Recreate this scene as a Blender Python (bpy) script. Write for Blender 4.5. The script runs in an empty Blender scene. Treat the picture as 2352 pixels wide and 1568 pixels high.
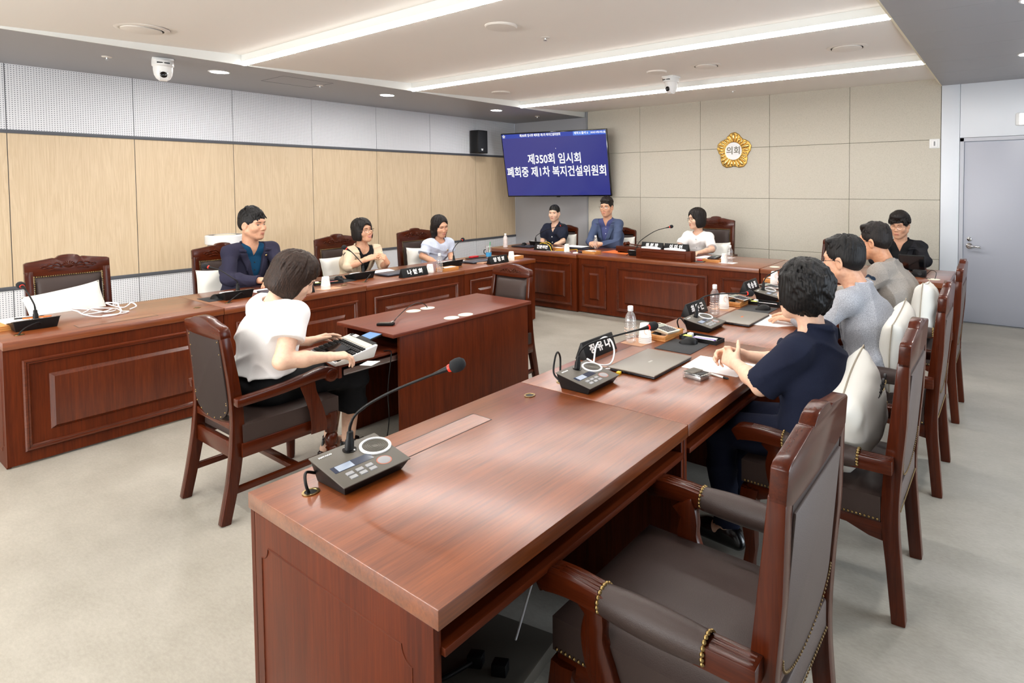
import bpy, bmesh, math, random
import numpy as np
from mathutils import Vector, Matrix
random.seed(7)
SC = bpy.context.scene
COL = SC.collection
R = math.radians

# ------------------------------------------------------------------ camera
cam = bpy.data.cameras.new('camera'); cam_o = bpy.data.objects.new('camera', cam); COL.objects.link(cam_o)
cam.sensor_width = 36.0
cam.lens = 1329.97 / 2352 * 36.0
cam.shift_x = -(1431.61 - 1176.0) / 2352          # a shifted lens keeps the verticals upright
cam.shift_y = (471.43 - 784.0) / 2352
cam.clip_start = 0.05
cam_o.matrix_world = Matrix(((0.8295, -0.0150, 0.5583, 0), (0.5585, 0.0323, -0.8289, 0), (-0.0054, 0.9994, 0.0352, 1.6), (0, 0, 0, 1)))
SC.camera = cam_o
# ------------------------------------------------------------------ exposure and world
SC.view_settings.view_transform = 'Standard'
SC.view_settings.look = 'None'
SC.view_settings.gamma = 1.0
SC.view_settings.exposure = 0.0
SC.view_settings.use_curve_mapping = False
SC.cycles.max_bounces = 8
SC.cycles.diffuse_bounces = 4
SC.cycles.glossy_bounces = 4
SC.cycles.transmission_bounces = 8
SC.cycles.transparent_max_bounces = 8
SC.cycles.caustics_reflective = False
SC.cycles.caustics_refractive = False
SC.cycles.sample_clamp_indirect = 6.0
SC.cycles.use_denoising = True
world = bpy.data.worlds.new('world'); SC.world = world; world.use_nodes = True
world.node_tree.nodes['Background'].inputs[0].default_value = (0.75, 0.85, 1.0, 1)
world.node_tree.nodes['Background'].inputs[1].default_value = 0.6
STRIP_POWER = 128.0      # emission of the ceiling light strips
DOWNLIGHT_POWER = 240.0

def area(name, loc, size, power, color, rot=(0, 0, 0), spread=math.pi):
    l = bpy.data.lights.new(name, 'AREA'); l.shape = 'RECTANGLE'; l.size, l.size_y = size
    l.energy = power; l.color = color; l.spread = spread
    o = bpy.data.objects.new(name, l); COL.objects.link(o); o.location = loc; o.rotation_euler = rot
    return o
# daylight through the windows in the wall behind the photographer
area('window_daylight', (-3.6, -3.90, 1.65), (5.6, 1.6), 110, (0.93, 0.97, 1.0), (R(90), 0, 0))
area('added_ceiling_fill', (-3.6, -3.88, 1.30), (5.6, 1.0), 270, (1.0, 0.98, 0.95), (R(128), 0, 0))   # added fill lamp brightening the ceiling, in place of a bounced flash
area('corridor_daylight', (2.12, 3.0, 1.5), (5.0, 1.6), 170, (0.80, 0.90, 1.0), (0, R(90), 0))

# ------------------------------------------------------------------ helpers
def link_obj(name, me, parent=None, loc=None, rot=None):
    o = bpy.data.objects.new(name, me); COL.objects.link(o)
    if parent is not None: o.parent = parent
    if loc is not None: o.location = loc
    if rot is not None: o.rotation_euler = rot
    return o

def tag(o, label, cat, group=None):
    o['label'] = label; o['category'] = cat
    if group: o['group'] = group
    return o

def thing(name, label, cat, loc=(0, 0, 0), rz=0.0, group=None):
    o = bpy.data.objects.new(name, None); COL.objects.link(o)
    o.empty_display_size = 0.1
    o.location = loc; o.rotation_euler = (0, 0, rz)
    return tag(o, label, cat, group)

def dup(root, loc, rz, label, group=None):
    r = root.copy(); COL.objects.link(r); r.location = loc; r.rotation_euler = (0, 0, rz)
    r['label'] = label
    if group: r['group'] = group
    for ch in list(root.children):
        c = ch.copy(); COL.objects.link(c); c.parent = r
        for g in list(ch.children):
            d = g.copy(); COL.objects.link(d); d.parent = c
    return r

class MB:
    """collects shapes and links them as ONE mesh object"""
    def __init__(s): s.v = []; s.f = []; s.m = []; s.cur = 0
    def add(s, vs, fs):
        n = len(s.v); s.v.extend([tuple(v) for v in vs]); s.f.extend([tuple(i + n for i in f) for f in fs]); s.m.extend([s.cur] * len(fs)); return s
    def mat(s, i): s.cur = i; return s
    def box(s, x0, x1, y0, y1, z0, z1, b=0.0, M=None):
        if b <= 0:
            vs = [(x, y, z) for z in (z0, z1) for y in (y0, y1) for x in (x0, x1)]
            fs = [(0, 2, 3, 1), (4, 5, 7, 6), (0, 1, 5, 4), (2, 6, 7, 3), (0, 4, 6, 2), (1, 3, 7, 5)]
        else:
            bm = bmesh.new(); bmesh.ops.create_cube(bm, size=1.0)
            for v in bm.verts: v.co = Vector(((x0 + x1) / 2 + v.co.x * (x1 - x0), (y0 + y1) / 2 + v.co.y * (y1 - y0), (z0 + z1) / 2 + v.co.z * (z1 - z0)))
            bmesh.ops.bevel(bm, geom=list(bm.edges), offset=b, segments=2, affect='EDGES', profile=0.5)
            bm.verts.index_update()
            vs = [tuple(v.co) for v in bm.verts]; fs = [tuple(v.index for v in f.verts) for f in bm.faces]; bm.free()
        if M is not None: vs = [tuple(M @ Vector(v)) for v in vs]
        return s.add(vs, fs)
    def ring_loft(s, rings, cap=True, closed=False):
        n = len(rings[0]); vs = [p for r in rings for p in r]; fs = []
        m = len(rings)
        for i in range(m if closed else m - 1):
            a = i * n; b = ((i + 1) % m) * n
            for j in range(n):
                k = (j + 1) % n; fs.append((a + j, a + k, b + k, b + j))
        if cap and not closed:
            fs.append(tuple(reversed(range(n)))); fs.append(tuple((m - 1) * n + j for j in range(n)))
        return s.add(vs, fs)
    def lathe(s, prof, n=24, M=None, cap=True):
        rings = []
        for r, z in prof:
            rings.append([(r * math.cos(2 * math.pi * j / n), r * math.sin(2 * math.pi * j / n), z) for j in range(n)])
        if M is not None: rings = [[tuple(M @ Vector(p)) for p in r] for r in rings]
        return s.ring_loft(rings, cap)
    def tube(s, pts, r, n=8, cap=True, closed=False, flat=1.0):
        pts = [Vector(p) for p in pts]; m = len(pts)
        rad = r if isinstance(r, (list, tuple)) else [r] * m
        rings = []; up = None
        for i in range(m):
            a = pts[(i - 1) % m] if (closed or i > 0) else pts[0]
            b = pts[(i + 1) % m] if (closed or i < m - 1) else pts[-1]
            t = (b - a).normalized()
            if up is None:
                up = Vector((0, 0, 1)) if abs(t.z) < 0.9 else Vector((1, 0, 0))
            x = up - t * up.dot(t)
            if x.length < 1e-6: x = t.orthogonal()
            x.normalize(); y = t.cross(x); up = x
            rings.append([tuple(pts[i] + (x * math.cos(2 * math.pi * j / n) * flat + y * math.sin(2 * math.pi * j / n)) * rad[i]) for j in range(n)])
        return s.ring_loft(rings, cap, closed)
    def prism(s, poly, axis, a0, a1):
        """polygon in the plane across the axis, pushed from a0 to a1. axis x: (y,z), y: (x,z), z: (x,y)"""
        def P(p, a):
            return {'x': (a, p[0], p[1]), 'y': (p[0], a, p[1]), 'z': (p[0], p[1], a)}[axis]
        n = len(poly); vs = [P(p, a0) for p in poly] + [P(p, a1) for p in poly]
        fs = [(j, (j + 1) % n, n + (j + 1) % n, n + j) for j in range(n)] + [tuple(reversed(range(n))), tuple(n + j for j in range(n))]
        return s.add(vs, fs)
    def ball(s, c, r, nu=12, nv=8, M=None):
        rx, ry, rz = r if isinstance(r, (list, tuple)) else (r, r, r)
        vs = [(c[0], c[1], c[2] - rz)]; fs = []
        for i in range(1, nv):
            t = -math.pi / 2 + math.pi * i / nv
            for j in range(nu):
                a = 2 * math.pi * j / nu
                vs.append((c[0] + rx * math.cos(t) * math.cos(a), c[1] + ry * math.cos(t) * math.sin(a), c[2] + rz * math.sin(t)))
        vs.append((c[0], c[1], c[2] + rz)); top = len(vs) - 1
        for j in range(nu): fs.append((0, 1 + (j + 1) % nu, 1 + j))
        for i in range(nv - 2):
            for j in range(nu):
                a = 1 + i * nu; k = (j + 1) % nu; fs.append((a + j, a + k, a + nu + k, a + nu + j))
        a = 1 + (nv - 2) * nu
        for j in range(nu): fs.append((a + j, a + (j + 1) % nu, top))
        if M is not None: vs = [tuple(M @ Vector(v)) for v in vs]
        return s.add(vs, fs)
    def mesh(s, name, mats, smooth=35, bevel=0.0):
        me = bpy.data.meshes.new(name)
        me.from_pydata(s.v, [], s.f)
        mats = mats if isinstance(mats, (list, tuple)) else [mats]
        for m in mats: me.materials.append(m)
        if len(mats) > 1: me.polygons.foreach_set('material_index', s.m)
        bm = bmesh.new(); bm.from_mesh(me)
        bmesh.ops.recalc_face_normals(bm, faces=bm.faces)
        if bevel > 0:
            es = [e for e in bm.edges if len(e.link_faces) == 2 and e.calc_face_angle(0) > R(40)]
            bmesh.ops.bevel(bm, geom=es, offset=bevel, segments=2, affect='EDGES', profile=0.5, clamp_overlap=True)
        bm.to_mesh(me); bm.free()
        if smooth:
            me.shade_smooth(); me.set_sharp_from_angle(angle=R(smooth))
        me.update(); return me
    def build(s, name, mats, parent=None, loc=None, rot=None, smooth=35, bevel=0.0):
        return link_obj(name, s.mesh(name, mats, smooth, bevel), parent, loc, rot)

def struct(o):
    o['kind'] = 'structure'; return o

def smooth_path(pts, n=8):
    """Catmull-Rom through the points"""
    P = [Vector(p) for p in pts]; P = [P[0] * 2 - P[1]] + P + [P[-1] * 2 - P[-2]]; out = []
    for i in range(1, len(P) - 2):
        for k in range(n):
            t = k / n
            a, b, c, d = P[i - 1], P[i], P[i + 1], P[i + 2]
            out.append(0.5 * ((2 * b) + (c - a) * t + (2 * a - 5 * b + 4 * c - d) * t * t + (3 * b - a - 3 * c + d) * t ** 3))
    out.append(P[-2]); return out

def text_mesh(name, body, size, mat, parent, M, extrude=0.0008, bold=0.0, align='CENTER', space=1.0, sx=1.0):
    cu = bpy.data.curves.new(name, 'FONT'); cu.body = body; cu.size = size; cu.extrude = extrude; cu.offset = bold
    cu.align_x = align; cu.align_y = 'CENTER'; cu.space_character = space; cu.resolution_u = 3
    o = bpy.data.objects.new(name + '_curve', cu); COL.objects.link(o)
    dg = bpy.context.evaluated_depsgraph_get(); dg.update()
    me = bpy.data.meshes.new_from_object(o.evaluated_get(dg)); me.name = name
    bpy.data.objects.remove(o); bpy.data.curves.remove(cu)
    me.materials.clear(); me.materials.append(mat)
    me.transform(M @ Matrix.Diagonal((sx, 1, 1, 1)))
    return link_obj(name, me, parent)

def frame(o, x, y):
    """matrix whose columns are x, y and x cross y, at o: text lies in its xy plane"""
    x = Vector(x).normalized(); y = Vector(y); y = (y - x * y.dot(x)).normalized(); z = x.cross(y)
    return Matrix(((x[0], y[0], z[0], o[0]), (x[1], y[1], z[1], o[1]), (x[2], y[2], z[2], o[2]), (0, 0, 0, 1)))

# ------------------------------------------------------------------ materials
def srgb(r, g, b):
    f = lambda c: (c / 255 / 12.92) if c / 255 <= 0.04045 else ((c / 255 + 0.055) / 1.055) ** 2.4
    return (f(r), f(g), f(b), 1)

class NT:
    def __init__(s, name):
        s.m = bpy.data.materials.new(name); s.m.use_nodes = True; s.t = s.m.node_tree; s.b = s.t.nodes['Principled BSDF']
    def n(s, typ, **kw):
        x = s.t.nodes.new(typ)
        for k, v in kw.items():
            if k in x.bl_rna.properties: setattr(x, k, v)
            else: x.inputs[k].default_value = v
        return x
    def l(s, a, b): s.t.links.new(a, b)
    def coord(s, scale=(1, 1, 1), kind='Object', rot=(0, 0, 0)):
        c = s.n('ShaderNodeTexCoord'); mp = s.n('ShaderNodeMapping'); mp.inputs['Scale'].default_value = scale; mp.inputs['Rotation'].default_value = rot
        s.l(c.outputs[kind], mp.inputs[0]); return mp.outputs[0]
    def ramp(s, fac, stops):
        r = s.n('ShaderNodeValToRGB'); s.l(fac, r.inputs[0])
        while len(r.color_ramp.elements) < len(stops): r.color_ramp.elements.new(0.5)
        for e, (p, c) in zip(r.color_ramp.elements, stops): e.position = p; e.color = c
        return r.outputs[0]
    def bump(s, h, strength=0.2, dist=0.002):
        b = s.n('ShaderNodeBump'); b.inputs['Strength'].default_value = strength; b.inputs['Distance'].default_value = dist
        s.l(h, b.inputs['Height']); s.l(b.outputs[0], s.b.inputs['Normal']); return b

def plain(name, col, rough=0.5, metal=0.0, coat=0.0, spec=None, emit=None, estr=0.0, noise=0.0, nscale=40, bump=0.0, bscale=200, sheen=0.0):
    t = NT(name); b = t.b
    b.inputs['Base Color'].default_value = col; b.inputs['Roughness'].default_value = rough; b.inputs['Metallic'].default_value = metal
    b.inputs['Coat Weight'].default_value = coat; b.inputs['Coat Roughness'].default_value = 0.1
    if sheen: b.inputs['Sheen Weight'].default_value = sheen
    if spec is not None: b.inputs['Specular IOR Level'].default_value = spec
    if emit is not None:
        b.inputs['Emission Color'].default_value = emit; b.inputs['Emission Strength'].default_value = estr
    if noise > 0:
        nz = t.n('ShaderNodeTexNoise', Scale=nscale, Detail=4.0); t.l(t.coord(), nz.inputs['Vector'])
        d = tuple(c * (1 - noise) for c in col[:3]) + (1,); u = tuple(min(1, c * (1 + noise)) for c in col[:3]) + (1,)
        t.l(t.ramp(nz.outputs[0], [(0.3, d), (0.7, u)]), b.inputs['Base Color'])
    if bump > 0:
        nz = t.n('ShaderNodeTexNoise', Scale=bscale, Detail=3.0); t.l(t.coord(), nz.inputs['Vector']); t.bump(nz.outputs[0], bump)
    return t.m

def wood(name, dark, light, axis, rough=0.3, scale=1.0, coat=0.3, spec=0.5, coat_rough=0.2, fine=1.0):
    t = NT(name); k = {'x': (0.7, 14, 14), 'y': (14, 0.7, 14), 'z': (14, 14, 0.7)}[axis]
    k = tuple(v * scale for v in k)
    vec = t.coord(k)
    n1 = t.n('ShaderNodeTexNoise', Scale=1.0, Detail=5.0, Roughness=0.6, Distortion=0.4); t.l(vec, n1.inputs['Vector'])
    vec2 = t.coord(tuple(v * 9 for v in k))
    n2 = t.n('ShaderNodeTexNoise', Scale=1.0, Detail=3.0, Roughness=0.6); t.l(vec2, n2.inputs['Vector'])
    mx = t.n('ShaderNodeMath', operation='MULTIPLY_ADD'); t.l(n2.outputs[0], mx.inputs[0]); mx.inputs[1].default_value = 0.45 * fine; 
    ad = t.n('ShaderNodeMath', operation='MULTIPLY'); t.l(n1.outputs[0], ad.inputs[0]); ad.inputs[1].default_value = 1 - 0.45 * fine
    t.l(ad.outputs[0], mx.inputs[2])
    t.l(t.ramp(mx.outputs[0], [(0.3, dark), (0.7, light)]), t.b.inputs['Base Color'])
    t.b.inputs['Roughness'].default_value = rough; t.b.inputs['Coat Weight'].default_value = coat; t.b.inputs['Coat Roughness'].default_value = coat_rough
    t.b.inputs['Specular IOR Level'].default_value = spec
    return t.m

M = {}
D1, D2 = srgb(62, 20, 5), srgb(104, 42, 13)
T1, T2 = srgb(92, 38, 8), srgb(146, 74, 26)
for ax in 'xyz':
    M['mah_' + ax] = wood('mahogany_' + ax, D1, D2, ax, rough=0.42, coat=0.0, spec=0.18)
    M['mould_' + ax] = wood('mahogany_gloss_' + ax, D1, D2, ax, rough=0.26, coat=0.3, spec=0.5, coat_rough=.15)
    M['matt_' + ax] = wood('centre_desk_wood_' + ax, srgb(84, 30, 12), srgb(122, 54, 30), ax, rough=0.45, coat=0.25, coat_rough=0.35, spec=.3)
    M['top_' + ax] = wood('desktop_wood_' + ax, T1, T2, ax, rough=0.36, coat=1.0, coat_rough=0.26)
    M['chair_' + ax] = wood('chair_wood_' + ax, srgb(50, 16, 5), srgb(86, 33, 11), ax, rough=0.24, coat=0.12, coat_rough=0.12, scale=1.6, spec=0.25)
    M['box_' + ax] = wood('light_box_wood_' + ax, srgb(190, 122, 58), srgb(222, 160, 92), ax, rough=0.4, coat=0.1, scale=3)
M['leather'] = plain('brown_leather', srgb(58, 45, 41), 0.45, spec=.35, bump=0.25, bscale=350, noise=0.06, nscale=8)
M['leather_back'] = plain('grey_brown_leather', srgb(84, 70, 65), 0.5, bump=0.25, bscale=350)
M['brass'] = plain('antique_brass', srgb(150, 126, 82), 0.32, 1.0)
M['bronze'] = plain('dull_bronze', srgb(104, 84, 56), 0.4, 0.9)
M['gold'] = plain('polished_gold', srgb(240, 208, 134), 0.22, 1.0)
M['gold_dark'] = plain('satin_gold', srgb(206, 168, 92), 0.4, 1.0)
M['black'] = plain('black_plastic', srgb(17, 17, 18), 0.45, spec=.25)
M['leather_dark'] = plain('dark_brown_leather', srgb(50, 40, 37), 0.6, spec=.15, bump=0.25, bscale=350)
M['black_gloss'] = plain('black_gloss', srgb(12, 12, 14), 0.12)
M['foam'] = plain('mic_foam', srgb(26, 28, 31), 0.95, bump=0.6, bscale=500)
M['rubber'] = plain('black_rubber_mat', srgb(38, 39, 41), 0.75, noise=0.1, nscale=200)
M['red_ring'] = plain('red_ring', srgb(216, 44, 30), 0.4, emit=srgb(255, 60, 40), estr=0.6)
M['device_top'] = plain('device_grey_face', srgb(92, 87, 79), 0.45, spec=.3)
M['device_glass'] = plain('device_screen', srgb(48, 56, 74), 0.06)
M['device_lcd'] = plain('device_pale_window', srgb(150, 162, 180), 0.2)
M['white_plastic'] = plain('white_plastic', srgb(236, 236, 234), 0.35)
M['white_gloss'] = plain('white_gloss', srgb(240, 240, 240), 0.15)
M['white_ink'] = plain('white_lettering', srgb(245, 245, 245), 0.5)
M['dark_ink'] = plain('dark_lettering', srgb(40, 38, 40), 0.5)
M['grey_ink'] = plain('bronze_lettering', srgb(112, 106, 90), 0.4)
M['paper'] = plain('white_paper', srgb(244, 244, 246), 0.8)
M['cup'] = plain('paper_cup', srgb(246, 243, 238), 0.7)
M['peach'] = plain('peach_print', srgb(246, 205, 180), 0.7)
M['laptop'] = plain('laptop_grey', srgb(138, 132, 124), 0.38, 0.35)
M['laptop_blue'] = plain('laptop_slate', srgb(74, 78, 92), 0.38, 0.3)
M['laptop_dark'] = plain('laptop_dark', srgb(38, 38, 46), 0.4, 0.2)
M['silver'] = plain('brushed_silver', srgb(190, 190, 188), 0.28, 1.0)
M['chrome'] = plain('chrome', srgb(205, 205, 205), 0.12, 1.0)
M['yellow'] = plain('yellow_plastic', srgb(236, 196, 40), 0.5)
M['orange'] = plain('orange_card', srgb(226, 112, 44), 0.6)
M['orange_paper'] = plain('tan_folder_paper', srgb(190, 146, 116), 0.7)
M['red'] = plain('red_plastic', srgb(190, 28, 38), 0.4)
M['green'] = plain('green_plastic', srgb(60, 180, 110), 0.4)
M['lime'] = plain('lime_note', srgb(214, 220, 100), 0.7)
M['purple'] = plain('purple_plastic', srgb(130, 90, 190), 0.4)
M['pink'] = plain('pink_plastic', srgb(226, 90, 140), 0.5)
M['cream_key'] = plain('calculator_cream', srgb(226, 214, 190), 0.5)
M['dark_key'] = plain('dark_keys', srgb(58, 58, 62), 0.5)
M['grey_key'] = plain('grey_keys', srgb(150, 150, 152), 0.5)
M['lcd'] = plain('calculator_display', srgb(150, 158, 146), 0.25)
M['cable_white'] = plain('white_cable', srgb(238, 238, 240), 0.45)
M['cable_grey'] = plain('grey_cable', srgb(170, 172, 176), 0.45)
M['pillow'] = plain('cream_pillow_cloth', srgb(246, 244, 236), 0.9, bump=0.5, bscale=900, sheen=0.2)
M['piping'] = plain('tan_piping', srgb(176, 164, 146), 0.9)
M['disc_cream'] = plain('cream_cap', srgb(226, 220, 200), 0.5)
M['steel_blue'] = plain('door_grey_paint', srgb(176, 179, 190), 0.35)
M['door_frame'] = plain('door_frame_paint', srgb(190, 192, 200), 0.4)
M['door_gap'] = plain('door_gap', srgb(60, 62, 68), 0.6)

def glass(name, col=(1, 1, 1, 1), rough=0.02, ior=1.2):
    t = NT(name); t.b.inputs['Base Color'].default_value = col; t.b.inputs['Transmission Weight'].default_value = 1.0
    t.b.inputs['Roughness'].default_value = rough; t.b.inputs['IOR'].default_value = ior; return t.m
def thin_plastic(nm, haze, refl):
    t = NT(nm); tr = t.n('ShaderNodeBsdfTransparent'); gl = t.n('ShaderNodeBsdfGlossy', Roughness=.06); df = t.n('ShaderNodeBsdfDiffuse'); df.inputs[0].default_value = (.9, .9, .92, 1)
    lw = t.n('ShaderNodeLayerWeight', Blend=.35); m1 = t.n('ShaderNodeMixShader'); m2 = t.n('ShaderNodeMixShader'); mr = t.n('ShaderNodeMath', operation='MULTIPLY_ADD')
    t.l(lw.outputs['Facing'], mr.inputs[0]); mr.inputs[1].default_value = .45; mr.inputs[2].default_value = refl; t.l(mr.outputs[0], m2.inputs[0]); m1.inputs[0].default_value = haze
    t.l(tr.outputs[0], m1.inputs[1]); t.l(df.outputs[0], m1.inputs[2]); t.l(m1.outputs[0], m2.inputs[1]); t.l(gl.outputs[0], m2.inputs[2]); t.l(m2.outputs[0], t.t.nodes['Material Output'].inputs[0]); return t.m
M['pet'] = thin_plastic('clear_bottle_plastic', .10, .06)
M['clear'] = thin_plastic('clear_plastic', .12, .08)
M['milky'] = plain('milky_bottle', srgb(236, 226, 222), 0.3)
t = NT('spectacle_lens'); tr = t.n('ShaderNodeBsdfTransparent'); gl_ = t.n('ShaderNodeBsdfGlossy', Roughness=0.03); mxs = t.n('ShaderNodeMixShader'); mxs.inputs[0].default_value = .07
t.l(tr.outputs[0], mxs.inputs[1]); t.l(gl_.outputs[0], mxs.inputs[2]); t.l(mxs.outputs[0], t.t.nodes['Material Output'].inputs[0]); M['lens'] = t.m

# room finishes
t = NT('perforated_white_panel')
sep = t.n('ShaderNodeSeparateXYZ'); t.l(t.coord(), sep.inputs[0])
def _dots(t, u, v, pitch, rad):
    fr = []
    for w in (u, v):
        a = t.n('ShaderNodeMath', operation='DIVIDE'); t.l(w, a.inputs[0]); a.inputs[1].default_value = pitch
        f = t.n('ShaderNodeMath', operation='FRACT'); t.l(a.outputs[0], f.inputs[0])
        c = t.n('ShaderNodeMath', operation='SUBTRACT'); t.l(f.outputs[0], c.inputs[0]); c.inputs[1].default_value = 0.5
        q = t.n('ShaderNodeMath', operation='MULTIPLY'); t.l(c.outputs[0], q.inputs[0]); t.l(c.outputs[0], q.inputs[1]); fr.append(q.outputs[0])
    a = t.n('ShaderNodeMath', operation='ADD'); t.l(fr[0], a.inputs[0]); t.l(fr[1], a.inputs[1])
    l = t.n('ShaderNodeMath', operation='LESS_THAN'); t.l(a.outputs[0], l.inputs[0]); l.inputs[1].default_value = (rad / pitch) ** 2
    return l.outputs[0]
d = _dots(t, sep.outputs['Y'], sep.outputs['Z'], 0.0185, 0.0042)
t.l(t.ramp(d, [(0.0, srgb(236, 237, 241)), (1.0, srgb(128, 132, 140))]), t.b.inputs['Base Color'])
t.b.inputs['Roughness'].default_value = 0.6
M['perf'] = t.m

t = NT('light_oak_panel')
vec = t.coord((7, 7, 0.55))
w = t.n('ShaderNodeTexNoise', Scale=1.0, Detail=5.0, Roughness=0.62, Distortion=1.2); t.l(vec, w.inputs['Vector'])
sin = t.n('ShaderNodeMath', operation='MULTIPLY'); t.l(w.outputs[0], sin.inputs[0]); sin.inputs[1].default_value = 46.0
sn = t.n('ShaderNodeMath', operation='SINE'); t.l(sin.outputs[0], sn.inputs[0])
f2 = t.n('ShaderNodeTexNoise', Scale=1.0, Detail=3.0, Roughness=0.6); t.l(t.coord((160, 160, 3)), f2.inputs['Vector'])
ma = t.n('ShaderNodeMath', operation='MULTIPLY_ADD'); t.l(sn.outputs[0], ma.inputs[0]); ma.inputs[1].default_value = 0.08
t.l(f2.outputs[0], ma.inputs[2])
t.l(t.ramp(ma.outputs[0], [(0.25, srgb(206, 181, 146)), (0.75, srgb(225, 203, 171))]), t.b.inputs['Base Color'])
t.b.inputs['Roughness'].default_value = 0.5
M['oak'] = t.m

t = NT('woven_wall_fabric')
n = t.n('ShaderNodeTexNoise', Scale=1.0, Detail=4.0); t.l(t.coord((90, 90, 420)), n.inputs['Vector'])
n2 = t.n('ShaderNodeTexNoise', Scale=1.0, Detail=4.0); t.l(t.coord((420, 90, 90)), n2.inputs['Vector'])
ad = t.n('ShaderNodeMath', operation='ADD'); t.l(n.outputs[0], ad.inputs[0]); t.l(n2.outputs[0], ad.inputs[1])
t.l(t.ramp(ad.outputs[0], [(0.75, srgb(183, 177, 162)), (1.0, srgb(203, 197, 183))]), t.b.inputs['Base Color'])
t.b.inputs['Roughness'].default_value = 0.9; t.bump(ad.outputs[0], 0.3, 0.002)
M['fabric_wall'] = t.m

t = NT('mottled_vinyl_floor')
n = t.n('ShaderNodeTexNoise', Scale=2.2, Detail=7.0, Roughness=0.65); t.l(t.coord((1, 1.6, 1)), n.inputs['Vector'])
n2 = t.n('ShaderNodeTexNoise', Scale=40.0, Detail=4.0, Roughness=0.7); t.l(t.coord((1, 2.5, 1)), n2.inputs['Vector'])
br = t.n('ShaderNodeTexBrick'); t.l(t.coord((1, 1, 1)), br.inputs['Vector'])
br.inputs['Scale'].default_value = 1.0; br.inputs['Brick Width'].default_value = 0.9; br.inputs['Row Height'].default_value = 0.9; br.inputs['Mortar Size'].default_value = 0.0; br.offset = 0.5
br.inputs['Color1'].default_value = (0.42, 0.42, 0.42, 1); br.inputs['Color2'].default_value = (0.58, 0.58, 0.58, 1)
mx = t.n('ShaderNodeMath', operation='MULTIPLY_ADD'); t.l(n2.outputs[0], mx.inputs[0]); mx.inputs[1].default_value = 0.35
m2 = t.n('ShaderNodeMath', operation='MULTIPLY_ADD'); t.l(n.outputs[0], m2.inputs[0]); m2.inputs[1].default_value = 0.55
bw = t.n('ShaderNodeMath', operation='MULTIPLY'); t.l(br.outputs['Color'], bw.inputs[0]); bw.inputs[1].default_value = 0.12
t.l(bw.outputs[0], m2.inputs[2]); t.l(m2.outputs[0], mx.inputs[2])
t.l(t.ramp(mx.outputs[0], [(0.32, srgb(143, 138, 126)), (0.7, srgb(179, 174, 163))]), t.b.inputs['Base Color'])
t.b.inputs['Roughness'].default_value = 0.33; t.b.inputs['Specular IOR Level'].default_value = 0.45
t.bump(n2.outputs[0], 0.08, 0.002)
M['floor'] = t.m
M['ceiling'] = plain('beige_ceiling_paper', srgb(240, 236, 230), 0.85, bump=0.1, bscale=120)
M['fascia'] = plain('pale_fascia_paint', srgb(233, 235, 232), 0.7)
M['soffit'] = plain('grey_soffit', srgb(150, 149, 152), 0.45)
M['trim_dark'] = plain('charcoal_trim', srgb(84, 86, 92), 0.5)
M['grey_wall'] = plain('grey_wall_paint', srgb(172, 172, 176), 0.6)
M['white_wall'] = plain('white_wall_panel', srgb(226, 231, 238), 0.4)
M['groove'] = plain('panel_groove', srgb(120, 116, 106), 0.9)
M['white_disc'] = plain('white_diffuser_metal', srgb(228, 222, 214), 0.5)
M['dark_slot'] = plain('dark_slot', srgb(110, 114, 122), 0.6)
M['strip'] = plain('light_strip', (1, 1, 1, 1), 0.5, emit=(1.0, 0.975, 0.94, 1), estr=STRIP_POWER)
M['strip_edge'] = plain('light_strip_edge', (1, 1, 1, 1), 0.5, emit=(1.0, 0.985, 0.96, 1), estr=4.0)
M['lamp'] = plain('downlight_glow', (1, 1, 1, 1), 0.5, emit=(1.0, 0.98, 0.95, 1), estr=DOWNLIGHT_POWER)
M['sky_pane'] = glass('window_pane', (1, 1, 1, 1), 0.0, 1.02)
# ------------------------------------------------------------------ room shell
XL, YB, XR, YF = -7.531, 7.66, 2.2, -4.0
ZS, ZC = 2.722, 2.812
SX0, SX1 = -5.915, -0.700          # raised ceiling between the two soffits
struct(MB().box(XL - .1, XR + .1, YF - .1, YB + .1, -0.1, 0.0).build('floor', M['floor'], smooth=0))

# left wall: perforated panels, oak panels, perforated panels, with dark trims between
JY = [1.2437 + 0.9142 * k for k in range(-6, 7)]
wl = MB()
wl.mat(0).box(XL - .1, XL - .006, YF, YB, 0, 3.0)
for k in range(len(JY) + 1):
    y0 = (JY[k - 1] if k > 0 else YF) + .003; y1 = (JY[k] if k < len(JY) else YB) - .003
    if y1 - y0 < .02: continue
    wl.mat(1).box(XL - .012, XL, y0, y1, 2.128, 2.78)
    wl.mat(2).box(XL - .012, XL, y0, y1, 0.706, 2.100)
    wl.mat(1).box(XL - .012, XL, y0, y1, 0.08, 0.676)
struct(wl.build('wall_left', [M['trim_dark'], M['perf'], M['oak']], smooth=0))
struct(MB().box(XL - .005, XL + .012, YF, YB, 2.098, 2.130, .002).build('trim_1', M['trim_dark']))
struct(MB().box(XL - .005, XL + .012, YF, YB, 0.674, 0.708, .002).build('trim_2', M['trim_dark']))
struct(MB().box(XL - .005, XL + .012, YF, YB, 0.0, 0.08, .002).build('baseboard_left', M['trim_dark']))

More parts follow.
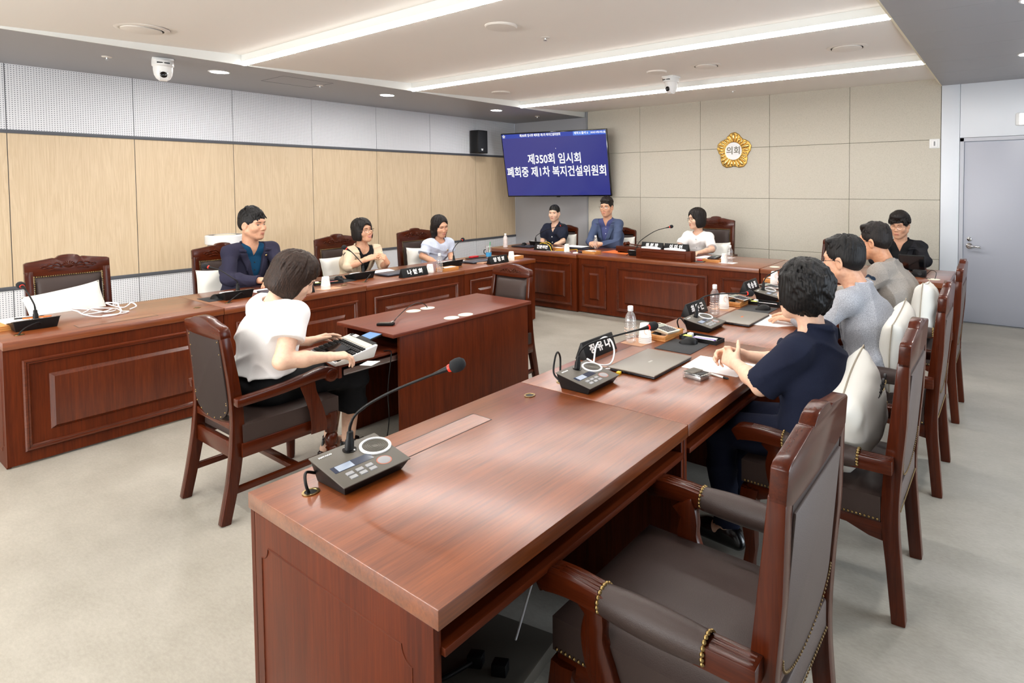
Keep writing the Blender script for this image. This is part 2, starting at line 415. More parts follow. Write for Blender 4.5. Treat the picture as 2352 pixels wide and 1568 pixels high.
# back wall: grey bay by the corner, fabric panels, white corridor end with the door
wb = MB()
wb.mat(0).box(XL, -5.866, YB, YB + .1, 0, 3.0)
wb.mat(2).box(-5.866, -0.705, YB + .004, YB + .1, 0, 3.0)
JX = [-5.852, -4.831, -3.793, -2.754, -1.716, -0.705]; JZ = [0, .706, 1.404, 2.106, 2.87]
for i in range(5):
    for j in range(4):
        wb.mat(1).box(JX[i] + .002, JX[i + 1] - .002, YB - .012, YB + .05, JZ[j] + .002, JZ[j + 1] - .002, .003)
struct(wb.build('wall_back', [M['grey_wall'], M['fabric_wall'], M['groove']], smooth=0))
struct(MB().box(-5.872, -5.850, YB - .028, YB + .02, 0, 2.9, .002).build('trim_3', plain('grey_metal_edge', srgb(150, 152, 156), .4)))
wr = MB()
wr.box(-0.700, -0.515, YB - .030, YB + .1, 0, 2.76, .003)
wr.box(-0.512, 0.95, YB - .024, YB + .1, 2.115, 2.76, .002)
wr.box(0.55, XR, YB - .024, YB + .1, 0, 2.113, .002)
struct(wr.build('wall_corridor_end', M['white_wall']))
# door
d = MB().box(-0.512, -0.470, YB - .02, YB + .08, 0, 2.112, .003).box(0.505, 0.548, YB - .02, YB + .08, 0, 2.112, .003).box(-0.512, 0.548, YB - .02, YB + .08, 2.070, 2.112, .003).build('door_1', M['door_frame'])
struct(d)
MB().box(-0.466, 0.501, YB - .004, YB + .04, 0.012, 2.064, .002).build('door_leaf', M['steel_blue'], d)
h = MB()
h.lathe([(.033, 0), (.033, .008), (.026, .013)], 24, Matrix.Translation((-.405, YB - .004, .885)) @ Matrix.Rotation(R(90), 4, 'X'))
h.lathe([(.014, .01), (.012, .045)], 16, Matrix.Translation((-.405, YB - .004, .885)) @ Matrix.Rotation(R(90), 4, 'X'))
h.tube(smooth_path([(-.405, YB - .05, .885), (-.36, YB - .058, .884), (-.29, YB - .055, .876)], 6), [.012] * 6 + [.011] * 6 + [.009], 12)
h.lathe([(.024, 0), (.024, .007), (.014, .012), (.012, .012)], 20, Matrix.Translation((-.405, YB - .004, .962)) @ Matrix.Rotation(R(90), 4, 'X'))
h.build('door_handle', M['chrome'], d)
MB().box(-0.466, 0.501, YB - .03, YB + .04, 0.0, 0.010).build('door_threshold', M['silver'], d)
# right wall and rear wall (behind the photographer) with windows
wr2 = MB()
wr2.box(XR, XR + .1, YF, YB, 0, .9).box(XR, XR + .1, YF, YB, 2.4, 3).box(XR, XR + .1, YF, .4, .9, 2.4).box(XR, XR + .1, 5.6, YB, .9, 2.4)
struct(wr2.build('wall_right', M['white_wall'], smooth=0))
w2 = MB().box(XL, XR, YF - .1, YF, 0, .8).box(XL, XR, YF - .1, YF, 2.5, 3).box(XL, -6.6, YF - .1, YF, .8, 2.5).box(-.6, XR, YF - .1, YF, .8, 2.5)
struct(w2.build('wall_front', M['grey_wall'], smooth=0))
def window(nm, x0, x1, z0, z1, n, alongx, at):
    w = MB(); g = MB()
    for k in range(n + 1):
        x = x0 + (x1 - x0) * k / n
        if alongx: w.box(x - .03, x + .03, at - .09, at - .03, z0, z1)
        else: w.box(at + .03, at + .09, x - .03, x + .03, z0, z1)
    for z in (z0, z1):
        if alongx: w.box(x0, x1, at - .09, at - .03, z - .03, z + .03)
        else: w.box(at + .03, at + .09, x0, x1, z - .03, z + .03)
    o = struct(w.build(nm, M['white_plastic'], smooth=0))
    if alongx: g.box(x0, x1, at - .062, at - .058, z0, z1)
    else: g.box(at + .058, at + .062, x0, x1, z0, z1)
    g.build('pane', M['sky_pane'], o, smooth=0)
window('window_1', -6.6, -.6, .8, 2.5, 4, True, YF)
window('window_2', .4, 5.6, .9, 2.4, 4, False, XR)

# ceiling: grey soffits left and right, sawtooth ceiling between, fascias and light strips
TEETH = [6.125 - 1.815 * k for k in range(6)]
struct(MB().box(XL, SX0, YF, YB, ZS, ZS + .3).build('ceiling_soffit_left', M['soffit'], smooth=0))
sr = MB()
ys = [YB - .0] + [YB - .31 - .61 * k for k in range(19)]
for a, b in zip(ys[:-1], ys[1:]): sr.box(SX1, XR, max(b + .0015, YF), a - .0015, ZS, ZS + .3)
struct(sr.build('ceiling_soffit_right', M['soffit'], smooth=0))
struct(MB().box(SX1 - .014, SX1 + .001, YF, YB - .01, ZS - .001, ZS + .3).build('trim_4', plain('cream_bead', srgb(226, 216, 190), .6), smooth=0))
c = MB()
for i, y in enumerate(TEETH):
    y1 = TEETH[i - 1] if i else YB          # rises from this strip to the next one
    z1 = ZC if i else ZS + (ZC - ZS) * .96
    c.add([(SX0, y + .034, ZS + .004), (SX1, y + .034, ZS + .004), (SX1, y1, z1), (SX0, y1, z1), (SX0, y + .034, ZS + .3), (SX1, y + .034, ZS + .3), (SX1, y1, ZS + .3), (SX0, y1, ZS + .3)],
          [(0, 3, 2, 1), (4, 5, 6, 7), (0, 1, 5, 4), (1, 2, 6, 5), (2, 3, 7, 6), (3, 0, 4, 7)])
c.box(SX0, SX1, YF, TEETH[-1], ZC, ZS + .3)
struct(c.build('ceiling', M['ceiling'], smooth=0))
fa = MB()
for i, y in enumerate(TEETH):
    fa.box(SX0, SX1, y + .001, y + .033, ZS + .030, ZC + .02)
fa.box(SX0 - .002, SX0 + .010, YF, YB - .01, ZS - .0015, ZC + .05)
struct(fa.build('trim_5', M['fascia'], smooth=0))
strip_where = ['farthest from the camera, by the back wall', 'in the middle of the three', 'nearest the camera']
for i, y in enumerate(TEETH):
    x0, x1, y0, y1, z0, z1 = SX0 + .012, SX1 - .016, y + .002, y + .031, ZS - .004, ZS + .0298
    s = MB(); s.mat(1).box(x0, x1, y0, y1, z0 + .001, z1); s.mat(0).add([(x0, y0 + .002, z0), (x0, y1 - .002, z0), (x1, y1 - .002, z0), (x1, y0 + .002, z0)], [(0, 1, 2, 3)])
    o = link_obj('ceiling_light_strip', s.mesh('ceiling_light_strip', [M['strip'], M['strip_edge']], 0))
    tag(o, 'long white ceiling light strip ' + (strip_where[i] if i < 3 else 'behind the camera, over the empty end of the room, number %d' % (i - 2)), 'ceiling light', 'long ceiling light strips')

# ------------------------------------------------------------------ things on the ceiling
def slope_z(y):
    for i, ty in enumerate(TEETH):
        if y > ty: 
            y1 = TEETH[i - 1] if i else YB
            z1 = ZC if i else ZS + (ZC - ZS) * .96
            return ZS + .004 + (z1 - ZS - .004) * (y - ty) / (y1 - ty)
    return ZC
def diffuser(x, y, r, label, open_=True):
    z = slope_z(y)
    t = thing('ceiling_air_diffuser', label, 'air vent', (x, y, z), 0, 'round ceiling air diffusers')
    MB().lathe([(r * 1.22, 0.0), (r * 1.22, -.006), (r * 1.06, -.013), (r * .98, -.012), (r * .98, 0)], 40).build('rim', M['white_disc'], t)
    MB().lathe([(r * .98, -.002), (r * .5, -.002)], 40).build('throat', M['dark_slot'], t)
    MB().lathe([(r * .30, .0), (r * .88, -.008), (r * .90, -.018), (r * .6, -.026), (.001, -.028)], 40).build('plate', M['white_disc'], t)
    return t
diffuser(-5.33, 1.592, .135, 'round ceiling air diffuser at top left, with a peeling strip hanging at its rim')
diffuser(-1.20, 5.223, .135, 'round ceiling air diffuser with a dangling shred, nearest the right soffit')
diffuser(-2.517, 5.208, .118, 'round ceiling air diffuser with an open dark slot above the right ceiling camera')
for x, y, r, lab in ((-3.07, 3.0, .115, 'shallow flat white round speaker cap on the ceiling at the top middle of the photo'), (-3.065, 5.179, .105, 'flat white round speaker cap on the ceiling, left of the right ceiling camera'), (-5.32, 5.179, .115, 'small round flat cap on the ceiling near the left end of the farthest light strip')):
    o = MB().lathe([(r, 0), (r, -.010), (r * .93, -.018), (r * .5, -.021), (.001, -.021)], 36).build('ceiling_speaker', M['white_disc'], loc=(x, y, slope_z(y)))
    tag(o, lab, 'ceiling speaker', 'round ceiling speaker caps')
for x, y, z, lab in ((-3.1, 3.507, None, 'small sprinkler head in the middle of the ceiling, far from any camera'), (-6.46, 1.683, ZS, 'sprinkler head in the left soffit, left of the left ceiling camera'), (-6.40, 3.49, ZS, 'sprinkler head in the left soffit beside the access panel outline'), (-6.44, 7.072, ZS, 'sprinkler head at the far end of the left soffit, above the screen'), (-2.9, 6.75, None, 'tiny sprinkler head on the ceiling near the back wall')):
    zz = slope_z(y) if z is None else z
    t = thing('sprinkler_head', lab, 'sprinkler', (x, y, zz), 0, 'sprinkler heads')
    MB().lathe([(.036, 0), (.034, -.005), (.012, -.009)], 20).build('escutcheon', M['white_disc'], t)
    MB().lathe([(.009, -.006), (.007, -.020), (.014, -.024), (.014, -.027), (.001, -.028)], 12).build('deflector', M['silver'], t)
for x, y, lab in ((-6.43, 2.519, 'nearest of the three round downlights in the left soffit, beside the ceiling camera'), (-6.415, 4.332, 'middle round downlight of the left soffit'), (-6.41, 6.145, 'farthest round downlight of the left soffit, above the wall loudspeaker'), (0.10, 6.195, 'far round downlight in the right soffit at the edge of the photo'), (0.10, 4.38, 'near round downlight in the right soffit at the top right corner'), (0.10, 2.565, 'round downlight in the right soffit above the camera')):
    t = thing('downlight', lab, 'ceiling light', (x, y, ZS), 0, 'round downlights')
    MB().lathe([(.092, 0), (.090, -.005), (.078, -.006), (.074, .0)], 32).build('rim', M['white_plastic'], t)
    MB().lathe([(.075, -.003), (.05, -.005), (.001, -.006)], 32).build('glowing_lens', M['lamp'], t)
# access panel outline
p = MB()
for a in ((-6.62, -6.15, 2.98, 2.984), (-6.62, -6.15, 3.50, 3.504), (-6.62, -6.616, 2.98, 3.504), (-6.154, -6.15, 2.98, 3.504)): p.box(*a, ZS - .0015, ZS + .002)
tag(p.build('access_panel', M['trim_dark'], smooth=0), 'square access panel outlined in the left soffit', 'ceiling panel')

def ptz(loc, rz, label):
    t = thing('ceiling_camera', label, 'camera', loc, rz, 'white ceiling cameras')
    MB().box(-.075, .075, -.075, .075, -.020, 0, .006).build('mount', M['white_plastic'], t)
    MB().ring_loft([[(.105 * s * math.cos(a) - (.0), .078 * s * math.sin(a), z) for a in [2 * math.pi * k / 32 for k in range(32)]] for s, z in ((.95, -.018), (1.0, -.03), (1.0, -.062), (.93, -.07), (.6, -.071))]).build('base_shell', M['white_plastic'], t)
    MB().box(.078, .1045, -.045, .045, -.052, -.043, .002).build('sensor_window', M['black_gloss'], t)
    MB().lathe([(.070, -.068), (.070, -.10), (.064, -.14), (.050, -.172), (.030, -.188), (.001, -.192)], 32).build('yoke', M['white_plastic'], t)
    MB().ring_loft([[(.004 + .066 * s * math.cos(a), y, -.138 + .056 * s * math.sin(a)) for a in [2 * math.pi * k / 28 for k in range(28)]] for s, y in ((.85, -.032), (1.0, -.026), (1.0, .026), (.85, .032))]).build('camera_head', M['white_gloss'], t)
    l = MB(); Mx = Matrix.Translation((.066, 0, -.145)) @ Matrix.Rotation(R(100), 4, 'Y')
    l.lathe([(.026, -.006), (.026, .006), (.020, .009), (.012, .004), (.001, .003)], 24, Mx); l.build('lens', M['black_gloss'], t)
    return t
ptz((-6.19, 1.99, ZS), R(-15), 'white dome camera hanging under the left soffit')
ptz((-3.13, 5.6, slope_z(5.6)), R(-95), 'white dome camera hanging from the middle of the ceiling by the far light strip')

# ------------------------------------------------------------------ things on the walls
t = thing('wall_loudspeaker', 'small black loudspeaker high on the left wall beside the screen', 'loudspeaker', (XL + .0, 6.70, 2.14))
MB().prism([(XL + .02 - XL, -.105), (.085, -.125), (.215, -.105), (.235, 0), (.215, .105), (.085, .125), (.02, .105)], 'z', 0, .375).build('cabinet', M['black'], t, bevel=.004)
MB().prism([(.221, -.098), (.243, 0), (.221, .098), (.217, .098), (.236, 0), (.217, -.098)], 'z', .012, .362).build('grille', plain('speaker_grille', srgb(34, 36, 40), .8), t)
MB().box(0, .03, -.04, .04, .1, .28).build('bracket', M['black'], t)
fr = frame((.2445, -.03, .055), (.1, -.98, 0), (0, 0, 1)); fr = frame((.2375, -.035, .055), (.21, .98, 0), (0, 0, 1))
b = MB()
for q in ([(-.016, .018), (-.006, .018), (0, .006), (.006, .018), (.016, .018), (.016, 0), (-.016, 0)], [(-.016, -.004), (.016, -.004), (.012, -.016), (.004, -.010), (-.004, -.016), (-.012, -.010)]):
    b.add([tuple(fr @ Vector((x, y, .002))) for x, y in q] + [tuple(fr @ Vector((x, y, -.002))) for x, y in q], [tuple(range(len(q)))] + [(i, (i + 1) % len(q), len(q) + (i + 1) % len(q), len(q) + i) for i in range(len(q))])
b.build('badge', M['white_ink'], t, smooth=0)

t = thing('wall_switch', 'square white wall switch plate beside the white corner column', 'switch', (-.768, YB - .012, 2.06))
MB().box(-.055, .055, -.012, 0, -.055, .055, .006).build('plate', M['white_plastic'], t)
MB().box(-.033, .033, -.018, -.010, -.043, .043, .005).build('rocker', M['white_gloss'], t)
MB().box(-.008, .008, -.0205, -.017, -.026, .026, .004).build('indicator', M['grey_key'], t)

t = thing('emergency_light', 'white lit sign box over the grey door at the photo edge', 'emergency light', (.17, YB - .024, 2.22))
MB().box(-.16, .16, -.035, 0, -.0, .135, .012).build('housing', M['white_plastic'], t)
MB().box(-.125, .125, -.040, -.033, .008, .127, .003).build('lit_face', plain('lit_sign_face', (1, 1, 1, 1), .4, emit=(1, 1, 1, 1), estr=3.0), t)

# emblem: gold five petalled flower with a white centre
t = thing('council_emblem', 'gold flower shaped emblem with a white lettered disc on the fabric wall', 'emblem', (-3.264, YB - .012, 2.066))
def flower(ang, k=1.0):
    a = (ang - math.pi / 2) % (2 * math.pi / 5); a = min(a, 2 * math.pi / 5 - a)
    base = .208 + .050 * math.cos(a * 5 / 2) ** 1.5 * 1.0
    return k * (base + .006 * abs(math.cos(ang * 12.5)))
N = 150
rings = []
for k, y in ((1.0, 0.0), (1.0, -.014), (.96, -.020), (.90, -.020)):
    rings.append([(flower(2 * math.pi * j / N, k) * math.cos(2 * math.pi * j / N), y, flower(2 * math.pi * j / N, k) * math.sin(2 * math.pi * j / N)) for j in range(N)])
MB().ring_loft(rings).build('back_plate', M['gold_dark'], t)
pt = MB()
for j in range(25):
    a = math.pi / 2 + 2 * math.pi * j / 25
    L0, L1 = .135, flower(a) * .93
    c0 = Vector((math.cos(a), 0, math.sin(a)))
    pts = [c0 * (L0 + (L1 - L0) * f) + Vector((0, -.018 - .012 * math.sin(f * 3.0), 0)) for f in (0, .25, .5, .75, .92, 1.0)]
    w = .016 if j % 5 else .024
    pt.tube(pts, [w * .6, w * .75, w * .95, w * 1.05, w * .9, w * .35], 10)
pt.build('petals', M['gold'], t, smooth=60)
MB().lathe([(.136, 0), (.136, .024), (.130, .030), (.122, .026)], 48, Matrix.Rotation(R(90), 4, 'X')).build('ring', M['gold'], t)
MB().lathe([(.125, .0), (.125, .026), (.001, .028)], 48, Matrix.Rotation(R(90), 4, 'X')).build('disc', M['white_gloss'], t)
text_mesh('lettering', '의회', .118, M['grey_ink'], t, frame((0, -.0290, .0), (1, 0, 0), (0, 0, 1)), .001, .0016)

# ------------------------------------------------------------------ television
t = thing('wall_television', 'large tilted television with a blue title screen in the back left corner', 'television', (-6.184, 7.2, 1.40), .234)
TW, TH = 1.9, 1.069
T = Matrix.Translation((0, 0, .54)) @ Matrix.Rotation(R(10.3), 4, 'X') @ Matrix.Rotation(-.008, 4, 'Y')
def tv(nm, m, x0, x1, z0, z1, y0, y1, b=0, emis=None): return MB().box(x0, x1, y0, y1, z0, z1, b, T).build(nm, m, t)
tv('bezel', M['black_gloss'], -TW / 2, TW / 2, -TH / 2, TH / 2, 0, .045, .006)
def screenmat(nm, c, e=1.0):
    m = plain(nm, (0.004, 0.004, 0.006, 1), .14, emit=c, estr=e); return m
tv('screen', screenmat('screen_blue', srgb(56, 60, 140), .9), -TW / 2 + .017, TW / 2 - .017, -TH / 2 + .022, TH / 2 - .017, -.002, .002)
tv('title_bar', screenmat('screen_bar', srgb(40, 66, 170), .95), -TW / 2 + .017, TW / 2 - .017, TH / 2 - .085, TH / 2 - .017, -.0032, -.001)
tv('attendance_box', screenmat('screen_light_bar', srgb(84, 132, 230), 1), .375, .68, TH / 2 - .082, TH / 2 - .017, -.0042, -.001)
tv('date_box', screenmat('screen_mid_bar', srgb(62, 104, 214), 1), .68, TW / 2 - .017, TH / 2 - .082, TH / 2 - .017, -.0040, -.001)
lit = screenmat('screen_white', (1, 1, 1, 1), 1.0)
def tvt(body, size, x, z, bold=.004, sx=1.0): text_mesh('screen_text', body, size, lit, t, T @ frame((x, -.0052, z), (1, 0, 0), (0, 0, 1)), .0004, bold, sx=sx)
tvt('제350회 임시회', .185, .0, .085, .0036, .83)
tvt('폐회중 제1차 복지건설위원회', .185, .0, -.125, .0036, .81)
tvt('제350회 임시회 폐회중 제1차 복지건설위원회', .050, -.22, TH / 2 - .050, .0012, .80)
tvt('재적 8', .045, .45, TH / 2 - .048, .001); tvt('출석 6', .045, .58, TH / 2 - .048, .001); tvt('2025년 07월 07일 (월)', .036, .807, TH / 2 - .048, .001, .78)
fl = MB()
ring = []
for j in range(40):
    a = 2 * math.pi * j / 40; r = .026 + .005 * math.cos(5 * (a - math.pi / 2)); ring.append((-TW / 2 + .055 + r * math.cos(a), TH / 2 - .05 + r * math.sin(a)))
fl.add([tuple(T @ Vector((x, -.0052, z))) for x, z in ring], [tuple(range(40))]); fl.build('screen_emblem', screenmat('screen_grey', srgb(200, 200, 210), 1), t, smooth=0)
fl = MB().add([tuple(T @ Vector((.04 + x, -.0052, .27 + z))) for x, z in ((0, 0), (.014, -.014), (.006, -.015), (.002, -.022))], [(0, 1, 2, 3)]).build('screen_cursor', lit, t, smooth=0)
tv('sensor_bump', M['black'], -.03, .03, -TH / 2 - .010, -TH / 2, .004, .03, .003)
tv('bracket_plate', M['black'], -.3, .3, -.2, .2, .045, .075, .004)
MB().tube([(0, .08, .54), (.25, .28, .56), (.10, .44, .56)], .02, 10).build('bracket_arm', M['black'], t)
# ------------------------------------------------------------------ desks
TOP = 0.73
def moulding_ring(mb, y0, y1, z0, z1, w=.034, h=.020):
    prof = [(0, -.002), (0, h * .55), (w * .2, h), (w * .45, h), (w * .6, h * .55), (w * .8, h * .6), (w, h * .15), (w, -.002)]
    rings = []
    for (y, z, sy, sz) in ((y0, z0, 1, 1), (y1, z0, -1, 1), (y1, z1, -1, -1), (y0, z1, 1, -1)):
        rings.append([(hh, y + sy * d, z + sz * d) for d, hh in prof])
    mb.ring_loft(rings, cap=False, closed=True); return mb
def raised(mb, y0, y1, z0, z1, b=.022, h=.018):
    mb.add([(-.002, y0, z0), (-.002, y1, z0), (-.002, y1, z1), (-.002, y0, z1), (h, y0 + b, z0 + b), (h, y1 - b, z0 + b), (h, y1 - b, z1 - b), (h, y0 + b, z1 - b)],
           [(0, 1, 5, 4), (1, 2, 6, 5), (2, 3, 7, 6), (3, 0, 4, 7), (4, 5, 6, 7)]); return mb

def desk(label, loc, rz, L, panels, depth=.835, grommets=(), flap=None, group=None, end_groove=(), shelf=True, fmat='z'):
    """front (panelled aisle side) looks along +x, length along y, origin on the floor under the front edge's middle"""
    t = thing('council_desk', label, 'desk', loc, rz, group)
    h = L / 2
    MB().box(-depth, 0, -h + .001, h - .001, .684, TOP, .003).build('desktop', M['top_y'], t)
    MB().box(-.034, -.014, -h + .002, h - .002, .012, .684).build('front_panel', M['mah_z'], t)
    fm = MB(); rp = MB()
    for (a, b) in panels:
        moulding_ring(fm, a, b, .080, .614); m = min(.11, (b - a) * .31); raised(rp, a + m, b - m, .174, .510)
    Tm = Matrix.Translation((-.014, 0, 0))
    for mb_, nm, mt in ((fm, 'panel_moulding', M['mould_y']), (rp, 'raised_panel', M['mould_z'])):
        mb_.v = [tuple(Tm @ Vector(v)) for v in mb_.v]; mb_.build(nm, mt, t, smooth=30)
    for s in (-1, 1):
        e = -.035
        MB().box(-depth + .018, e, s * (h - .012) - .010, s * (h - .012) + .010, .0, .684, .002).build('side_panel', M['mah_z'], t)
        if s in end_groove:
            g = MB(); x0, x1, z0, z1, c = -depth + .09, -.075, .09, .603, .036
            pts = []
            yy = s * (h - .002)
            def arc(cx, cz, a0, a1):
                return [(cx + c * math.cos(R(a)), yy, cz + c * math.sin(R(a))) for a in np.linspace(a0, a1, 7)]
            pts = arc(x0, z1, 0, -90) + arc(x0, z0, 90, 0) + arc(x1, z0, 180, 90) + arc(x1, z1, -90, -180)
            g.tube(pts, .0022, 6, closed=True); g.build('groove_line', M['mah_x'], t)
    if shelf:
        MB().box(-depth + .006, -.25, -h + .022, h - .022, .612, .632, .003).build('under_shelf', M['mah_y'], t)
    for (gx, gy) in grommets:
        g = MB().lathe([(.019, 0), (.023, .0012), (.023, .003), (.017, .003), (.016, .0005)], 24); g.v = [(a + gx, b + gy, c + TOP) for a, b, c in g.v]
        o = g.build('grommet_ring', M['brass'], t)
        g = MB().lathe([(.0165, .0005), (.0165, .0012), (.001, .0012)], 20); g.v = [(a + gx, b + gy, c + TOP) for a, b, c in g.v]; g.build('grommet_hole', M['black'], o)
    if flap:
        f0, f1, x0, x1 = flap
        MB().box(x0, x1, f0, f1, TOP - .002, TOP + .0008).build('cable_hatch_lid', M['top_y'], t, smooth=0)
        g = MB()
        for a in ((x0 - .003, x0, f0 - .003, f1 + .003), (x1, x1 + .005, f0 - .003, f1 + .003), (x0, x1, f0 - .003, f0), (x0, x1, f1, f1 + .003)): g.box(*a, TOP - .002, TOP + .0006)
        g.build('cable_hatch_gap', M['black'], t, smooth=0)
    return t

LD = -4.694
mods = [0.722, 1.826, 2.93, 4.026, 5.10]
lab_l = ['left row desk nearest the camera, with a white cable coil on top', 'left row desk in front of the man in the navy suit', 'left row desk in front of the woman in the beige jacket', 'far left row desk in front of the woman in pale blue']
for i in range(4):
    a, b = mods[i], mods[i + 1]; L = b - a; c = (a + b) / 2
    g = [(-.186, a + .10 - c), (-.186, b - .10 - c)] if i < 3 else [(-.186, a + .1 - c)]
    desk(lab_l[i], (LD, c, 0), 0, L, [(-L / 2 + .075, L / 2 - .078)], grommets=g, flap=(-.2, .2, -.225, -.125) if i in (0,) else None, group='left row desks', end_groove=(-1,) if i == 0 else ((1,) if i == 3 else ()))
RD = -1.800
modr = [0.744, 1.848, 2.958, 4.062, 5.165]
lab_r = ['near right desk with an empty top and one microphone, at the bottom of the photo', 'right row desk in front of the woman in the navy jacket', 'right row desk in front of the man in the light grey jacket', 'far right row desk in front of the man in the taupe jacket']
for i in range(4):
    a, b = modr[i], modr[i + 1]; L = b - a; c = (a + b) / 2
    # front looks along -x: local +y is world -y
    g = [(-.153, -(a + .10 - c)), (-.150, -(b - .10 - c))]
    desk(lab_r[i], (RD, c, 0), math.pi, L, [(-L / 2 + .075, L / 2 - .078)], grommets=g, flap=(-.19, .19, -.20, -.105), group='right row desks', end_groove=(1,) if i == 0 else ((-1,) if i == 3 else ()))
BD = 5.70
# front looks along -y: rotate +x to -y, local y becomes world x
desk('long middle back desk with the chairperson sign stand', (-3.345, BD, 0), -math.pi / 2, 2.375, [(-1.131, -.757), (-.604, .602), (.755, 1.125)], depth=.845)
desk('left back desk with yellow cable, by the corner screen', (-5.33, BD - .035, 0), -math.pi / 2, 1.585, [(-.70, .715)], depth=.845)
desk('right back desk with a small black monitor, near the grey door', (-1.305, BD + .005, 0), -math.pi / 2, 1.69, [(-.78, -.42), (-.32, .76)], depth=.845)
def disc(x, y, z, label, r=.052):
    o = MB().lathe([(r, 0), (r, .002), (r * .9, .0035), (.001, .0035)], 28).build('cable_hole_cap', M['disc_cream'], loc=(x, y, z)); tag(o, label, 'cable cap', 'cream cable hole caps')
disc(-2.065, 5.905, TOP, 'cream round cable cap on the right end of the back desks')
disc(-.583, 5.89, TOP, 'cream round cable cap on the back desk beside the small speaker box')

# centre desk for the note taker, with a pulled out keyboard tray
t = thing('centre_desk', 'small brown desk in the middle of the room with a pulled out keyboard tray', 'desk', (-3.30, 2.62, 0))
CX0, CX1, CY0, CY1 = -.300, .298, -.585, .590
MB().box(CX0, CX1, CY0, CY1, .706, TOP, .004).build('desktop', M['matt_y'], t)
for s, nm in ((CX0 + .022, 0), (CX1 - .022, 0)):
    MB().box(s - .013, s + .013, CY0 + .05, CY1 - .03, 0, .706, .002).build('side_panel', M['mah_z'], t)
MB().box(CX0 + .04, CX1 - .04, -.02, .0, .12, .706).build('modesty_panel', M['mah_x'], t)
MB().box(CX0 + .055, CX1 - .055, -.87, -.35, .602, .618, .002).box(CX0 + .055, CX1 - .055, -.885, -.868, .545, .620, .002).build('keyboard_tray', M['matt_x'], t)
for s in (CX0 + .045, CX1 - .045):
    r = MB().box(s - .005, s + .005, -.865, -.05, .560, .565).box(s - .005, s + .005, -.865, -.05, .588, .592).box(s - .002, s + .002, -.865, -.05, .560, .592)
    r.build('tray_rail', M['silver'], t, smooth=0)
for (x, y) in ((-.153, -.117), (-.150, -.002), (.240, -.111), (.242, .005)):
    g = MB().lathe([(.049, 0), (.049, .002), (.043, .0035), (.001, .0035)], 28); g.v = [(a + x, b + y, c + TOP) for a, b, c in g.v]; g.build('cable_cap', M['disc_cream'], t)
# ------------------------------------------------------------------ chairs
def nails(mb, pts, r=.0055, n=8):
    for p, d in pts:
        d = Vector(d).normalized(); q = Vector((0, 0, 1)).rotation_difference(d).to_matrix().to_4x4()
        mb.lathe([(r, 0), (r * .85, r * .45), (r * .4, r * .75), (.0004, r * .8)], n, Matrix.Translation(p) @ q, cap=False)
def strip_poly(center, thick):
    """closed outline of a bent board from centre points (a,b) with thickness per point"""
    P = [Vector((a, b)) for a, b in center]; up = []; dn = []
    for i, p in enumerate(P):
        a = P[max(i - 1, 0)]; b = P[min(i + 1, len(P) - 1)]; d = (b - a).normalized(); nrm = Vector((-d.y, d.x)) * thick[i] / 2
        up.append(tuple(p + nrm)); dn.append(tuple(p - nrm))
    return up + dn[::-1]
def sm2(pts, n=5): return [(p.x, p.y) for p in smooth_path([(a, b, 0) for a, b in pts], n)]
def lerp_list(vals, m):
    xs = np.linspace(0, len(vals) - 1, m); return list(np.interp(xs, range(len(vals)), vals))
def pad(x0, x1, y0, y1, z0, z1, puff, nx=10, ny=10, axis='z', both=False, tilt=0.0):
    """upholstered cushion: a slab whose top bulges; axis z = seat, axis x = backrest (bulge towards +x)"""
    mb = MB(); vs = []; fs = []
    def edge(u): return max(0.0, 1 - abs(2 * u - 1) ** 5) ** .5
    for i in range(nx + 1):
        for j in range(ny + 1):
            u = i / nx; v = j / ny; b = edge(u) * edge(v)
            if axis == 'z': vs.append((x0 + (x1 - x0) * u, y0 + (y1 - y0) * v, z1 - puff + puff * b))
            else: vs.append((x1 - puff + puff * b, y0 + (y1 - y0) * u, z0 + (z1 - z0) * v))
    for i in range(nx):
        for j in range(ny):
            a = i * (ny + 1) + j; fs.append((a, a + ny + 1, a + ny + 2, a + 1))
    border = [i * (ny + 1) for i in range(nx + 1)] + [nx * (ny + 1) + j for j in range(1, ny + 1)] + [i * (ny + 1) + ny for i in range(nx - 1, -1, -1)] + [j for j in range(ny - 1, 0, -1)]
    base = len(vs)
    for k in border:
        p = vs[k]; vs.append((p[0], p[1], z0) if axis == 'z' else (x0, p[1], p[2]))
    m = len(border)
    for k in range(m): fs.append((border[k], border[(k + 1) % m], base + (k + 1) % m, base + k))
    fs.append(tuple(base + k for k in range(m)))
    return mb.add(vs, fs)

def shear_x(mb, z0, k):
    mb.v = [(x + k * max(0, z - z0), y, z) for x, y, z in mb.v]; return mb

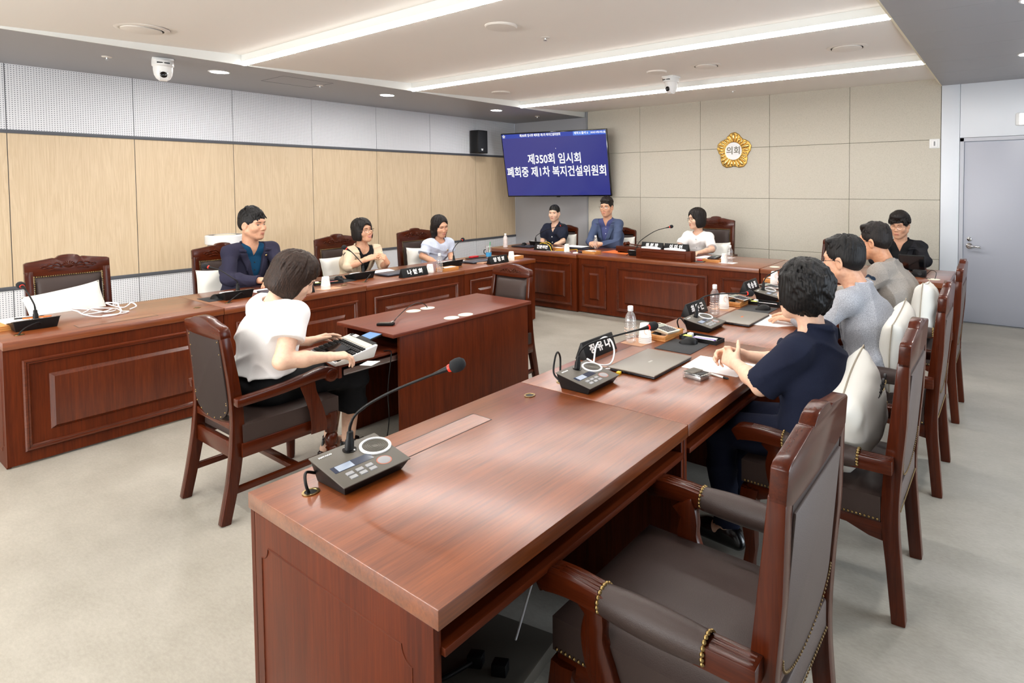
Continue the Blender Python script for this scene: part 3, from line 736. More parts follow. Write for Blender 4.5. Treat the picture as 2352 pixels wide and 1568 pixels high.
CREST_TOP = [(.25, 1.022), (.235, 1.031), (.20, 1.036), (.15, 1.044), (.105, 1.052), (.086, 1.055), (.078, 1.050), (.070, 1.054), (.055, 1.068), (.03, 1.074), (0, 1.076)]
def high_chair(label, loc, rz, group, k=1.0):
    t = thing('council_armchair', label, 'chair', loc, rz, group)
    hw = .25
    cl = sm2([(-.364, 0), (-.346, .20), (-.331, .38), (-.338, .55), (-.356, .74), (-.371, .96)], 5)
    th = lerp_list([.048, .052, .060, .060, .056, .040], len(cl))
    for s in (-1, 1):
        MB().prism(strip_poly(cl, th), 'y', s * hw - s * .046, s * hw).build('back_leg', M['chair_z'], t, bevel=.004)
    # crest rail, leaning back
    prof = [(y, z) for y, z in CREST_TOP] + [(-y, z) for y, z in CREST_TOP[-2::-1]]
    low = [(-.25, .945), (-.20, .925), (-.10, .918), (0, .916), (.10, .918), (.20, .925), (.25, .945)]
    cr = MB().prism(prof + low, 'x', -.020, .020); cr.v = [(x - .371 - .07 * (z - .94), y, z) for x, y, z in cr.v]
    crest = cr.build('crest_rail', M['chair_y'], t, bevel=.004)
    cv = MB()
    def P(y, z, d=.023): return (d - .371 - .07 * (z - .94), y, z)
    cv.ball(P(0, .995, .018), (.012, .034, .026), 14, 8)
    for q in range(9):
        a = math.pi * q / 8; cv.tube([P(.010 * math.cos(a), .990 + .008 * math.sin(a), .030), P(.040 * math.cos(a), .990 + .034 * math.sin(a), .026)], [.004, .006], 6)
    for s in (-1, 1):
        for (y0, z0, y1, z1) in ((.04, .985, .085, 1.008), (.04, .975, .10, .985), (.075, .99, .125, 1.00), (.09, .978, .15, .978), (.12, .99, .165, .985), (.05, .962, .12, .960)):
            cv.tube(smooth_path([P(s * y0, z0), P(s * (y0 + y1) / 2, max(z0, z1) + .008), P(s * y1, z1)], 4), [.005] * 4 + [.007] * 4 + [.003], 6)
    cv.build('carving', M['chair_y'], crest, smooth=60)
    # lower back rail
    MB().prism(strip_poly(sm2([(-.328, .50), (-.333, .55)], 2), [.05] * 3), 'y', -.206, .206).build('lower_back_rail', M['chair_y'], t, bevel=.003)
    bp = pad(-.022, .030, -.196, .196, .525, .925, .026, 12, 12, 'x'); bp.v = [(x - .330 - .085 * (z - .5), y, z) for x, y, z in bp.v]
    bp.build('back_cushion', M['leather'], t, smooth=60)
    n1 = MB(); pts = []
    def B(y, z, d): return Vector((d - .330 - .085 * (z - .5), y, z))
    for y in np.linspace(-.199, .199, 31): pts.append((B(y, .918, .020), (1, 0, .1)))
    for z in np.linspace(.54, .905, 27):
        for s in (-1, 1): pts.append((B(s * .199, z, .020), (1, 0, .1)))
    nails(n1, pts, .0052, 7); n1.build('nail_trim', M['brass'], t, smooth=60)
    # rear leather panel with a curved foot
    ply = [(-.19, .905), (.19, .905)] + [(.205 * math.cos(a) * .93, .58 - .10 * math.sin(a)) for a in np.linspace(0, math.pi, 15)]
    rp = MB().prism(ply, 'x', -.010, .0); rp.v = [(x - .349 - .085 * (z - .5), y, z) for x, y, z in rp.v]
    rp.build('back_panel', M['leather_back'], t, bevel=.003)
    n2 = MB(); nails(n2, [((-.3605 - .085 * (z - .5), y, z), (-1, 0, 0)) for y, z in [(.195 * math.cos(a), .58 - .097 * math.sin(a)) for a in np.linspace(.05, math.pi - .05, 44)]], .0042, 7)
    n2.build('rear_nail_trim', M['bronze'], t, smooth=60)
    # seat
    pad(-.300, .238, -.248, .248, .365, .478, .022, 14, 14).build('seat_cushion', M['leather'], t, smooth=50)
    sf = MB()
    low = [(-.31, .362), (.228, .362), (.228, .295), (.17, .300), (.10, .325), (-.03, .334), (-.18, .325), (-.26, .298), (-.31, .292)]
    for s in (-1, 1): sf.prism(low, 'y', s * .243 - s * .022, s * .243)
    fl = [(-.243, .362), (.243, .362), (.243, .295), (.18, .302), (.10, .328), (0, .336), (-.10, .328), (-.18, .302), (-.243, .295)]
    sf.prism(fl, 'x', .206, .228).prism(fl, 'x', -.32, -.30)
    sf.build('seat_rail', M['chair_x'], t, bevel=.003)
    n3 = MB(); pts = []
    for x in np.linspace(-.29, .223, 36):
        for s in (-1, 1): pts.append(((x, s * .249, .372), (0, s, 0)))
    for y in np.linspace(-.235, .235, 32): pts.append(((.238, y, .372), (1, 0, 0)))
    nails(n3, pts, .0052, 7); n3.build('seat_nail_trim', M['brass'], t, smooth=60)
    n5 = MB(); nails(n5, [((-.3585, y, .395), (-1, 0, 0)) for y in np.linspace(-.19, .19, 32)], .0048, 7); n5.build('rear_apron_nail_trim', M['bronze'], t, smooth=60)
    MB().box(-.356, -.302, -.205, .205, .385, .47, .008).build('rear_apron_leather', M['leather_back'], t)
    # front legs
    for s in (-1, 1):
        ring = []
        for f, x, y, r in ((0, .200, .222, .036), (.25, .213, .228, .034), (.5, .206, .226, .026), (.75, .200, .222, .021), (.92, .208, .226, .021), (1.0, .214, .230, .026)):
            z = .345 * (1 - f)
            ring.append([(x + r * c, s * y + r * d, z) for c, d in ((-1, -1), (0, -1.12), (1, -1), (1.12, 0), (1, 1), (0, 1.12), (-1, 1), (-1.12, 0))])
        MB().ring_loft(ring).build('front_leg', M['chair_z'], t, smooth=60)
        # arm rest with leather sleeve and nail rows
        yc = s * .272
        ac = sm2([(-.345, .592), (-.15, .590), (.04, .592), (.14, .596), (.223, .588), (.250, .572)], 5)
        at = lerp_list([.050, .050, .050, .052, .058, .046], len(ac))
        a = MB().prism(strip_poly(ac, at), 'y', yc - .027, yc + .027)
        arm = a.build('armrest', M['chair_x'], t, bevel=.008)
        for (xa, za, xb, zb) in ((-.335, .6155, -.237, .6155), (.053, .6185, .178, .6215)):
            r = MB()
            for q in (-.012, 0, .012): r.tube([(xa, yc + q, za), (xb, yc + q, zb)], .003, 6)
            r.build('arm_reeding', M['chair_x'], arm, smooth=60)
        rings = []
        for x in np.linspace(-.227, .048, 10):
            u = (x + .0895) / .1375; sw = .033 + .006 * (1 - u * u); rings.append([(x, yc + sw * math.cos(q), .592 + (.036 + .006 * (1 - u * u)) * math.sin(q)) for q in [2 * math.pi * j / 18 for j in range(18)]])
        MB().ring_loft(rings).build('arm_pad', M['leather'], arm, smooth=60)
        for x in (-.228, .049):
            n4 = MB(); nails(n4, [((x, yc + .032 * math.cos(q), .593 + .035 * math.sin(q)), (0, math.cos(q), math.sin(q))) for q in np.linspace(-.4, math.pi + .4, 13)], .006, 8); n4.build('arm_nail_trim', M['brass'], arm, smooth=60)
        sc = sm2([(.038, .33), (.073, .40), (.093, .47), (.088, .53), (.113, .575)], 4)
        MB().prism(strip_poly(sc, lerp_list([.075, .085, .072, .060, .085], len(sc))), 'y', yc - s * .018 - .016, yc - s * .018 + .016).build('arm_support', M['chair_z'], t, bevel=.006)
    return t

def side_chair(label, loc, rz, group):
    t = thing('side_armchair', label, 'chair', loc, rz, group)
    hw = .245
    def taper(mb):
        mb.v = [(x, y * (1 - .165 * max(0, z - .2) / .73), z) for x, y, z in mb.v]; return mb
    cl = sm2([(-.335, 0), (-.295, .20), (-.268, .40), (-.268, .60), (-.300, .885)], 5)
    th = lerp_list([.044, .050, .056, .050, .040], len(cl))
    for s in (-1, 1):
        taper(MB().prism(strip_poly(cl, th), 'y', s * hw - s * .040, s * hw)).build('back_leg', M['chair_z'], t, bevel=.005)
    top = [(.245, .912), (.232, .930), (.20, .938), (.15, .944), (.10, .957), (.05, .966), (0, .968)]
    prof = top + [(-y, z) for y, z in top[-2::-1]] + [(-.245, .875), (-.15, .868), (0, .866), (.15, .868), (.245, .875)]
    cr = MB().prism(prof, 'x', -.024, .024); cr.v = [(x - .298 - .12 * (z - .88), y, z) for x, y, z in cr.v]
    crest = taper(cr).build('crest_rail', M['chair_y'], t, bevel=.006)
    cv = MB()
    def P(y, z, d=.026): return (d - .298 - .12 * (z - .88), y, z)
    cv.ball(P(0, .915, .021), (.010, .022, .018), 12, 7)
    for s in (-1, 1):
        for (y0, z0, y1, z1) in ((.025, .915, .07, .925), (.03, .905, .085, .908), (.06, .92, .115, .912), (.08, .908, .14, .905)):
            cv.tube(smooth_path([P(s * y0, z0), P(s * (y0 + y1) / 2, max(z0, z1) + .006), P(s * y1, z1)], 4), [.003] * 4 + [.005] * 4 + [.002], 6)
    taper(cv).build('carving', M['chair_y'], crest, smooth=60)
    bp = pad(-.018, .026, -.200, .200, .50, .862, .024, 12, 12, 'x'); bp.v = [(x - .268 - .10 * max(0, z - .6), y, z) for x, y, z in bp.v]
    taper(bp).build('back_cushion', M['leather'], t, smooth=60)
    ply = [(-.203, .875), (.203, .875)] + [(.203 * math.cos(a), .55 - .10 * math.sin(a)) for a in np.linspace(0, math.pi, 15)]
    rp = MB().prism(ply, 'x', -.016, -.004); rp.v = [(x - .276 - .10 * max(0, z - .6), y, z) for x, y, z in rp.v]
    taper(rp).build('back_panel', M['leather_dark'], t, bevel=.003)
    n2 = MB(); nails(n2, [((-.293 - .10 * max(0, z - .6), y, z), (-1, 0, 0)) for y, z in [(s * .19, z) for s in (-1, 1) for z in np.linspace(.56, .86, 6)] + [(.19 * math.cos(a), .55 - .09 * math.sin(a)) for a in np.linspace(0, math.pi, 8)]], .004, 6)
    taper(n2).build('rear_nail_trim', M['brass'], t, smooth=60)
    lr = [(-.21, .455), (.21, .455), (.21, .505)] + [(.205 * math.cos(a), .545 - .10 * math.sin(a)) for a in np.linspace(0.1, math.pi - .1, 9)] + [(-.21, .505)]
    MB().prism([(-.205, .43), (.205, .43), (.205, .47), (.1, .452), (0, .446), (-.1, .452), (-.205, .47)], 'x', -.285, -.262).build('lower_back_rail', M['chair_y'], t, bevel=.003)
    pad(-.250, .222, -.245, .245, .368, .470, .018, 14, 14).build('seat_cushion', M['leather'], t, smooth=50)
    sf = MB()
    for s in (-1, 1): sf.box(-.26, .21, s * .24 - .012, s * .24 + .012, .300, .368)
    sf.box(.195, .212, -.24, .24, .300, .368).box(-.285, -.26, -.23, .23, .290, .368)
    sf.build('seat_rail', M['chair_x'], t, bevel=.003)
    for s in (-1, 1):
        Mx = Matrix.Translation((.190, s * .222, 0))
        MB().lathe([(.018, 0), (.021, .02), (.024, .12), (.026, .17), (.030, .178), (.022, .186), (.029, .194), (.033, .212), (.033, .232), (.026, .250), (.019, .258), (.031, .268), (.034, .30), (.034, .375), (.001, .376)], 20, Mx).build('front_leg', M['chair_z'], t, smooth=50)
        yc = s * .262
        ac = sm2([(-.29, .578), (-.18, .582), (-.06, .590), (.05, .604), (.125, .612), (.170, .597)], 6)
        at = lerp_list([.040, .044, .046, .050, .060, .062], len(ac))
        arm = MB().prism(strip_poly(ac, at), 'y', yc - .024, yc + .024).lathe([(.036, -.0255), (.036, .0255)], 24, Matrix.Translation((.168, yc, .590)) @ Matrix.Rotation(R(90), 4, 'X')).build('armrest', M['chair_x'], t, bevel=.007)
        ro = MB()
        for r in (.017, .008):
            ro.tube([(.170 + r * math.cos(q), yc + s * .0262, .588 + r * math.sin(q)) for q in [2 * math.pi * j / 20 for j in range(20)]], .002, 6, closed=True)
        ro.build('arm_rosette', M['chair_x'], arm, smooth=60)
        sc = sm2([(.095, .305), (.095, .36), (.080, .44), (.055, .52), (.040, .585)], 4)
        MB().prism(strip_poly(sc, lerp_list([.085, .082, .070, .066, .080], len(sc))), 'y', yc - .018, yc + .014 * s).build('arm_support', M['chair_z'], t, bevel=.006)
        MB().box(-.300, .19, s * .225 - .012, s * .225 + .012, .130, .160).build('side_stretcher', M['chair_x'], t, bevel=.003)
    MB().box(-.02, .02, -.22, .22, .132, .158).build('cross_stretcher', M['chair_y'], t, bevel=.003)
    return t

PI = math.pi
RX = -.70
hc = high_chair('empty armchair nearest the camera at the near right desk', (-.762, 1.385, 0), PI, 'high backed armchairs')
dup(hc, (-.685, 2.49, 0), PI, 'armchair holding the pillow with black lettering, behind the woman in navy')
dup(hc, (-.662, 3.535, 0), PI, 'armchair behind the man in the light grey jacket')
dup(hc, (-.660, 4.63, 0), PI, 'armchair behind the man in the taupe jacket, nearest the grey door')
LX = -5.845
dup(hc, (LX, 1.335, 0), 0, 'empty armchair with a long cream pillow at the left row, far left of the photo')
dup(hc, (LX, 2.42, 0), 0, 'armchair behind the man in the navy suit at the left row')
dup(hc, (LX, 3.54, 0), 0, 'armchair behind the woman in the beige jacket')
dup(hc, (LX, 4.55, 0), 0, 'armchair behind the woman in pale blue at the left row')
bc = dup(hc, (-3.36, 6.86, 0), -PI / 2, 'tall carved armchair behind the chairperson in white'); bc.scale = (1.05, 1.10, 1.085)
sc_ = side_chair('wooden armchair of the woman typing at the centre desk, seen from behind', (-3.30, 1.505, 0), PI / 2, 'plain wooden armchairs')
fc = dup(sc_, (-3.345, 3.06, 0), -PI / 2, 'empty armless wooden chair pushed in at the far side of the centre desk')
for o in list(fc.children):          # this one has no arms
    if o.name.startswith('arm'):
        for g_ in list(o.children): bpy.data.objects.remove(g_)
        bpy.data.objects.remove(o)
fc.name = 'side_chair'
dup(sc_, (-5.90, 6.86, 0), -PI / 2, 'wooden armchair behind the woman in the dark dress by the screen')
dup(sc_, (-4.82, 6.88, 0), -PI / 2, 'wooden armchair behind the smiling man in the blue jacket')
dup(sc_, (-1.70, 6.88, 0), -PI / 2, 'empty wooden armchair behind the right back desk')
dup(sc_, (-1.00, 6.86, 0), -PI / 2, 'wooden armchair under the curly haired man in black')
# ------------------------------------------------------------------ microphones
def mic_device(label, loc, rz, neck, cord=None, head_dir=None):
    """user side is +x, user's right is +y; neck: points from the socket to the tip, in world axes relative to the device"""
    t = thing('conference_microphone', label, 'microphone', loc, rz, 'desk microphones with goosenecks')
    def slab(dx0, dx1, dy, zf0, zf1, zb0, zb1): return [(dx0, -dy, zb0), (dx1, -dy, zf0), (dx1, dy, zf0), (dx0, dy, zb0), (dx0, -dy, zb1), (dx1, -dy, zf1), (dx1, dy, zf1), (dx0, dy, zb1)]
    Q = [(0, 3, 2, 1), (4, 5, 6, 7), (0, 1, 5, 4), (1, 2, 6, 5), (2, 3, 7, 6), (3, 0, 4, 7)]
    bv = [(-.078, -.092, 0), (.068, -.092, 0), (.068, .092, 0), (-.078, .092, 0), (-.094, -.104, .064), (.088, -.104, .030), (.088, .104, .030), (-.094, .104, .064)]
    MB().add(bv, Q).build('base', M['black'], t, bevel=.003)
    MB().add(slab(-.097, .091, .107, .030, .034, .0645, .069), Q).build('face_plate', M['device_top'], t, bevel=.002)
    sl = math.atan2(.035, .188)
    def F(x, y, d=0.0): return Vector((x, y, .0685 - (x + .097) * .186 + d))
    FM = frame(F(0, 0, .0005), (0, 1, 0), (-1, 0, .186))     # text x runs to +y, up is away from the user
    def flat(nm, m, x0, x1, y0, y1, d=.0012, par=t):
        vs = [tuple(F(x, y, -.001)) for x, y in ((x0, y0), (x1, y0), (x1, y1), (x0, y1))] + [tuple(F(x, y, d)) for x, y in ((x0, y0), (x1, y0), (x1, y1), (x0, y1))]
        return MB().add(vs, Q).build(nm, m, par, smooth=0)
    flat('display', M['device_glass'], -.012, .020, -.090, .030)
    flat('pale_display_window', M['device_lcd'], -.010, .018, -.078, -.030, .0016)  # pale flat-coloured patch on the display
    b = MB()
    for i in range(3):
        for j in range(2):
            x0, y0 = .036 + j * .020, -.072 + i * .030
            b.add([tuple(F(x, y, -.001)) for x, y in ((x0, y0), (x0 + .015, y0), (x0 + .015, y0 + .022), (x0, y0 + .022))] + [tuple(F(x, y, .003)) for x, y in ((x0 + .001, y0 + .001), (x0 + .014, y0 + .001), (x0 + .014, y0 + .021), (x0 + .001, y0 + .021))], Q)
    b.build('keys', M['grey_key'], t, smooth=0)
    rt = Matrix.Translation(F(.048, .045)) @ Matrix.Rotation(sl, 4, 'Y')
    MB().lathe([(.019, -.001), (.019, .0015), (.016, .003), (.001, .003)], 24, rt).build('talk_button', M['grey_key'], t)
    MB().lathe([(.022, -.001), (.022, .0012), (.019, .0012)], 28, rt).build('talk_button_ring', plain('amber_ring', srgb(178, 96, 70), .4) if 'amber_ring' not in bpy.data.materials else bpy.data.materials['amber_ring'], t)
    rs = Matrix.Translation(F(-.030, .066)) @ Matrix.Rotation(sl, 4, 'Y')
    MB().lathe([(.047, -.002), (.047, .004), (.044, .006), (.039, .005), (.038, .001)], 40, rs).build('speaker_ring', M['white_gloss'], t)
    g = MB()
    g.lathe([(.0385, -.001), (.0385, .0025), (.001, .003)], 36, rs)
    for r in (.008, .014, .020, .026, .032): g.lathe([(r, .002), (r + .001, .0042), (r + .003, .0042), (r + .004, .002)], 32, rs, cap=False)
    g.build('speaker_grille', M['device_top'], t)
    text_mesh('logo', 'HAYACO', .0095, M['white_ink'], t, frame(F(-.075, -.068, .0012), (0, 1, 0), (-1, 0, .186)), .0004, .0003)
    # socket, gooseneck and foam head: built in world axes and turned back into the device's frame
    inv = Matrix.Rotation(-rz, 4, 'Z')
    P = [inv @ Vector(p) for p in neck]
    sock = F(-.062, .0)
    P = [sock] + [Vector(p) for p in P]
    MB().lathe([(.020, .0), (.020, .003), (.016, .004)], 24, Matrix.Translation(sock) @ Matrix.Rotation(sl, 4, 'Y')).build('socket_ring', M['black_gloss'], t)
    d0 = (P[1] - P[0]).normalized()
    q = Vector((0, 0, 1)).rotation_difference(d0).to_matrix().to_4x4()
    MB().lathe([(.0135, .002), (.0130, .030), (.0105, .034), (.0095, .054), (.006, .058)], 16, Matrix.Translation(sock) @ q).build('neck_plug', M['black'], t)
    sp = smooth_path(P, 8)
    neck_o = MB().tube(sp, [.0048 if i < len(sp) * .3 else .0042 for i in range(len(sp))], 10).build('gooseneck', M['black'], t, smooth=60)
    dd = (sp[-1] - sp[-4]).normalized(); q = Vector((0, 0, 1)).rotation_difference(dd).to_matrix().to_4x4(); HM = Matrix.Translation(sp[-1]) @ q
    MB().lathe([(.0045, -.050), (.0085, -.012), (.0105, -.001)], 14, HM).build('head_stem', M['black'], t)
    MB().lathe([(.0112, -.001), (.0118, .002), (.0118, .007), (.011, .009)], 18, HM).build('red_ring', M['red_ring'], t)
    MB().lathe([(.012, .007), (.019, .013), (.0215, .026), (.020, .040), (.013, .050), (.001, .053)], 20, HM).build('foam_cover', M['foam'], t, smooth=60)
    if cord:
        c = MB(); Cp = [inv @ Vector(p) for p in cord]
        c.tube(smooth_path(Cp, 8), .0042, 8); c.build('cord', M['black'], t, smooth=60)
    return t
R_NECK = lambda dx, dy, h: [(-.062 + .01 * 0 + dx * .02, dy * .02, .13), (dx * .16 - .06, dy * .16, .225), (dx * .5 - .06, dy * .5, .225 + h * .40), (dx - .06, dy, .225 + h)]
# near right desk: tip found above the desk
mic_device('microphone on the near right desk with a white ringed speaker, closest to the camera', (-1.617, .980, TOP), 0, [(-.064, .006, .135), (-.035, .025, .185), (.055, .075, .245), (.207, .163, .318)], [(-.080, -.095, .025), (-.075, -.125, .040), (-.040, -.145, .028), (-.030, -.138, -.012)])
mic_device('microphone between the name plate and the closed laptop of the woman in navy', (-1.520, 1.978, TOP), 0, [(-.060, .010, .125), (-.030, .045, .165), (.03, .14, .187), (.115, .31, .205)], [(-.080, -.095, .03), (-.115, -.095, .06), (-.125, -.075, .115), (-.135, -.045, .135), (-.150, -.010, .10), (-.140, -.022, .04), (-.134, -.026, -.012)])
mic_device('microphone in front of the man in the light grey jacket', (-1.535, 3.160, TOP), 0, [(-.060, .010, .125), (-.040, .045, .175), (.03, .14, .19), (.135, .32, .175)], [(-.08, -.10, .035), (-.10, -.13, .075), (-.12, -.13, .05), (-.116, -.106, -.012)])
mic_device('microphone in front of the man in the taupe jacket, half hidden by dark curly hair', (-1.515, 4.250, TOP), 0, [(-.060, .010, .125), (-.030, .045, .175), (.05, .12, .215), (.20, .22, .235)], [(-.08, -.10, .035), (-.10, -.14, .085), (-.13, -.15, .05), (-.135, -.13, -.012)])
L_NECK = [(.064, 0, .13), (.02, .0, .20), (-.13, -.06, .265)]
mic_device('microphone at the near end of the left row by the tan tray', (-5.062, .917, TOP), PI, [(.062, -.002, .130), (.045, -.006, .165), (-.060, -.014, .225), (-.13, -.020, .248)], [(.085, .02, .03), (.10, .0, .045), (.14, -.06, .030), (.183, -.098, .004), (.186, -.098, -.012)])
mic_device('microphone in front of the man in the navy suit, with a mouse beside it', (-5.070, 2.045, TOP), PI, [(.062, -.002, .130), (.048, -.03, .165), (-.040, -.085, .228), (-.10, -.13, .25)], [(.085, .03, .03), (.11, .0, .050), (.15, -.06, .030), (.185, -.118, .004), (.188, -.118, -.012)])
mic_device('microphone in front of the woman in the beige jacket', (-5.130, 3.135, TOP), PI, [(.062, -.002, .130), (.050, -.02, .165), (-.02, -.055, .245), (-.06, -.085, .282)], [(.085, .03, .03), (.14, .02, .045), (.20, -.04, .030), (.25, -.102, .004), (.252, -.102, -.012)])
mic_device('microphone in front of the woman in pale blue', (-5.070, 4.150, TOP), PI, [(.060, -.002, .130), (.035, .015, .175), (-.03, .12, .225), (-.09, .24, .255)], [(.085, .05, .03), (.11, .06, .04), (.13, .07, .03)])
mic_device('microphone of the woman in the dark dress, on the left back desk', (-5.70, 6.26, TOP), PI / 2, [(.0, -.062, .12), (.03, -.05, .16), (.16, -.02, .23), (.40, .02, .30)])
mic_device('microphone beside the chairperson sign stand on the back desk', (-3.83, 6.02, TOP), PI / 2, [(.02, -.06, .12), (.06, -.04, .19), (.18, .10, .30), (.30, .24, .345)], [(-.02, -.09, .03), (-.06, -.11, .03), (-.10, -.12, .006)])

# ------------------------------------------------------------------ name plates
def plate(label, text, loc, rz, L=.27, h=.085, w=.075, group='black name plates', both=False, size=.06, space=1.0):
    """long side along x, lettering faces -y"""
    t = thing('name_plate', label, 'name plate', loc, rz, group)
    MB().prism([(-w / 2, 0), (w / 2, 0), (.004, h), (-.004, h)], 'x', -L / 2, L / 2).build('block', M['black'], t, bevel=.001)
    text_mesh('lettering', text, size * .88, M['white_ink'], t, frame((0, -w / 4 - .0035, h * .50), (1, 0, 0), (0, w / 2 - .004, h)), .0006, .0022, space=space)
    return t
plate('black name plate by the near right laptop, partly behind its microphone neck', '정 유 나', (-1.773, 2.380, TOP), PI / 2, .262)
plate('black name plate facing the man in the light grey jacket', '최 무 근', (-1.768, 3.480, TOP), PI / 2, .262)
plate('black name plate in front of the man in the taupe jacket', '박 승 종', (-1.780, 4.495, TOP), PI / 2, .262)
plate('black name plate half hidden behind the brown bob of the typing woman', '영 석', (-4.80, 2.385, TOP), PI / 2, .262, size=.06)
plate('black name plate in front of the woman in beige', '나 현 희', (-4.800, 3.492, TOP), PI / 2, .285)
plate('black name plate at the far end of the left row', '양 정 화', (-4.800, 4.594, TOP), PI / 2, .275)
plate('black name plate under the yellow cable on the left back desk', '전문위원', (-5.23, 5.835, TOP), R(3), .27, size=.058)

# chairperson's sign stand
t = thing('sign_stand', 'wooden box stand under the two chairperson plates', 'stand', (-3.342, 5.825, TOP), R(-3))
MB().box(-.375, .375, -.055, .055, 0, .118, .004).build('body', M['mah_x'], t)
m_ = MB(); moulding_ring(m_, -.31, .31, .022, .098, .016, .006); m_.v = [(y, -.055 - x, z) for x, y, z in m_.v]; m_.build('moulding', M['mah_x'], t)
plate('left plate on the chairperson sign stand, a white strip over its foot', '위 원 장', (-3.515, 5.835, TOP + .118), R(-3), .30, .075, .06)
plate('right plate on the chairperson sign stand, a white strip over its foot', '이 미 연', (-3.185, 5.818, TOP + .118), R(-3), .32, .075, .06)
for x, y, L, lab in ((-3.517, 5.798, .27, 'white paper strip curling in front of the left chairperson plate'), (-3.188, 5.781, .29, 'white paper strip curling in front of the right chairperson plate')):
    s = MB(); n = 14; rings = []
    for i in range(n + 1):
        u = i / n; hh = .018 + .014 * math.sin(math.pi * u) ; rings.append([(L * (u - .5), -.004 + .004 * math.sin(6 * u), .002), (L * (u - .5), .0, .002), (L * (u - .5), .0 + .003, hh), (L * (u - .5), -.002, hh)])
    tag(s.ring_loft(rings).build('paper_strip', M['paper'], loc=(x, y, TOP + .118), rot=(0, 0, R(-3))), lab, 'paper', 'paper strips on the sign stand')

# ------------------------------------------------------------------ bottles and cups
def bottle(label, loc, k=1.0, milky=False):
    t = thing('water_bottle', label, 'bottle', loc, 0, 'small water bottles')
    prof = [(.001, .002), (.024, .0), (.029, .004), (.0315, .012)]
    z = .016
    while z < .118:
        prof += [(.0318, z), (.0322, z + .005), (.0290, z + .009), (.0290, z + .011)]; z += .0145
    prof += [(.0315, .124), (.0305, .136), (.024, .156), (.016, .168), (.0125, .173), (.0125, .186)]
    prof = [(r * k, z * k) for r, z in prof]
    MB().lathe(prof, 28).build('body', M['milky'] if milky else M['pet'], t, smooth=60)
    MB().lathe([(.0148 * k, .176 * k), (.0155 * k, .180 * k), (.0155 * k, .200 * k), (.0140 * k, .203 * k), (.001, .203 * k)], 24).build('cap', M['white_plastic'], t)
    if not milky:
        lb = MB()
        for a0 in (200, 250, 300, 20):
            rings = []
            for zz in (.060, .064, .068): rings.append(zz)
            for zz in (.05, .066, .082):
                pts = [((.0325 * k) * math.cos(R(a)), (.0325 * k) * math.sin(R(a)), zz * k) for a in np.linspace(a0, a0 + 34, 5)]
                lb.tube(pts, .0016, 5)
        lb.build('printed_marks', M['peach'], t)
    return t
bottle('clear water bottle beside the name plate of the woman in navy', (-1.742, 2.652, TOP))
bottle('clear water bottle in front of the man in the light grey jacket', (-1.640, 3.522, TOP))
bottle('clear water bottle on the left row, right of the middle name plate', (-4.784, 3.785, TOP), .95)
bottle('clear water bottle at the clasped hands of the blue jacketed man', (-4.70, 6.30, TOP), .92)
bottle('clear water bottle to the right of the chairperson', (-2.584, 5.945, TOP), .98)
bottle('milky white bottle at the left end of the back desk', (-5.905, 5.80, TOP), .98, True)
def cups(label, loc, n, up=True, k=1.0):
    t = thing('paper_cup_stack', label, 'paper cup', loc, 0, 'upturned paper cups')
    for i in range(n):
        z = i * .010
        MB().lathe([(.0365 * k, z + .0), (.0372 * k, z + .002), (.0358 * k, z + .004), (.0275 * k, z + .073), (.0265 * k, z + .075), (.0255 * k, z + .073), (.001, z + .0725)], 28).build('cup', M['cup'], t)
    sw = MB(); z0 = (n - 1) * .010
    pts = []
    for a in np.linspace(0, 1.5 * math.pi, 14):
        az = R(-40) + .45 * math.cos(a); zz = z0 + .040 + .018 * math.sin(a); r = .0367 - (zz - z0) * .125; pts.append((r * k * math.cos(az), r * k * math.sin(az), zz))
    sw.tube(pts, .0016, 5); sw.build('printed_swirl', M['peach'], t)
    return t
cups('stack of upturned paper cups beside the bottle of the woman in navy', (-1.678, 2.700, TOP), 4)
cups('stack of upturned paper cups behind the bottle of the man in light grey', (-1.675, 3.745, TOP), 4)
cups('stack of upturned paper cups in front of the man in the taupe jacket', (-1.724, 4.925, TOP), 4)
cups('stack of upturned paper cups right of the half hidden name plate', (-4.835, 2.645, TOP), 4)
cups('stack of upturned paper cups right of the middle name plate on the left row', (-4.845, 3.715, TOP), 2)
cups('stack of upturned paper cups at the far end of the left row', (-4.825, 4.830, TOP), 4)
cups('stack of upturned paper cups on the left back desk', (-4.805, 5.815, TOP), 4)
cups('stack of upturned paper cups beside the bottle right of the chairperson', (-2.648, 5.935, TOP), 4)
def sheet(label, pts, z, mat='paper', name='paper_sheet', cat='paper', th=.0012, group=None):
    cx = sum(p[0] for p in pts) / len(pts); cy = sum(p[1] for p in pts) / len(pts)
    o = MB().prism([(x - cx, y - cy) for x, y in pts], 'z', 0, th).build(name, M[mat], loc=(cx, cy, z), smooth=0)
    return tag(o, label, cat, group)
sheet('tan paper mat under the bottle and cups of the woman in navy', [(-1.785, 2.615), (-1.650, 2.612), (-1.635, 2.745), (-1.775, 2.75)], TOP, 'orange_paper', 'paper_mat', 'paper mat', .0008, 'tan paper mats')
sheet('tan paper mat under the cups of the man in light grey', [(-1.735, 3.66), (-1.60, 3.665), (-1.605, 3.80), (-1.735, 3.80)], TOP, 'orange_paper', 'paper_mat', 'paper mat', .0008, 'tan paper mats')
sheet('tan paper mat under the cups at the half hidden name plate', [(-4.90, 2.59), (-4.77, 2.60), (-4.775, 2.76), (-4.90, 2.75)], TOP, 'orange_paper', 'paper_mat', 'paper mat', .0008, 'tan paper mats')
sheet('tan paper mat under the cups at the far end of the left row', [(-4.88, 4.77), (-4.755, 4.775), (-4.76, 4.91), (-4.88, 4.90)], TOP, 'orange_paper', 'paper_mat', 'paper mat', .0008, 'tan paper mats')
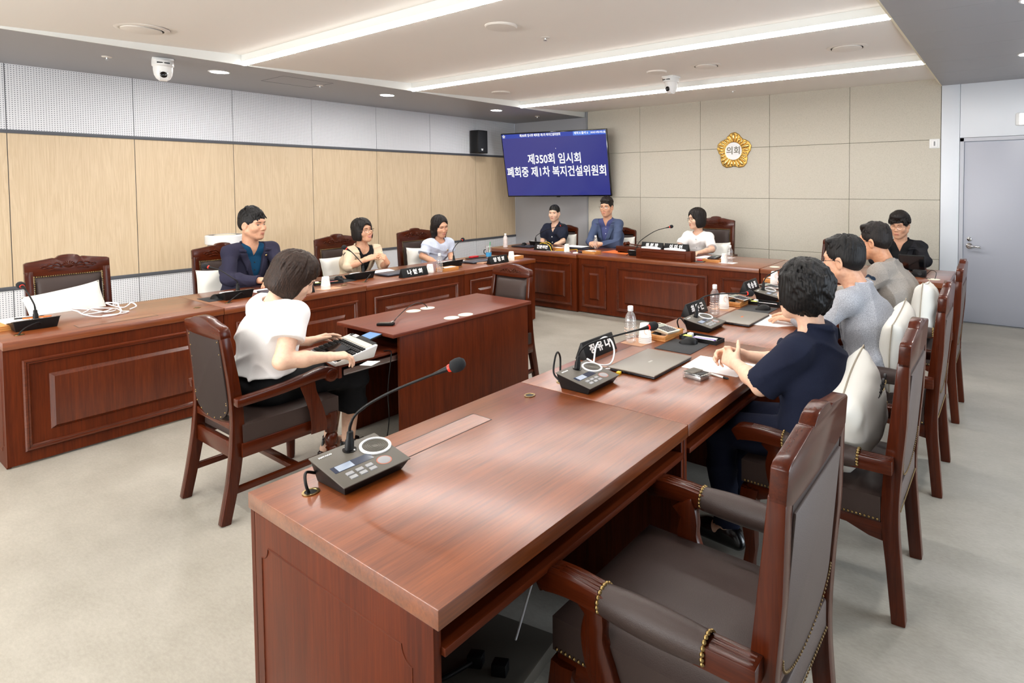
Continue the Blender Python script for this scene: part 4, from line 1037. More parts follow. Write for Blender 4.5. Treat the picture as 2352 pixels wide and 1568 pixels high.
sheet('white paper mat under the bottle right of the chairperson', [(-2.70, 5.89), (-2.53, 5.89), (-2.52, 6.02), (-2.70, 6.02)], TOP, 'paper', 'paper_mat', 'paper mat', .0008)
# papers
sheet('white papers under the clasped hands of the woman in navy', [(-1.300, 2.420), (-1.020, 2.428), (-.996, 2.646), (-1.305, 2.634)], TOP, th=.002)
sheet('white papers under the hand of the man in light grey', [(-1.345, 3.396), (-1.175, 3.425), (-1.02, 3.60), (-1.345, 3.725)], TOP, th=.0022)
sheet('white papers in front of the woman in the beige jacket', [(-5.47, 3.40), (-5.20, 3.38), (-5.20, 3.60), (-5.45, 3.66)], TOP)
sheet('white papers in front of the woman in pale blue', [(-5.42, 4.30), (-5.16, 4.22), (-5.14, 4.50), (-5.40, 4.58)], TOP)
sheet('white paper under the forearm of the man in the navy suit', [(-5.30, 2.22), (-5.10, 2.25), (-5.10, 2.50), (-5.30, 2.48)], TOP)
sheet('white paper before the clasped hands of the man in the blue jacket', [(-5.18, 6.16), (-4.82, 6.14), (-4.82, 6.34), (-5.16, 6.36)], TOP + .026)
sheet('white paper in front of the chairperson', [(-3.15, 6.16), (-2.80, 6.16), (-2.72, 6.42), (-3.12, 6.42)], TOP)
sheet('tan paper wedge standing out beside the far left name plate', [(-5.02, 4.42), (-4.86, 4.44), (-4.90, 4.57)], TOP, 'orange_paper', 'folded_card', 'card', .012)
sheet('white slip on the keyboard tray by the right hand of the typing woman', [(-2.965, 1.80), (-2.90, 1.83), (-2.935, 1.905), (-3.0, 1.87)], .618, 'paper', 'paper_slip', 'paper')

# ------------------------------------------------------------------ laptops, mats, mice
def laptop(label, cx, cy, rz, w, d, mat, mark=None, z=TOP):
    """closed; hinge on -x side, width along y"""
    t = thing('closed_laptop', label, 'laptop', (cx, cy, z), rz, 'closed laptops')
    MB().box(-d / 2, d / 2, -w / 2, w / 2, .003, .011, .003).build('base', M['laptop_dark'], t)
    MB().box(-d / 2, d / 2, -w / 2, w / 2, .0118, .0185, .0025).build('lid', M[mat], t)
    MB().box(-d / 2 + .02, d / 2 - .02, -w / 2 + .02, w / 2 - .02, 0, .003).build('feet_strip', M['black'], t)
    p = MB()
    for x in (-.06, -.03, .0): p.box(x, x + .016, -w / 2 - .0006, -w / 2 + .002, .005, .009)
    p.build('ports', M['black_gloss'], t, smooth=0)
    if mark:
        MB().box(-.006, .006, w * .0 - .02, w * .0 + .012, .0183, .0189).build('lid_mark', M[mark], t, smooth=0)
    return t
laptop('closed grey laptop in front of the woman in navy, yellow plug at its side', -1.440, 2.370, 0, .362, .255, 'laptop', 'silver')
laptop('closed grey laptop with a small orange mark, before the man in light grey', -1.435, 3.497, 0, .355, .235, 'laptop', 'orange')
laptop('closed slate laptop beside the middle name plate on the left row', -5.07, 3.485, PI, .34, .23, 'laptop_blue')
laptop('closed slate laptop beside the far name plate on the left row', -5.07, 4.53, PI, .31, .22, 'laptop_blue')
laptop('closed slate laptop behind the head of the typing woman', -5.02, 2.40, PI, .33, .23, 'laptop_blue')
laptop('closed black laptop at the left end of the back desk', -5.72, 6.02, R(90), .35, .24, 'laptop_dark')
laptop('closed dark laptop in front of the man in the blue jacket', -4.90, 6.22, R(90), .36, .24, 'laptop_dark')
def mousepad(label, x0, x1, y0, y1):
    tag(MB().box(-(x1 - x0) / 2, (x1 - x0) / 2, -(y1 - y0) / 2, (y1 - y0) / 2, 0, .003, .001).build('mouse_mat', M['rubber'], loc=((x0 + x1) / 2, (y0 + y1) / 2, TOP)), label, 'mouse mat', 'black mouse mats')
def mouse(label, x, y, rz, z=TOP + .003):
    t = thing('computer_mouse', label, 'mouse', (x, y, z), rz, 'black computer mice')
    mb = MB(); rings = []
    for u in np.linspace(0, 1, 13):
        xx = -.052 + .104 * u; w = .031 * (1 - abs(2 * u - 1) ** 3.2) ** .5 * (.92 + .08 * math.cos(4 * u)); hgt = .036 * (math.sin(math.pi * min(1, .12 + u * .88)) ** .75); w = max(w, .002); hgt = max(hgt, .004)
        rings.append([(xx, w * math.cos(a), max(0, hgt * math.sin(a))) for a in np.linspace(0, math.pi, 13)] + [(xx, 0, 0)])
    mb.ring_loft(rings).build('shell', M['black'], t, smooth=60)
    MB().lathe([(.008, -.003), (.009, 0), (.008, .003)], 14, Matrix.Translation((.028, 0, .0285)) @ Matrix.Rotation(R(90), 4, 'X')).build('wheel', M['rubber'], t)
    return t
mousepad('black mouse mat right of the laptop of the woman in navy', -1.572, -1.357, 2.622, 2.845); mouse('black mouse in front of the woman in navy', -1.462, 2.800, R(200))
mousepad('black mouse mat right of the laptop of the man in light grey', -1.57, -1.352, 3.735, 3.94); mouse('black mouse in front of the man in light grey', -1.425, 3.840, R(200))
mousepad('black mouse mat left of the microphone of the man in the navy suit', -5.26, -5.04, 1.86, 2.04 - .06); mouse('black mouse left of the microphone of the man in the navy suit', -5.135, 1.945, R(10))
mousepad('black mouse mat left of the microphone of the woman in beige', -5.28, -5.02, 2.90, 3.04); mouse('black mouse left of the microphone of the woman in beige', -5.20, 2.975, R(10))
mouse('black mouse resting on the black laptop of the left back desk', -5.80, 6.06, R(-80), TOP + .0185)

# ------------------------------------------------------------------ wooden trays, calculators and small things
def tray(label, x, y, rz, L=.20, W=.115, h=.032):
    t = thing('desk_tray', label, 'wooden box', (x, y, TOP), rz, 'light wooden desk boxes')
    MB().box(-W / 2, W / 2, -L / 2, L / 2, 0, .008).box(-W / 2, -W / 2 + .008, -L / 2, L / 2, .008, h).box(W / 2 - .008, W / 2, -L / 2, L / 2, .008, h).box(-W / 2 + .008, W / 2 - .008, -L / 2, -L / 2 + .008, .008, h).box(-W / 2 + .008, W / 2 - .008, L / 2 - .008, L / 2, .008, h).build('box', M['box_y'], t, bevel=.0015)
    MB().box(-W / 2 + .010, W / 2 - .010, -.03, L / 2 - .010, .0085, h - .004).build('note_block', M['paper'], t, smooth=0)
    MB().box(-W / 2 + .014, -W / 2 + .05, -L / 2 + .012, -.036, .0085, h - .002, .002).build('clip_holder', M['black'], t)
    return t
def calc(label, x, y, z, rz, mat='cream_key', w=.105, d=.165):
    t = thing('calculator', label, 'calculator', (x, y, z), rz, 'desk calculators')
    Q = [(0, 3, 2, 1), (4, 5, 6, 7), (0, 1, 5, 4), (1, 2, 6, 5), (2, 3, 7, 6), (3, 0, 4, 7)]
    zz = lambda xx: .014 + .016 * (-(xx) / d + .5)
    MB().add([(-d / 2 + .01, -w / 2 + .006, 0), (d / 2 - .01, -w / 2 + .006, 0), (d / 2 - .01, w / 2 - .006, 0), (-d / 2 + .01, w / 2 - .006, 0), (-d / 2, -w / 2, zz(-d / 2)), (d / 2, -w / 2, zz(d / 2)), (d / 2, w / 2, zz(d / 2)), (-d / 2, w / 2, zz(-d / 2))], Q).build('case', M[mat], t, bevel=.003)
    def flat(nm, m, x0, x1, y0, y1, e): return MB().add([(x, y, zz(x) - .001) for x, y in ((x0, y0), (x1, y0), (x1, y1), (x0, y1))] + [(x, y, zz(x) + e) for x, y in ((x0, y0), (x1, y0), (x1, y1), (x0, y1))], Q).build(nm, m, t, smooth=0)
    flat('solar_cell', M['dark_key'], -d / 2 + .010, -d / 2 + .026, -w / 2 + .012, w / 2 - .012, .0006)
    flat('display', M['lcd'], -d / 2 + .032, -d / 2 + .060, -w / 2 + .012, w / 2 - .012, .0008)
    for j, (nm, m) in enumerate((('dark_keys', M['dark_key']), ('grey_keys', M['grey_key']))):
        kb = MB()
        for i in range(5):
            for q in range(5):
                if (q + i * 0 < 4) == (j == 0):
                    x0 = -d / 2 + .068 + i * .018; y0 = -w / 2 + .011 + q * .0172
                    kb.add([(x, y, zz(x) - .001) for x, y in ((x0, y0), (x0 + .0125, y0), (x0 + .0125, y0 + .0135), (x0, y0 + .0135))] + [(x, y, zz(x) + .003) for x, y in ((x0 + .001, y0 + .001), (x0 + .0115, y0 + .001), (x0 + .0115, y0 + .0125), (x0 + .001, y0 + .0125))], Q)
        kb.build(nm, m, t, smooth=0)
    return t
tray('wooden box under the cream calculator beside the mouse mat of the woman in navy', -1.640, 2.862, 0, .21)
calc('cream calculator propped on the wooden box by the woman in navy', -1.645, 2.852, TOP + .033, R(-14))
tray('wooden box under the grey calculator near the man in light grey', -1.645, 3.930, 0)
calc('grey calculator on the wooden box near the man in light grey', -1.640, 3.925, TOP + .033, R(-10), 'silver')
tray('wooden box in front of the man in the taupe jacket', -1.775, 5.045, 0)
calc('grey calculator behind the name plate of the man in taupe', -1.665, 4.690, TOP, R(-10), 'silver', .12, .18)
tray('wooden box beside the bottle before the woman in pale blue', -4.84, 3.925, 0, .2); tray('wooden box at the far end of the left row behind the cups', -4.93, 4.985, 0, .2)
tray('wooden box behind the name plate under the yellow cable', -5.05, 5.98, R(90)); tray('wooden box in front of the man in the blue jacket', -4.455, 5.885, R(86), .21, .13); tray('wooden box right of the chairperson', -2.80, 5.965, R(90), .21)
calc('dark calculator on the wooden box right of the chairperson', -2.79, 5.975, TOP + .033, R(-90), 'dark_key')
calc('grey calculator beside the middle cups on the left row', -5.02, 3.715, TOP, R(170), 'dark_key', .08, .14)
calc('grey calculator at the far end of the left row', -5.10, 4.80, TOP, R(170), 'silver', .1, .15)
def pen(label, x, y, rz, mat, z=TOP, tip='black'):
    t = thing('pen', label, 'pen', (x, y, z), rz, 'loose pens')
    Mx = Matrix.Translation((0, 0, .005)) @ Matrix.Rotation(R(90), 4, 'Y')
    MB().lathe([(.001, -.068), (.0045, -.066), (.0048, .045), (.0045, .055)], 12, Mx).build('barrel', M[mat], t)
    MB().lathe([(.0049, .040), (.0049, .062), (.001, .070)], 12, Mx).build('cap', M[tip], t)
    return t
pen('white pen with a black cap beside the clear card case', -1.105, 2.388, R(-12), 'white_plastic')
pen('yellow pen on the papers of the man in light grey', -1.27, 3.63, R(120), 'yellow', TOP + .0024, 'yellow')
pen('orange pencil stub on the wooden box of the man in light grey', -1.565, 3.985, R(10), 'orange', TOP, 'disc_cream')
pen('dark pen left of the chairperson papers', -2.86, 6.10, R(30), 'black')
# clear case
t = thing('clear_card_case', 'clear card case near the elbow of the woman in navy', 'card case', (-1.170, 2.325, TOP), R(-12))
MB().box(-.052, .052, -.040, .040, .0, .026, .003).build('case', M['clear'], t)
MB().box(-.046, .046, -.034, .034, .004, .018, .002).build('contents', M['silver'], t)
MB().box(-.048, .006, -.036, .036, .0255, .029, .001).build('grey_lid', M['device_top'], t)
MB().box(.012, .044, -.030, .030, .0255, .0275, .001).build('black_pad', M['black'], t)
# pen tray with pens
def pentray(label, x, y, rz, cols, z=TOP):
    t = thing('pen_tray', label, 'pen tray', (x, y, z), rz, 'black pen trays')
    L, W, h = .235, .095, .022
    MB().box(-L / 2, L / 2, -W / 2, W / 2, 0, .003).box(-L / 2, -L / 2 + .004, -W / 2, W / 2, .003, h).box(L / 2 - .004, L / 2, -W / 2, W / 2, .003, h).box(-L / 2 + .004, L / 2 - .004, -W / 2, -W / 2 + .004, .003, h).box(-L / 2 + .004, L / 2 - .004, W / 2 - .004, W / 2, .003, h).build('tray', M['black'], t)
    for i, c in enumerate(cols):
        a = MB().tube([(-.05, -.032 + i * .014, .010), (.085, -.032 + i * .016, .012)], .0052, 10).build('pen', M[c], t)
    MB().box(-.105, -.062, -.035, .0, .0035, .019).build('sticky_notes', M['lime'], t, smooth=0)
    MB().box(-.10, -.070, .004, .036, .0035, .026, .006).build('eraser', M['white_plastic'], t)
    return t
pentray('black tray of coloured pens behind the mouse of the woman in navy', -1.432, 2.903, R(-4), ['green', 'white_plastic', 'purple', 'white_plastic', 'silver'])
pentray('black pen tray behind the mouse mat of the man in light grey', -1.47, 4.015, R(-4), ['black', 'red', 'white_plastic'])
pentray('black tray of bright pens left of the woman in beige', -5.08, 2.80, R(75), ['pink', 'purple', 'yellow', 'pink'])
def cable(label, pts, r, mat, name='cable', n=10, closed=False):
    o = MB().tube(smooth_path(pts, n), r, 8).build(name, M[mat], smooth=60); return tag(o, label, 'cable')
# cables in world coordinates
cable('white cable looped between laptop and microphone of the woman in navy', [(-1.555, 2.190, TOP + .010), (-1.60, 2.13, TOP + .014), (-1.655, 2.20, TOP + .035), (-1.69, 2.27, TOP + .085), (-1.68, 2.320, TOP + .112), (-1.645, 2.330, TOP + .095), (-1.60, 2.29, TOP + .055), (-1.575, 2.22, TOP + .022), (-1.60, 2.16, TOP + .03), (-1.66, 2.15, TOP + .05)], .0042, 'cable_white')
o = MB().box(-.010, .010, -.014, .010, 0, .013, .003).build('plug', M['yellow'], loc=(-1.492, 2.172, TOP), rot=(0, 0, R(10))); tag(o, 'yellow plug at the laptop of the woman in navy', 'plug')
cp = []
for k in range(44):
    a = k * .62; rr = .115 + .03 * math.sin(k * 1.3); cp.append((-5.17 + rr * .72 * math.cos(a) + .03 * math.sin(k * .4), 1.255 + rr * 1.0 * math.sin(a) + .04 * math.sin(k * .3), TOP + .006 + .055 * (0.5 + .5 * math.sin(k * .83)) * (1 if 3 < k < 40 else 0)))
cp = [(-5.05, 1.285, TOP + .005)] + cp[:26:1] + [(-5.23, 1.40, TOP + .02), (-5.27, 1.46, TOP + .04), (-5.21, 1.47, TOP + .02), (-5.20, 1.43, TOP + .006)]
cable('tangled coil of white cable on the near left desk', cp[:34], .0045, 'cable_white', n=6)
cable('yellow cable draped over the name plate on the left back desk', [(-5.40, 5.86, TOP + .005), (-5.34, 5.84, TOP + .06), (-5.24, 5.84, TOP + .097), (-5.12, 5.83, TOP + .07), (-5.05, 5.80, TOP + .005), (-4.98, 5.79, TOP + .005), (-5.02, 5.86, TOP + .005), (-4.92, 5.93, TOP + .005), (-4.80, 5.96, TOP + .02), (-4.70, 5.90, TOP + .03), (-4.66, 5.84, TOP + .005)], .0042, 'yellow')
cable('second yellow cable arched behind the name plate on the left back desk', [(-5.31, 5.90, TOP + .02), (-5.25, 5.90, TOP + .10), (-5.17, 5.89, TOP + .095), (-5.12, 5.90, TOP + .05)], .0042, 'yellow')
cable('grey cable lying between the cups and the name plate on the left back desk', [(-5.12, 5.78, TOP + .005), (-5.0, 5.765, TOP + .005), (-4.90, 5.775, TOP + .005), (-4.72, 5.79, TOP + .005)], .004, 'cable_grey')
o = MB().lathe([(.001, 0), (.034, 0), (.036, .006), (.030, .014), (.001, .016)], 24).build('white_hub', M['white_plastic'], loc=(-4.63, 5.775, TOP)); tag(o, 'white puck at the end of the yellow cable', 'adapter')
# left back desk and main back desk odds and ends
def block(nm, label, cat, x, y, z, dx, dy, dz, mat, rz=0, b=.002, group=None):
    return tag(MB().box(-dx / 2, dx / 2, -dy / 2, dy / 2, 0, dz, b).build(nm, M[mat], loc=(x, y, z), rot=(0, 0, rz)), label, cat, group)
block('smartphone', 'dark phone lying on the black laptop of the left back desk', 'phone', -5.68, 6.04, TOP + .0185, .14, .07, .009, 'black_gloss', R(30))
block('notebook', 'grey notebook behind the name plate under the yellow cable', 'notebook', -5.32, 6.10, TOP, .20, .14, .018, 'silver', R(10))
block('folder', 'orange folder under the gavel block', 'folder', -4.16, 6.16, TOP, .48, .26, .006, 'orange', R(-2))
t = thing('gavel_block', 'brown wooden block under the gavel', 'gavel block', (-4.05, 6.16, TOP + .006), R(-4))
MB().box(-.17, .17, -.075, .075, .018, .085, .006).build('block', M['chair_x'], t); MB().box(-.15, -.12, -.06, .06, 0, .018).box(.12, .15, -.06, .06, 0, .018).build('feet', M['chair_x'], t)
t = thing('gavel', 'wooden gavel lying on the brown block', 'gavel', (-4.10, 6.16, TOP + .0915), R(-8))
Mx = Matrix.Translation((0, 0, .026)) @ Matrix.Rotation(R(90), 4, 'X')
MB().lathe([(.001, -.045), (.020, -.044), (.026, -.035), (.022, -.028), (.024, 0), (.022, .028), (.026, .035), (.020, .044), (.001, .045)], 24, Mx).build('head', M['chair_x'], t)
MB().tube([(.02, 0, .026), (.12, 0, .022), (.20, 0, .018), (.27, 0, .018)], [.007, .008, .009, .012], 12).build('handle', M['chair_x'], t)
block('smartphone', 'black phone right of the chairperson sign stand', 'phone', -2.93, 5.86, TOP, .15, .07, .009, 'black_gloss', R(8))
block('marker_case', 'red case lying behind the black phone, right of the chairperson sign stand', 'case', -2.93, 5.98, TOP, .13, .05, .012, 'red', R(12))
block('card_holder', 'dark clip by the wooden box of the man in the blue jacket', 'clip', -4.60, 5.87, TOP, .10, .06, .014, 'black', R(-20))
block('smartphone', 'grey phone left of the woman in beige, behind her mouse', 'phone', -5.36, 3.00, TOP, .08, .16, .010, 'silver', R(12))
block('smartphone', 'dark phone by the tray of bright pens on the left row', 'phone', -5.16, 2.70, TOP, .075, .15, .009, 'black', R(8))
# tan trays at the near left end
t = thing('document_tray', 'tan wooden document tray at the near end of the left row', 'tray', (-5.22, .835, TOP), R(4))
MB().box(-.13, .13, -.10, .17, 0, .010).box(-.13, .13, -.10, .17, .022, .030).box(-.13, -.12, -.10, .17, .010, .022).box(.12, .13, -.10, .17, .010, .022).build('tray', M['box_y'], t, bevel=.001)
sheet('white papers on the tan tray at the near end of the left row', [(-5.33, .80), (-5.14, .81), (-5.15, .985), (-5.34, .99)], TOP + .0305, th=.004)
pen('orange pencil on the tan tray papers', -5.20, .96, R(70), 'orange', TOP + .035, 'orange'); pen('dark pen on the tan tray papers', -5.24, .93, R(75), 'black', TOP + .035)
# tumbler
t = thing('iced_drink_tumbler', 'clear tumbler with a blue label and a green straw, far end of the left row', 'tumbler', (-5.27, 4.895, TOP))
MB().lathe([(.030, 0), (.036, .11), (.038, .125), (.036, .127), (.033, .11), (.028, .005), (.001, .005)], 28).build('cup', M['pet'], t)
MB().lathe([(.0316, .012), (.0350, .062)], 28, cap=False).build('label_band', plain('sky_blue_label', srgb(70, 165, 220), .5), t)
MB().lathe([(.039, .124), (.039, .132), (.030, .146), (.012, .150), (.001, .150)], 28).build('lid', M['clear'], t)
MB().tube([(.0, 0, .02), (.012, .016, .19)], .004, 8).build('straw', M['green'], t)
MB().tube(smooth_path([(-.036, -.01, .095), (-.062, -.016, .085), (-.060, -.016, .05), (-.034, -.010, .04)], 5), .005, 8).build('handle', M['black'], t)
block('red_pouch', 'red pouch on a dark tray before the woman in pale blue', 'pouch', -5.36, 4.74, TOP + .008, .06, .11, .02, 'red', R(5), .006)
block('dark_tray', 'dark flat tray under the red pouch', 'tray', -5.34, 4.76, TOP, .12, .24, .008, 'black', R(3))
# recorder on the centre desk
t = thing('voice_recorder', 'small black recorder with a silver clip on the centre desk', 'recorder', (-3.245, 2.150, TOP), R(-56))
MB().box(-.018, .018, -.052, .052, 0, .016, .004).build('body', M['black'], t); MB().box(-.014, .014, -.04, .028, .0155, .0185, .001).build('screen', M['device_top'], t); MB().tube([(.0, .035, .017), (0, .050, .026)], .006, 10).build('silver_clip', M['silver'], t)
cable('thin black cord from the recorder to a cable cap on the centre desk', [(-3.205, 2.180, TOP + .022), (-3.235, 2.215, TOP + .03), (-3.33, 2.30, TOP + .02), (-3.41, 2.43, TOP + .045), (-3.46, 2.54, TOP + .05), (-3.46, 2.60, TOP + .03), (-3.451, 2.618, TOP + .005)], .0028, 'black')
# stenograph keyboard
t = thing('stenography_keyboard', 'white wedge keyboard with black keys and a small lit screen on the pulled out tray', 'keyboard', (-3.205, 1.850, .619), R(-9))
Q = [(0, 3, 2, 1), (4, 5, 6, 7), (0, 1, 5, 4), (1, 2, 6, 5), (2, 3, 7, 6), (3, 0, 4, 7)]
hx, hy = .192, .118
zz = lambda y: .022 + .055 * (y + hy) / (2 * hy)
MB().add([(-hx + .01, -hy, 0), (hx - .01, -hy, 0), (hx - .03, hy * .9, 0), (-hx + .03, hy * .9, 0), (-hx, -hy, zz(-hy)), (hx, -hy, zz(-hy)), (hx, hy, zz(hy)), (-hx, hy, zz(hy))], Q).build('case', M['white_plastic'], t, bevel=.006)
def kflat(nm, m, x0, x1, y0, y1, e): return MB().add([(x, y, zz(y) - .002) for x, y in ((x0, y0), (x1, y0), (x1, y1), (x0, y1))] + [(x, y, zz(y) + e) for x, y in ((x0, y0), (x1, y0), (x1, y1), (x0, y1))], Q).build(nm, m, t, smooth=0)
kflat('key_bed', M['dark_key'], -hx + .006, hx - .02, -hy + .006, .055, .001)
kflat('cream_band', M['disc_cream'], -hx + .02, hx - .03, .060, .095, .004)
kflat('black_strip', M['black'], -hx + .02, hx - .03, .097, .122, .002)
kflat('gloss_pad', M['black_gloss'], -.075, .10, -.075, .0, .012)
kb = MB()
for i in range(14):
    for j in range(6):
        x0 = -hx + .014 + i * .0262; y0 = -hy + .014 + j * .0265
        kb.add([(x, y, zz(y) - .001) for x, y in ((x0, y0), (x0 + .021, y0), (x0 + .021, y0 + .021), (x0, y0 + .021))] + [(x, y, zz(y) + .008) for x, y in ((x0 + .003, y0 + .003), (x0 + .018, y0 + .003), (x0 + .018, y0 + .018), (x0 + .003, y0 + .018))], Q)
kb.build('keys', M['black'], t, smooth=0)
kflat('white_label', M['paper'], -.13, -.075, .10, .122, .004)
SMx = Matrix.Translation((.0, .118, .076)) @ Matrix.Rotation(R(14), 4, 'X')
MB().box(-.066, .066, -.01, .09, -.006, .004, .002, SMx).build('screen_lid', M['black'], t); MB().box(-.058, .058, .012, .082, .0042, .0052, 0, SMx).build('lit_screen', plain('steno_screen', srgb(20, 30, 50), .2, emit=srgb(150, 195, 250), estr=.95), t)
cable('thin black cable hanging from the keyboard tray of the centre desk', [(-3.09, 2.03, .622), (-3.05, 2.05, .622), (-3.02, 2.03, .59), (-3.04, 2.02, .40), (-3.08, 2.05, .20), (-3.14, 2.06, .01), (-3.25, 2.15, .006)], .003, 'black')
cable('grey hose loop on the floor under the centre desk', [(-3.10 + .10 * math.cos(a), 2.24 + .10 * math.sin(a), .012) for a in np.linspace(-1.2, 4.6, 14)], .012, 'cable_grey')
# monitor, little speaker and cords on the right back desk
t = thing('desk_monitor', 'small black monitor seen from behind before the curly haired man', 'monitor', (-.800, 6.16, TOP), R(176))
Tm = Matrix.Translation((0, 0, .105)) @ Matrix.Rotation(R(-14), 4, 'X')
MB().box(-.115, .115, -.008, .012, -.075, .080, .006, Tm).build('rear_shell', M['black'], t); MB().box(-.106, .106, .0115, .0135, -.066, .072, 0, Tm).build('screen', M['black_gloss'], t)
MB().box(-.02, .02, -.02, .0, -.09, .0, .003, Tm).box(-.07, .07, -.065, .055, 0, .008, .002).build('stand', M['black'], t)
MB().box(.020, .056, -.0095, -.0075, -.055, -.010, 0, Tm).build('white_label', M['paper'], t)
text_mesh('brand_mark', 'VISIO', .016, M['grey_key'], t, Tm @ frame((-.055, -.0085, .03), (-1, 0, 0), (0, 0, 1)) @ Matrix.Rotation(0, 4, 'Z'), .0003)
t = thing('desk_speaker_box', 'small black speaker box at the foot of the little monitor', 'speaker', (-.715, 6.02, TOP), R(-10))
MB().box(-.055, .055, -.03, .03, 0, .06, .005).build('case', M['black'], t); MB().lathe([(.020, 0), (.020, .003), (.015, .004), (.012, .001), (.001, .001)], 22, Matrix.Translation((.01, -.030, .03)) @ Matrix.Rotation(R(90), 4, 'X')).build('cone', M['rubber'], t)
cable('thin cord from the speaker box to the cable cap on the right back desk', [(-.66, 6.03, TOP + .02), (-.62, 6.05, TOP + .06), (-.575, 5.99, TOP + .05), (-.575, 5.90, TOP + .006)], .0028, 'black')
cable('thin cord lying under the little monitor', [(-.86, 6.06, TOP + .004), (-.80, 5.97, TOP + .004), (-.70, 5.95, TOP + .004), (-.61, 5.88, TOP + .005)], .0028, 'black')
block('orange_stand', 'orange stand behind the little monitor', 'stand', -.885, 6.10, TOP, .05, .06, .05, 'orange', R(20))
block('tissue_pack', 'white paper pack on the right back desk beside the dark headset', 'tissue pack', -1.62, 6.36, TOP, .16, .10, .03, 'paper', R(10), .006)
t = MB().tube(smooth_path([(-.05, 0, .01), (-.045, 0, .06), (0, 0, .085), (.045, 0, .06), (.05, 0, .01)], 6), .010, 10).ball((-.05, 0, .02), (.016, .03, .03)).ball((.05, 0, .02), (.016, .03, .03)).build('headset', M['black'], loc=(-1.45, 6.32, TOP + .01)); tag(t, 'dark headset on the right back desk', 'headset')
# floor box and cables under the near right desk
block('floor_panel', 'grey metal panel on the floor under the near right desk', 'panel', -1.46, 1.30, 0.0, .42, .30, .05, 'device_top', R(10), .006)
block('power_plug', 'dark plug on the grey panel under the near right desk', 'plug', -1.42, 1.24, .05, .05, .035, .04, 'black', R(25), .004)
block('power_plug', 'second dark plug further along the grey panel under the near right desk', 'plug', -1.33, 1.26, .05, .05, .035, .04, 'black', R(25), .004)
cable('black cables running across the floor under the near right desk', [(-1.42, 1.225, .07), (-1.47, 1.14, .05), (-1.56, 1.05, .012), (-1.70, .95, .012), (-1.74, .85, .012)], .008, 'black')
cable('white cable hanging under the near right desk', [(-1.30, 1.52, .60), (-1.29, 1.48, .45), (-1.32, 1.42, .30), (-1.36, 1.36, .08)], .004, 'cable_white')
# air purifier behind the left row
t = thing('air_purifier', 'white tower air purifier behind the man in the navy suit', 'air purifier', (-6.95, 2.73, 0))
MB().lathe([(.155, 0), (.16, .02), (.16, .985), (.001, .985)], 40).build('body', M['white_plastic'], t)
MB().lathe([(.150, .985), (.150, 1.0), (.001, 1.0)], 40).build('neck', M['dark_slot'], t)
MB().lathe([(.172, 1.0), (.178, 1.008), (.178, 1.085), (.170, 1.095), (.150, 1.097), (.150, 1.0)], 48).build('top_ring', M['white_gloss'], t)
MB().lathe([(.150, 1.05), (.150, 1.094), (.105, 1.094), (.10, 1.08)], 48).build('control_ring', M['dark_key'], t)
MB().lathe([(.10, 1.05), (.10, 1.094), (.085, 1.097), (.001, 1.098)], 40).build('centre_cap', M['disc_cream'], t)

# ------------------------------------------------------------------ pillows
def pillow(label, M4, a, b, th, text=False, group='cream pillows on the chairs', pipe='pillow'):
    """a x b cushion lying in its xy plane, thickness along z, placed by the 4x4 matrix"""
    t = thing('pillow', label, 'pillow', M4.to_translation(), 0, group)
    rot = M4.to_3x3().to_4x4()
    mb = MB(); n = 26; vs = []; fs = []
    rnd = random.Random(label)
    ph = [rnd.uniform(0, 6) for _ in range(6)]
    def P(u, v, side):
        e = max(0.0, (1 - u ** 4) * (1 - v ** 4)) ** .55
        pin = 1 - .07 * (1 - abs(u) ** 3) * abs(v) ** 3 * 1.0; pin2 = 1 - .07 * (1 - abs(v) ** 3) * abs(u) ** 3
        z = side * th / 2 * e * (1 + .05 * math.sin(3 * u + ph[0]) * math.sin(4 * v + ph[1]))
        z += side * .004 * e * math.sin(14 * u * v + ph[2]) + .010 * math.sin(2.2 * u + ph[3]) * math.sin(1.8 * v + ph[4])
        return rot @ Vector((a / 2 * u * pin2, b / 2 * v * pin, z))
    g = np.linspace(-1, 1, n + 1)
    for side in (1, -1):
        base = len(vs)
        for u in g:
            for v in g: vs.append(tuple(P(u, v, side)))
        for i in range(n):
            for j in range(n):
                k = base + i * (n + 1) + j; fs.append((k, k + n + 1, k + n + 2, k + 1) if side > 0 else (k, k + 1, k + n + 2, k + n + 1))
    mb.add(vs, fs)
    me = mb.mesh('pillow_cover', M['pillow'], 0)
    bm = bmesh.new(); bm.from_mesh(me); bmesh.ops.remove_doubles(bm, verts=bm.verts, dist=.0005); bmesh.ops.recalc_face_normals(bm, faces=bm.faces); bm.to_mesh(me); bm.free(); me.shade_smooth()
    link_obj('cover', me, t)
    rim = [P(u, -1, 0) for u in g] + [P(1, v, 0) for v in g[1:]] + [P(u, 1, 0) for u in g[::-1][1:]] + [P(-1, v, 0) for v in g[::-1][1:-1]]
    MB().tube(rim, .0034 if pipe == 'piping' else .0026, 6, closed=True).build('piping', M[pipe], t, smooth=60)
    if text:
        su, sv, rz2 = text
        o3 = P(su, sv, 1) + rot @ Vector((0, 0, .004)); X = rot @ Vector((math.cos(rz2), math.sin(rz2), 0)); Y = rot @ Vector((-math.sin(rz2), math.cos(rz2), 0))
        text_mesh('lettering', '용산구의회', .026, M['dark_ink'], t, frame(o3, X, Y), .004, .0006)
        sw = MB(); 
        for k in range(3): sw.tube([tuple(o3 + X * (-.045 + .03 * k + .012 * q) + Y * (.024 + .006 * math.sin(2 * q + k) + .004 * k)) for q in np.linspace(0, 2.6, 7)], .0028, 6)
        sw.build('gold_swirl', plain('pale_gold_thread', srgb(226, 204, 150), .7), t)
    return t
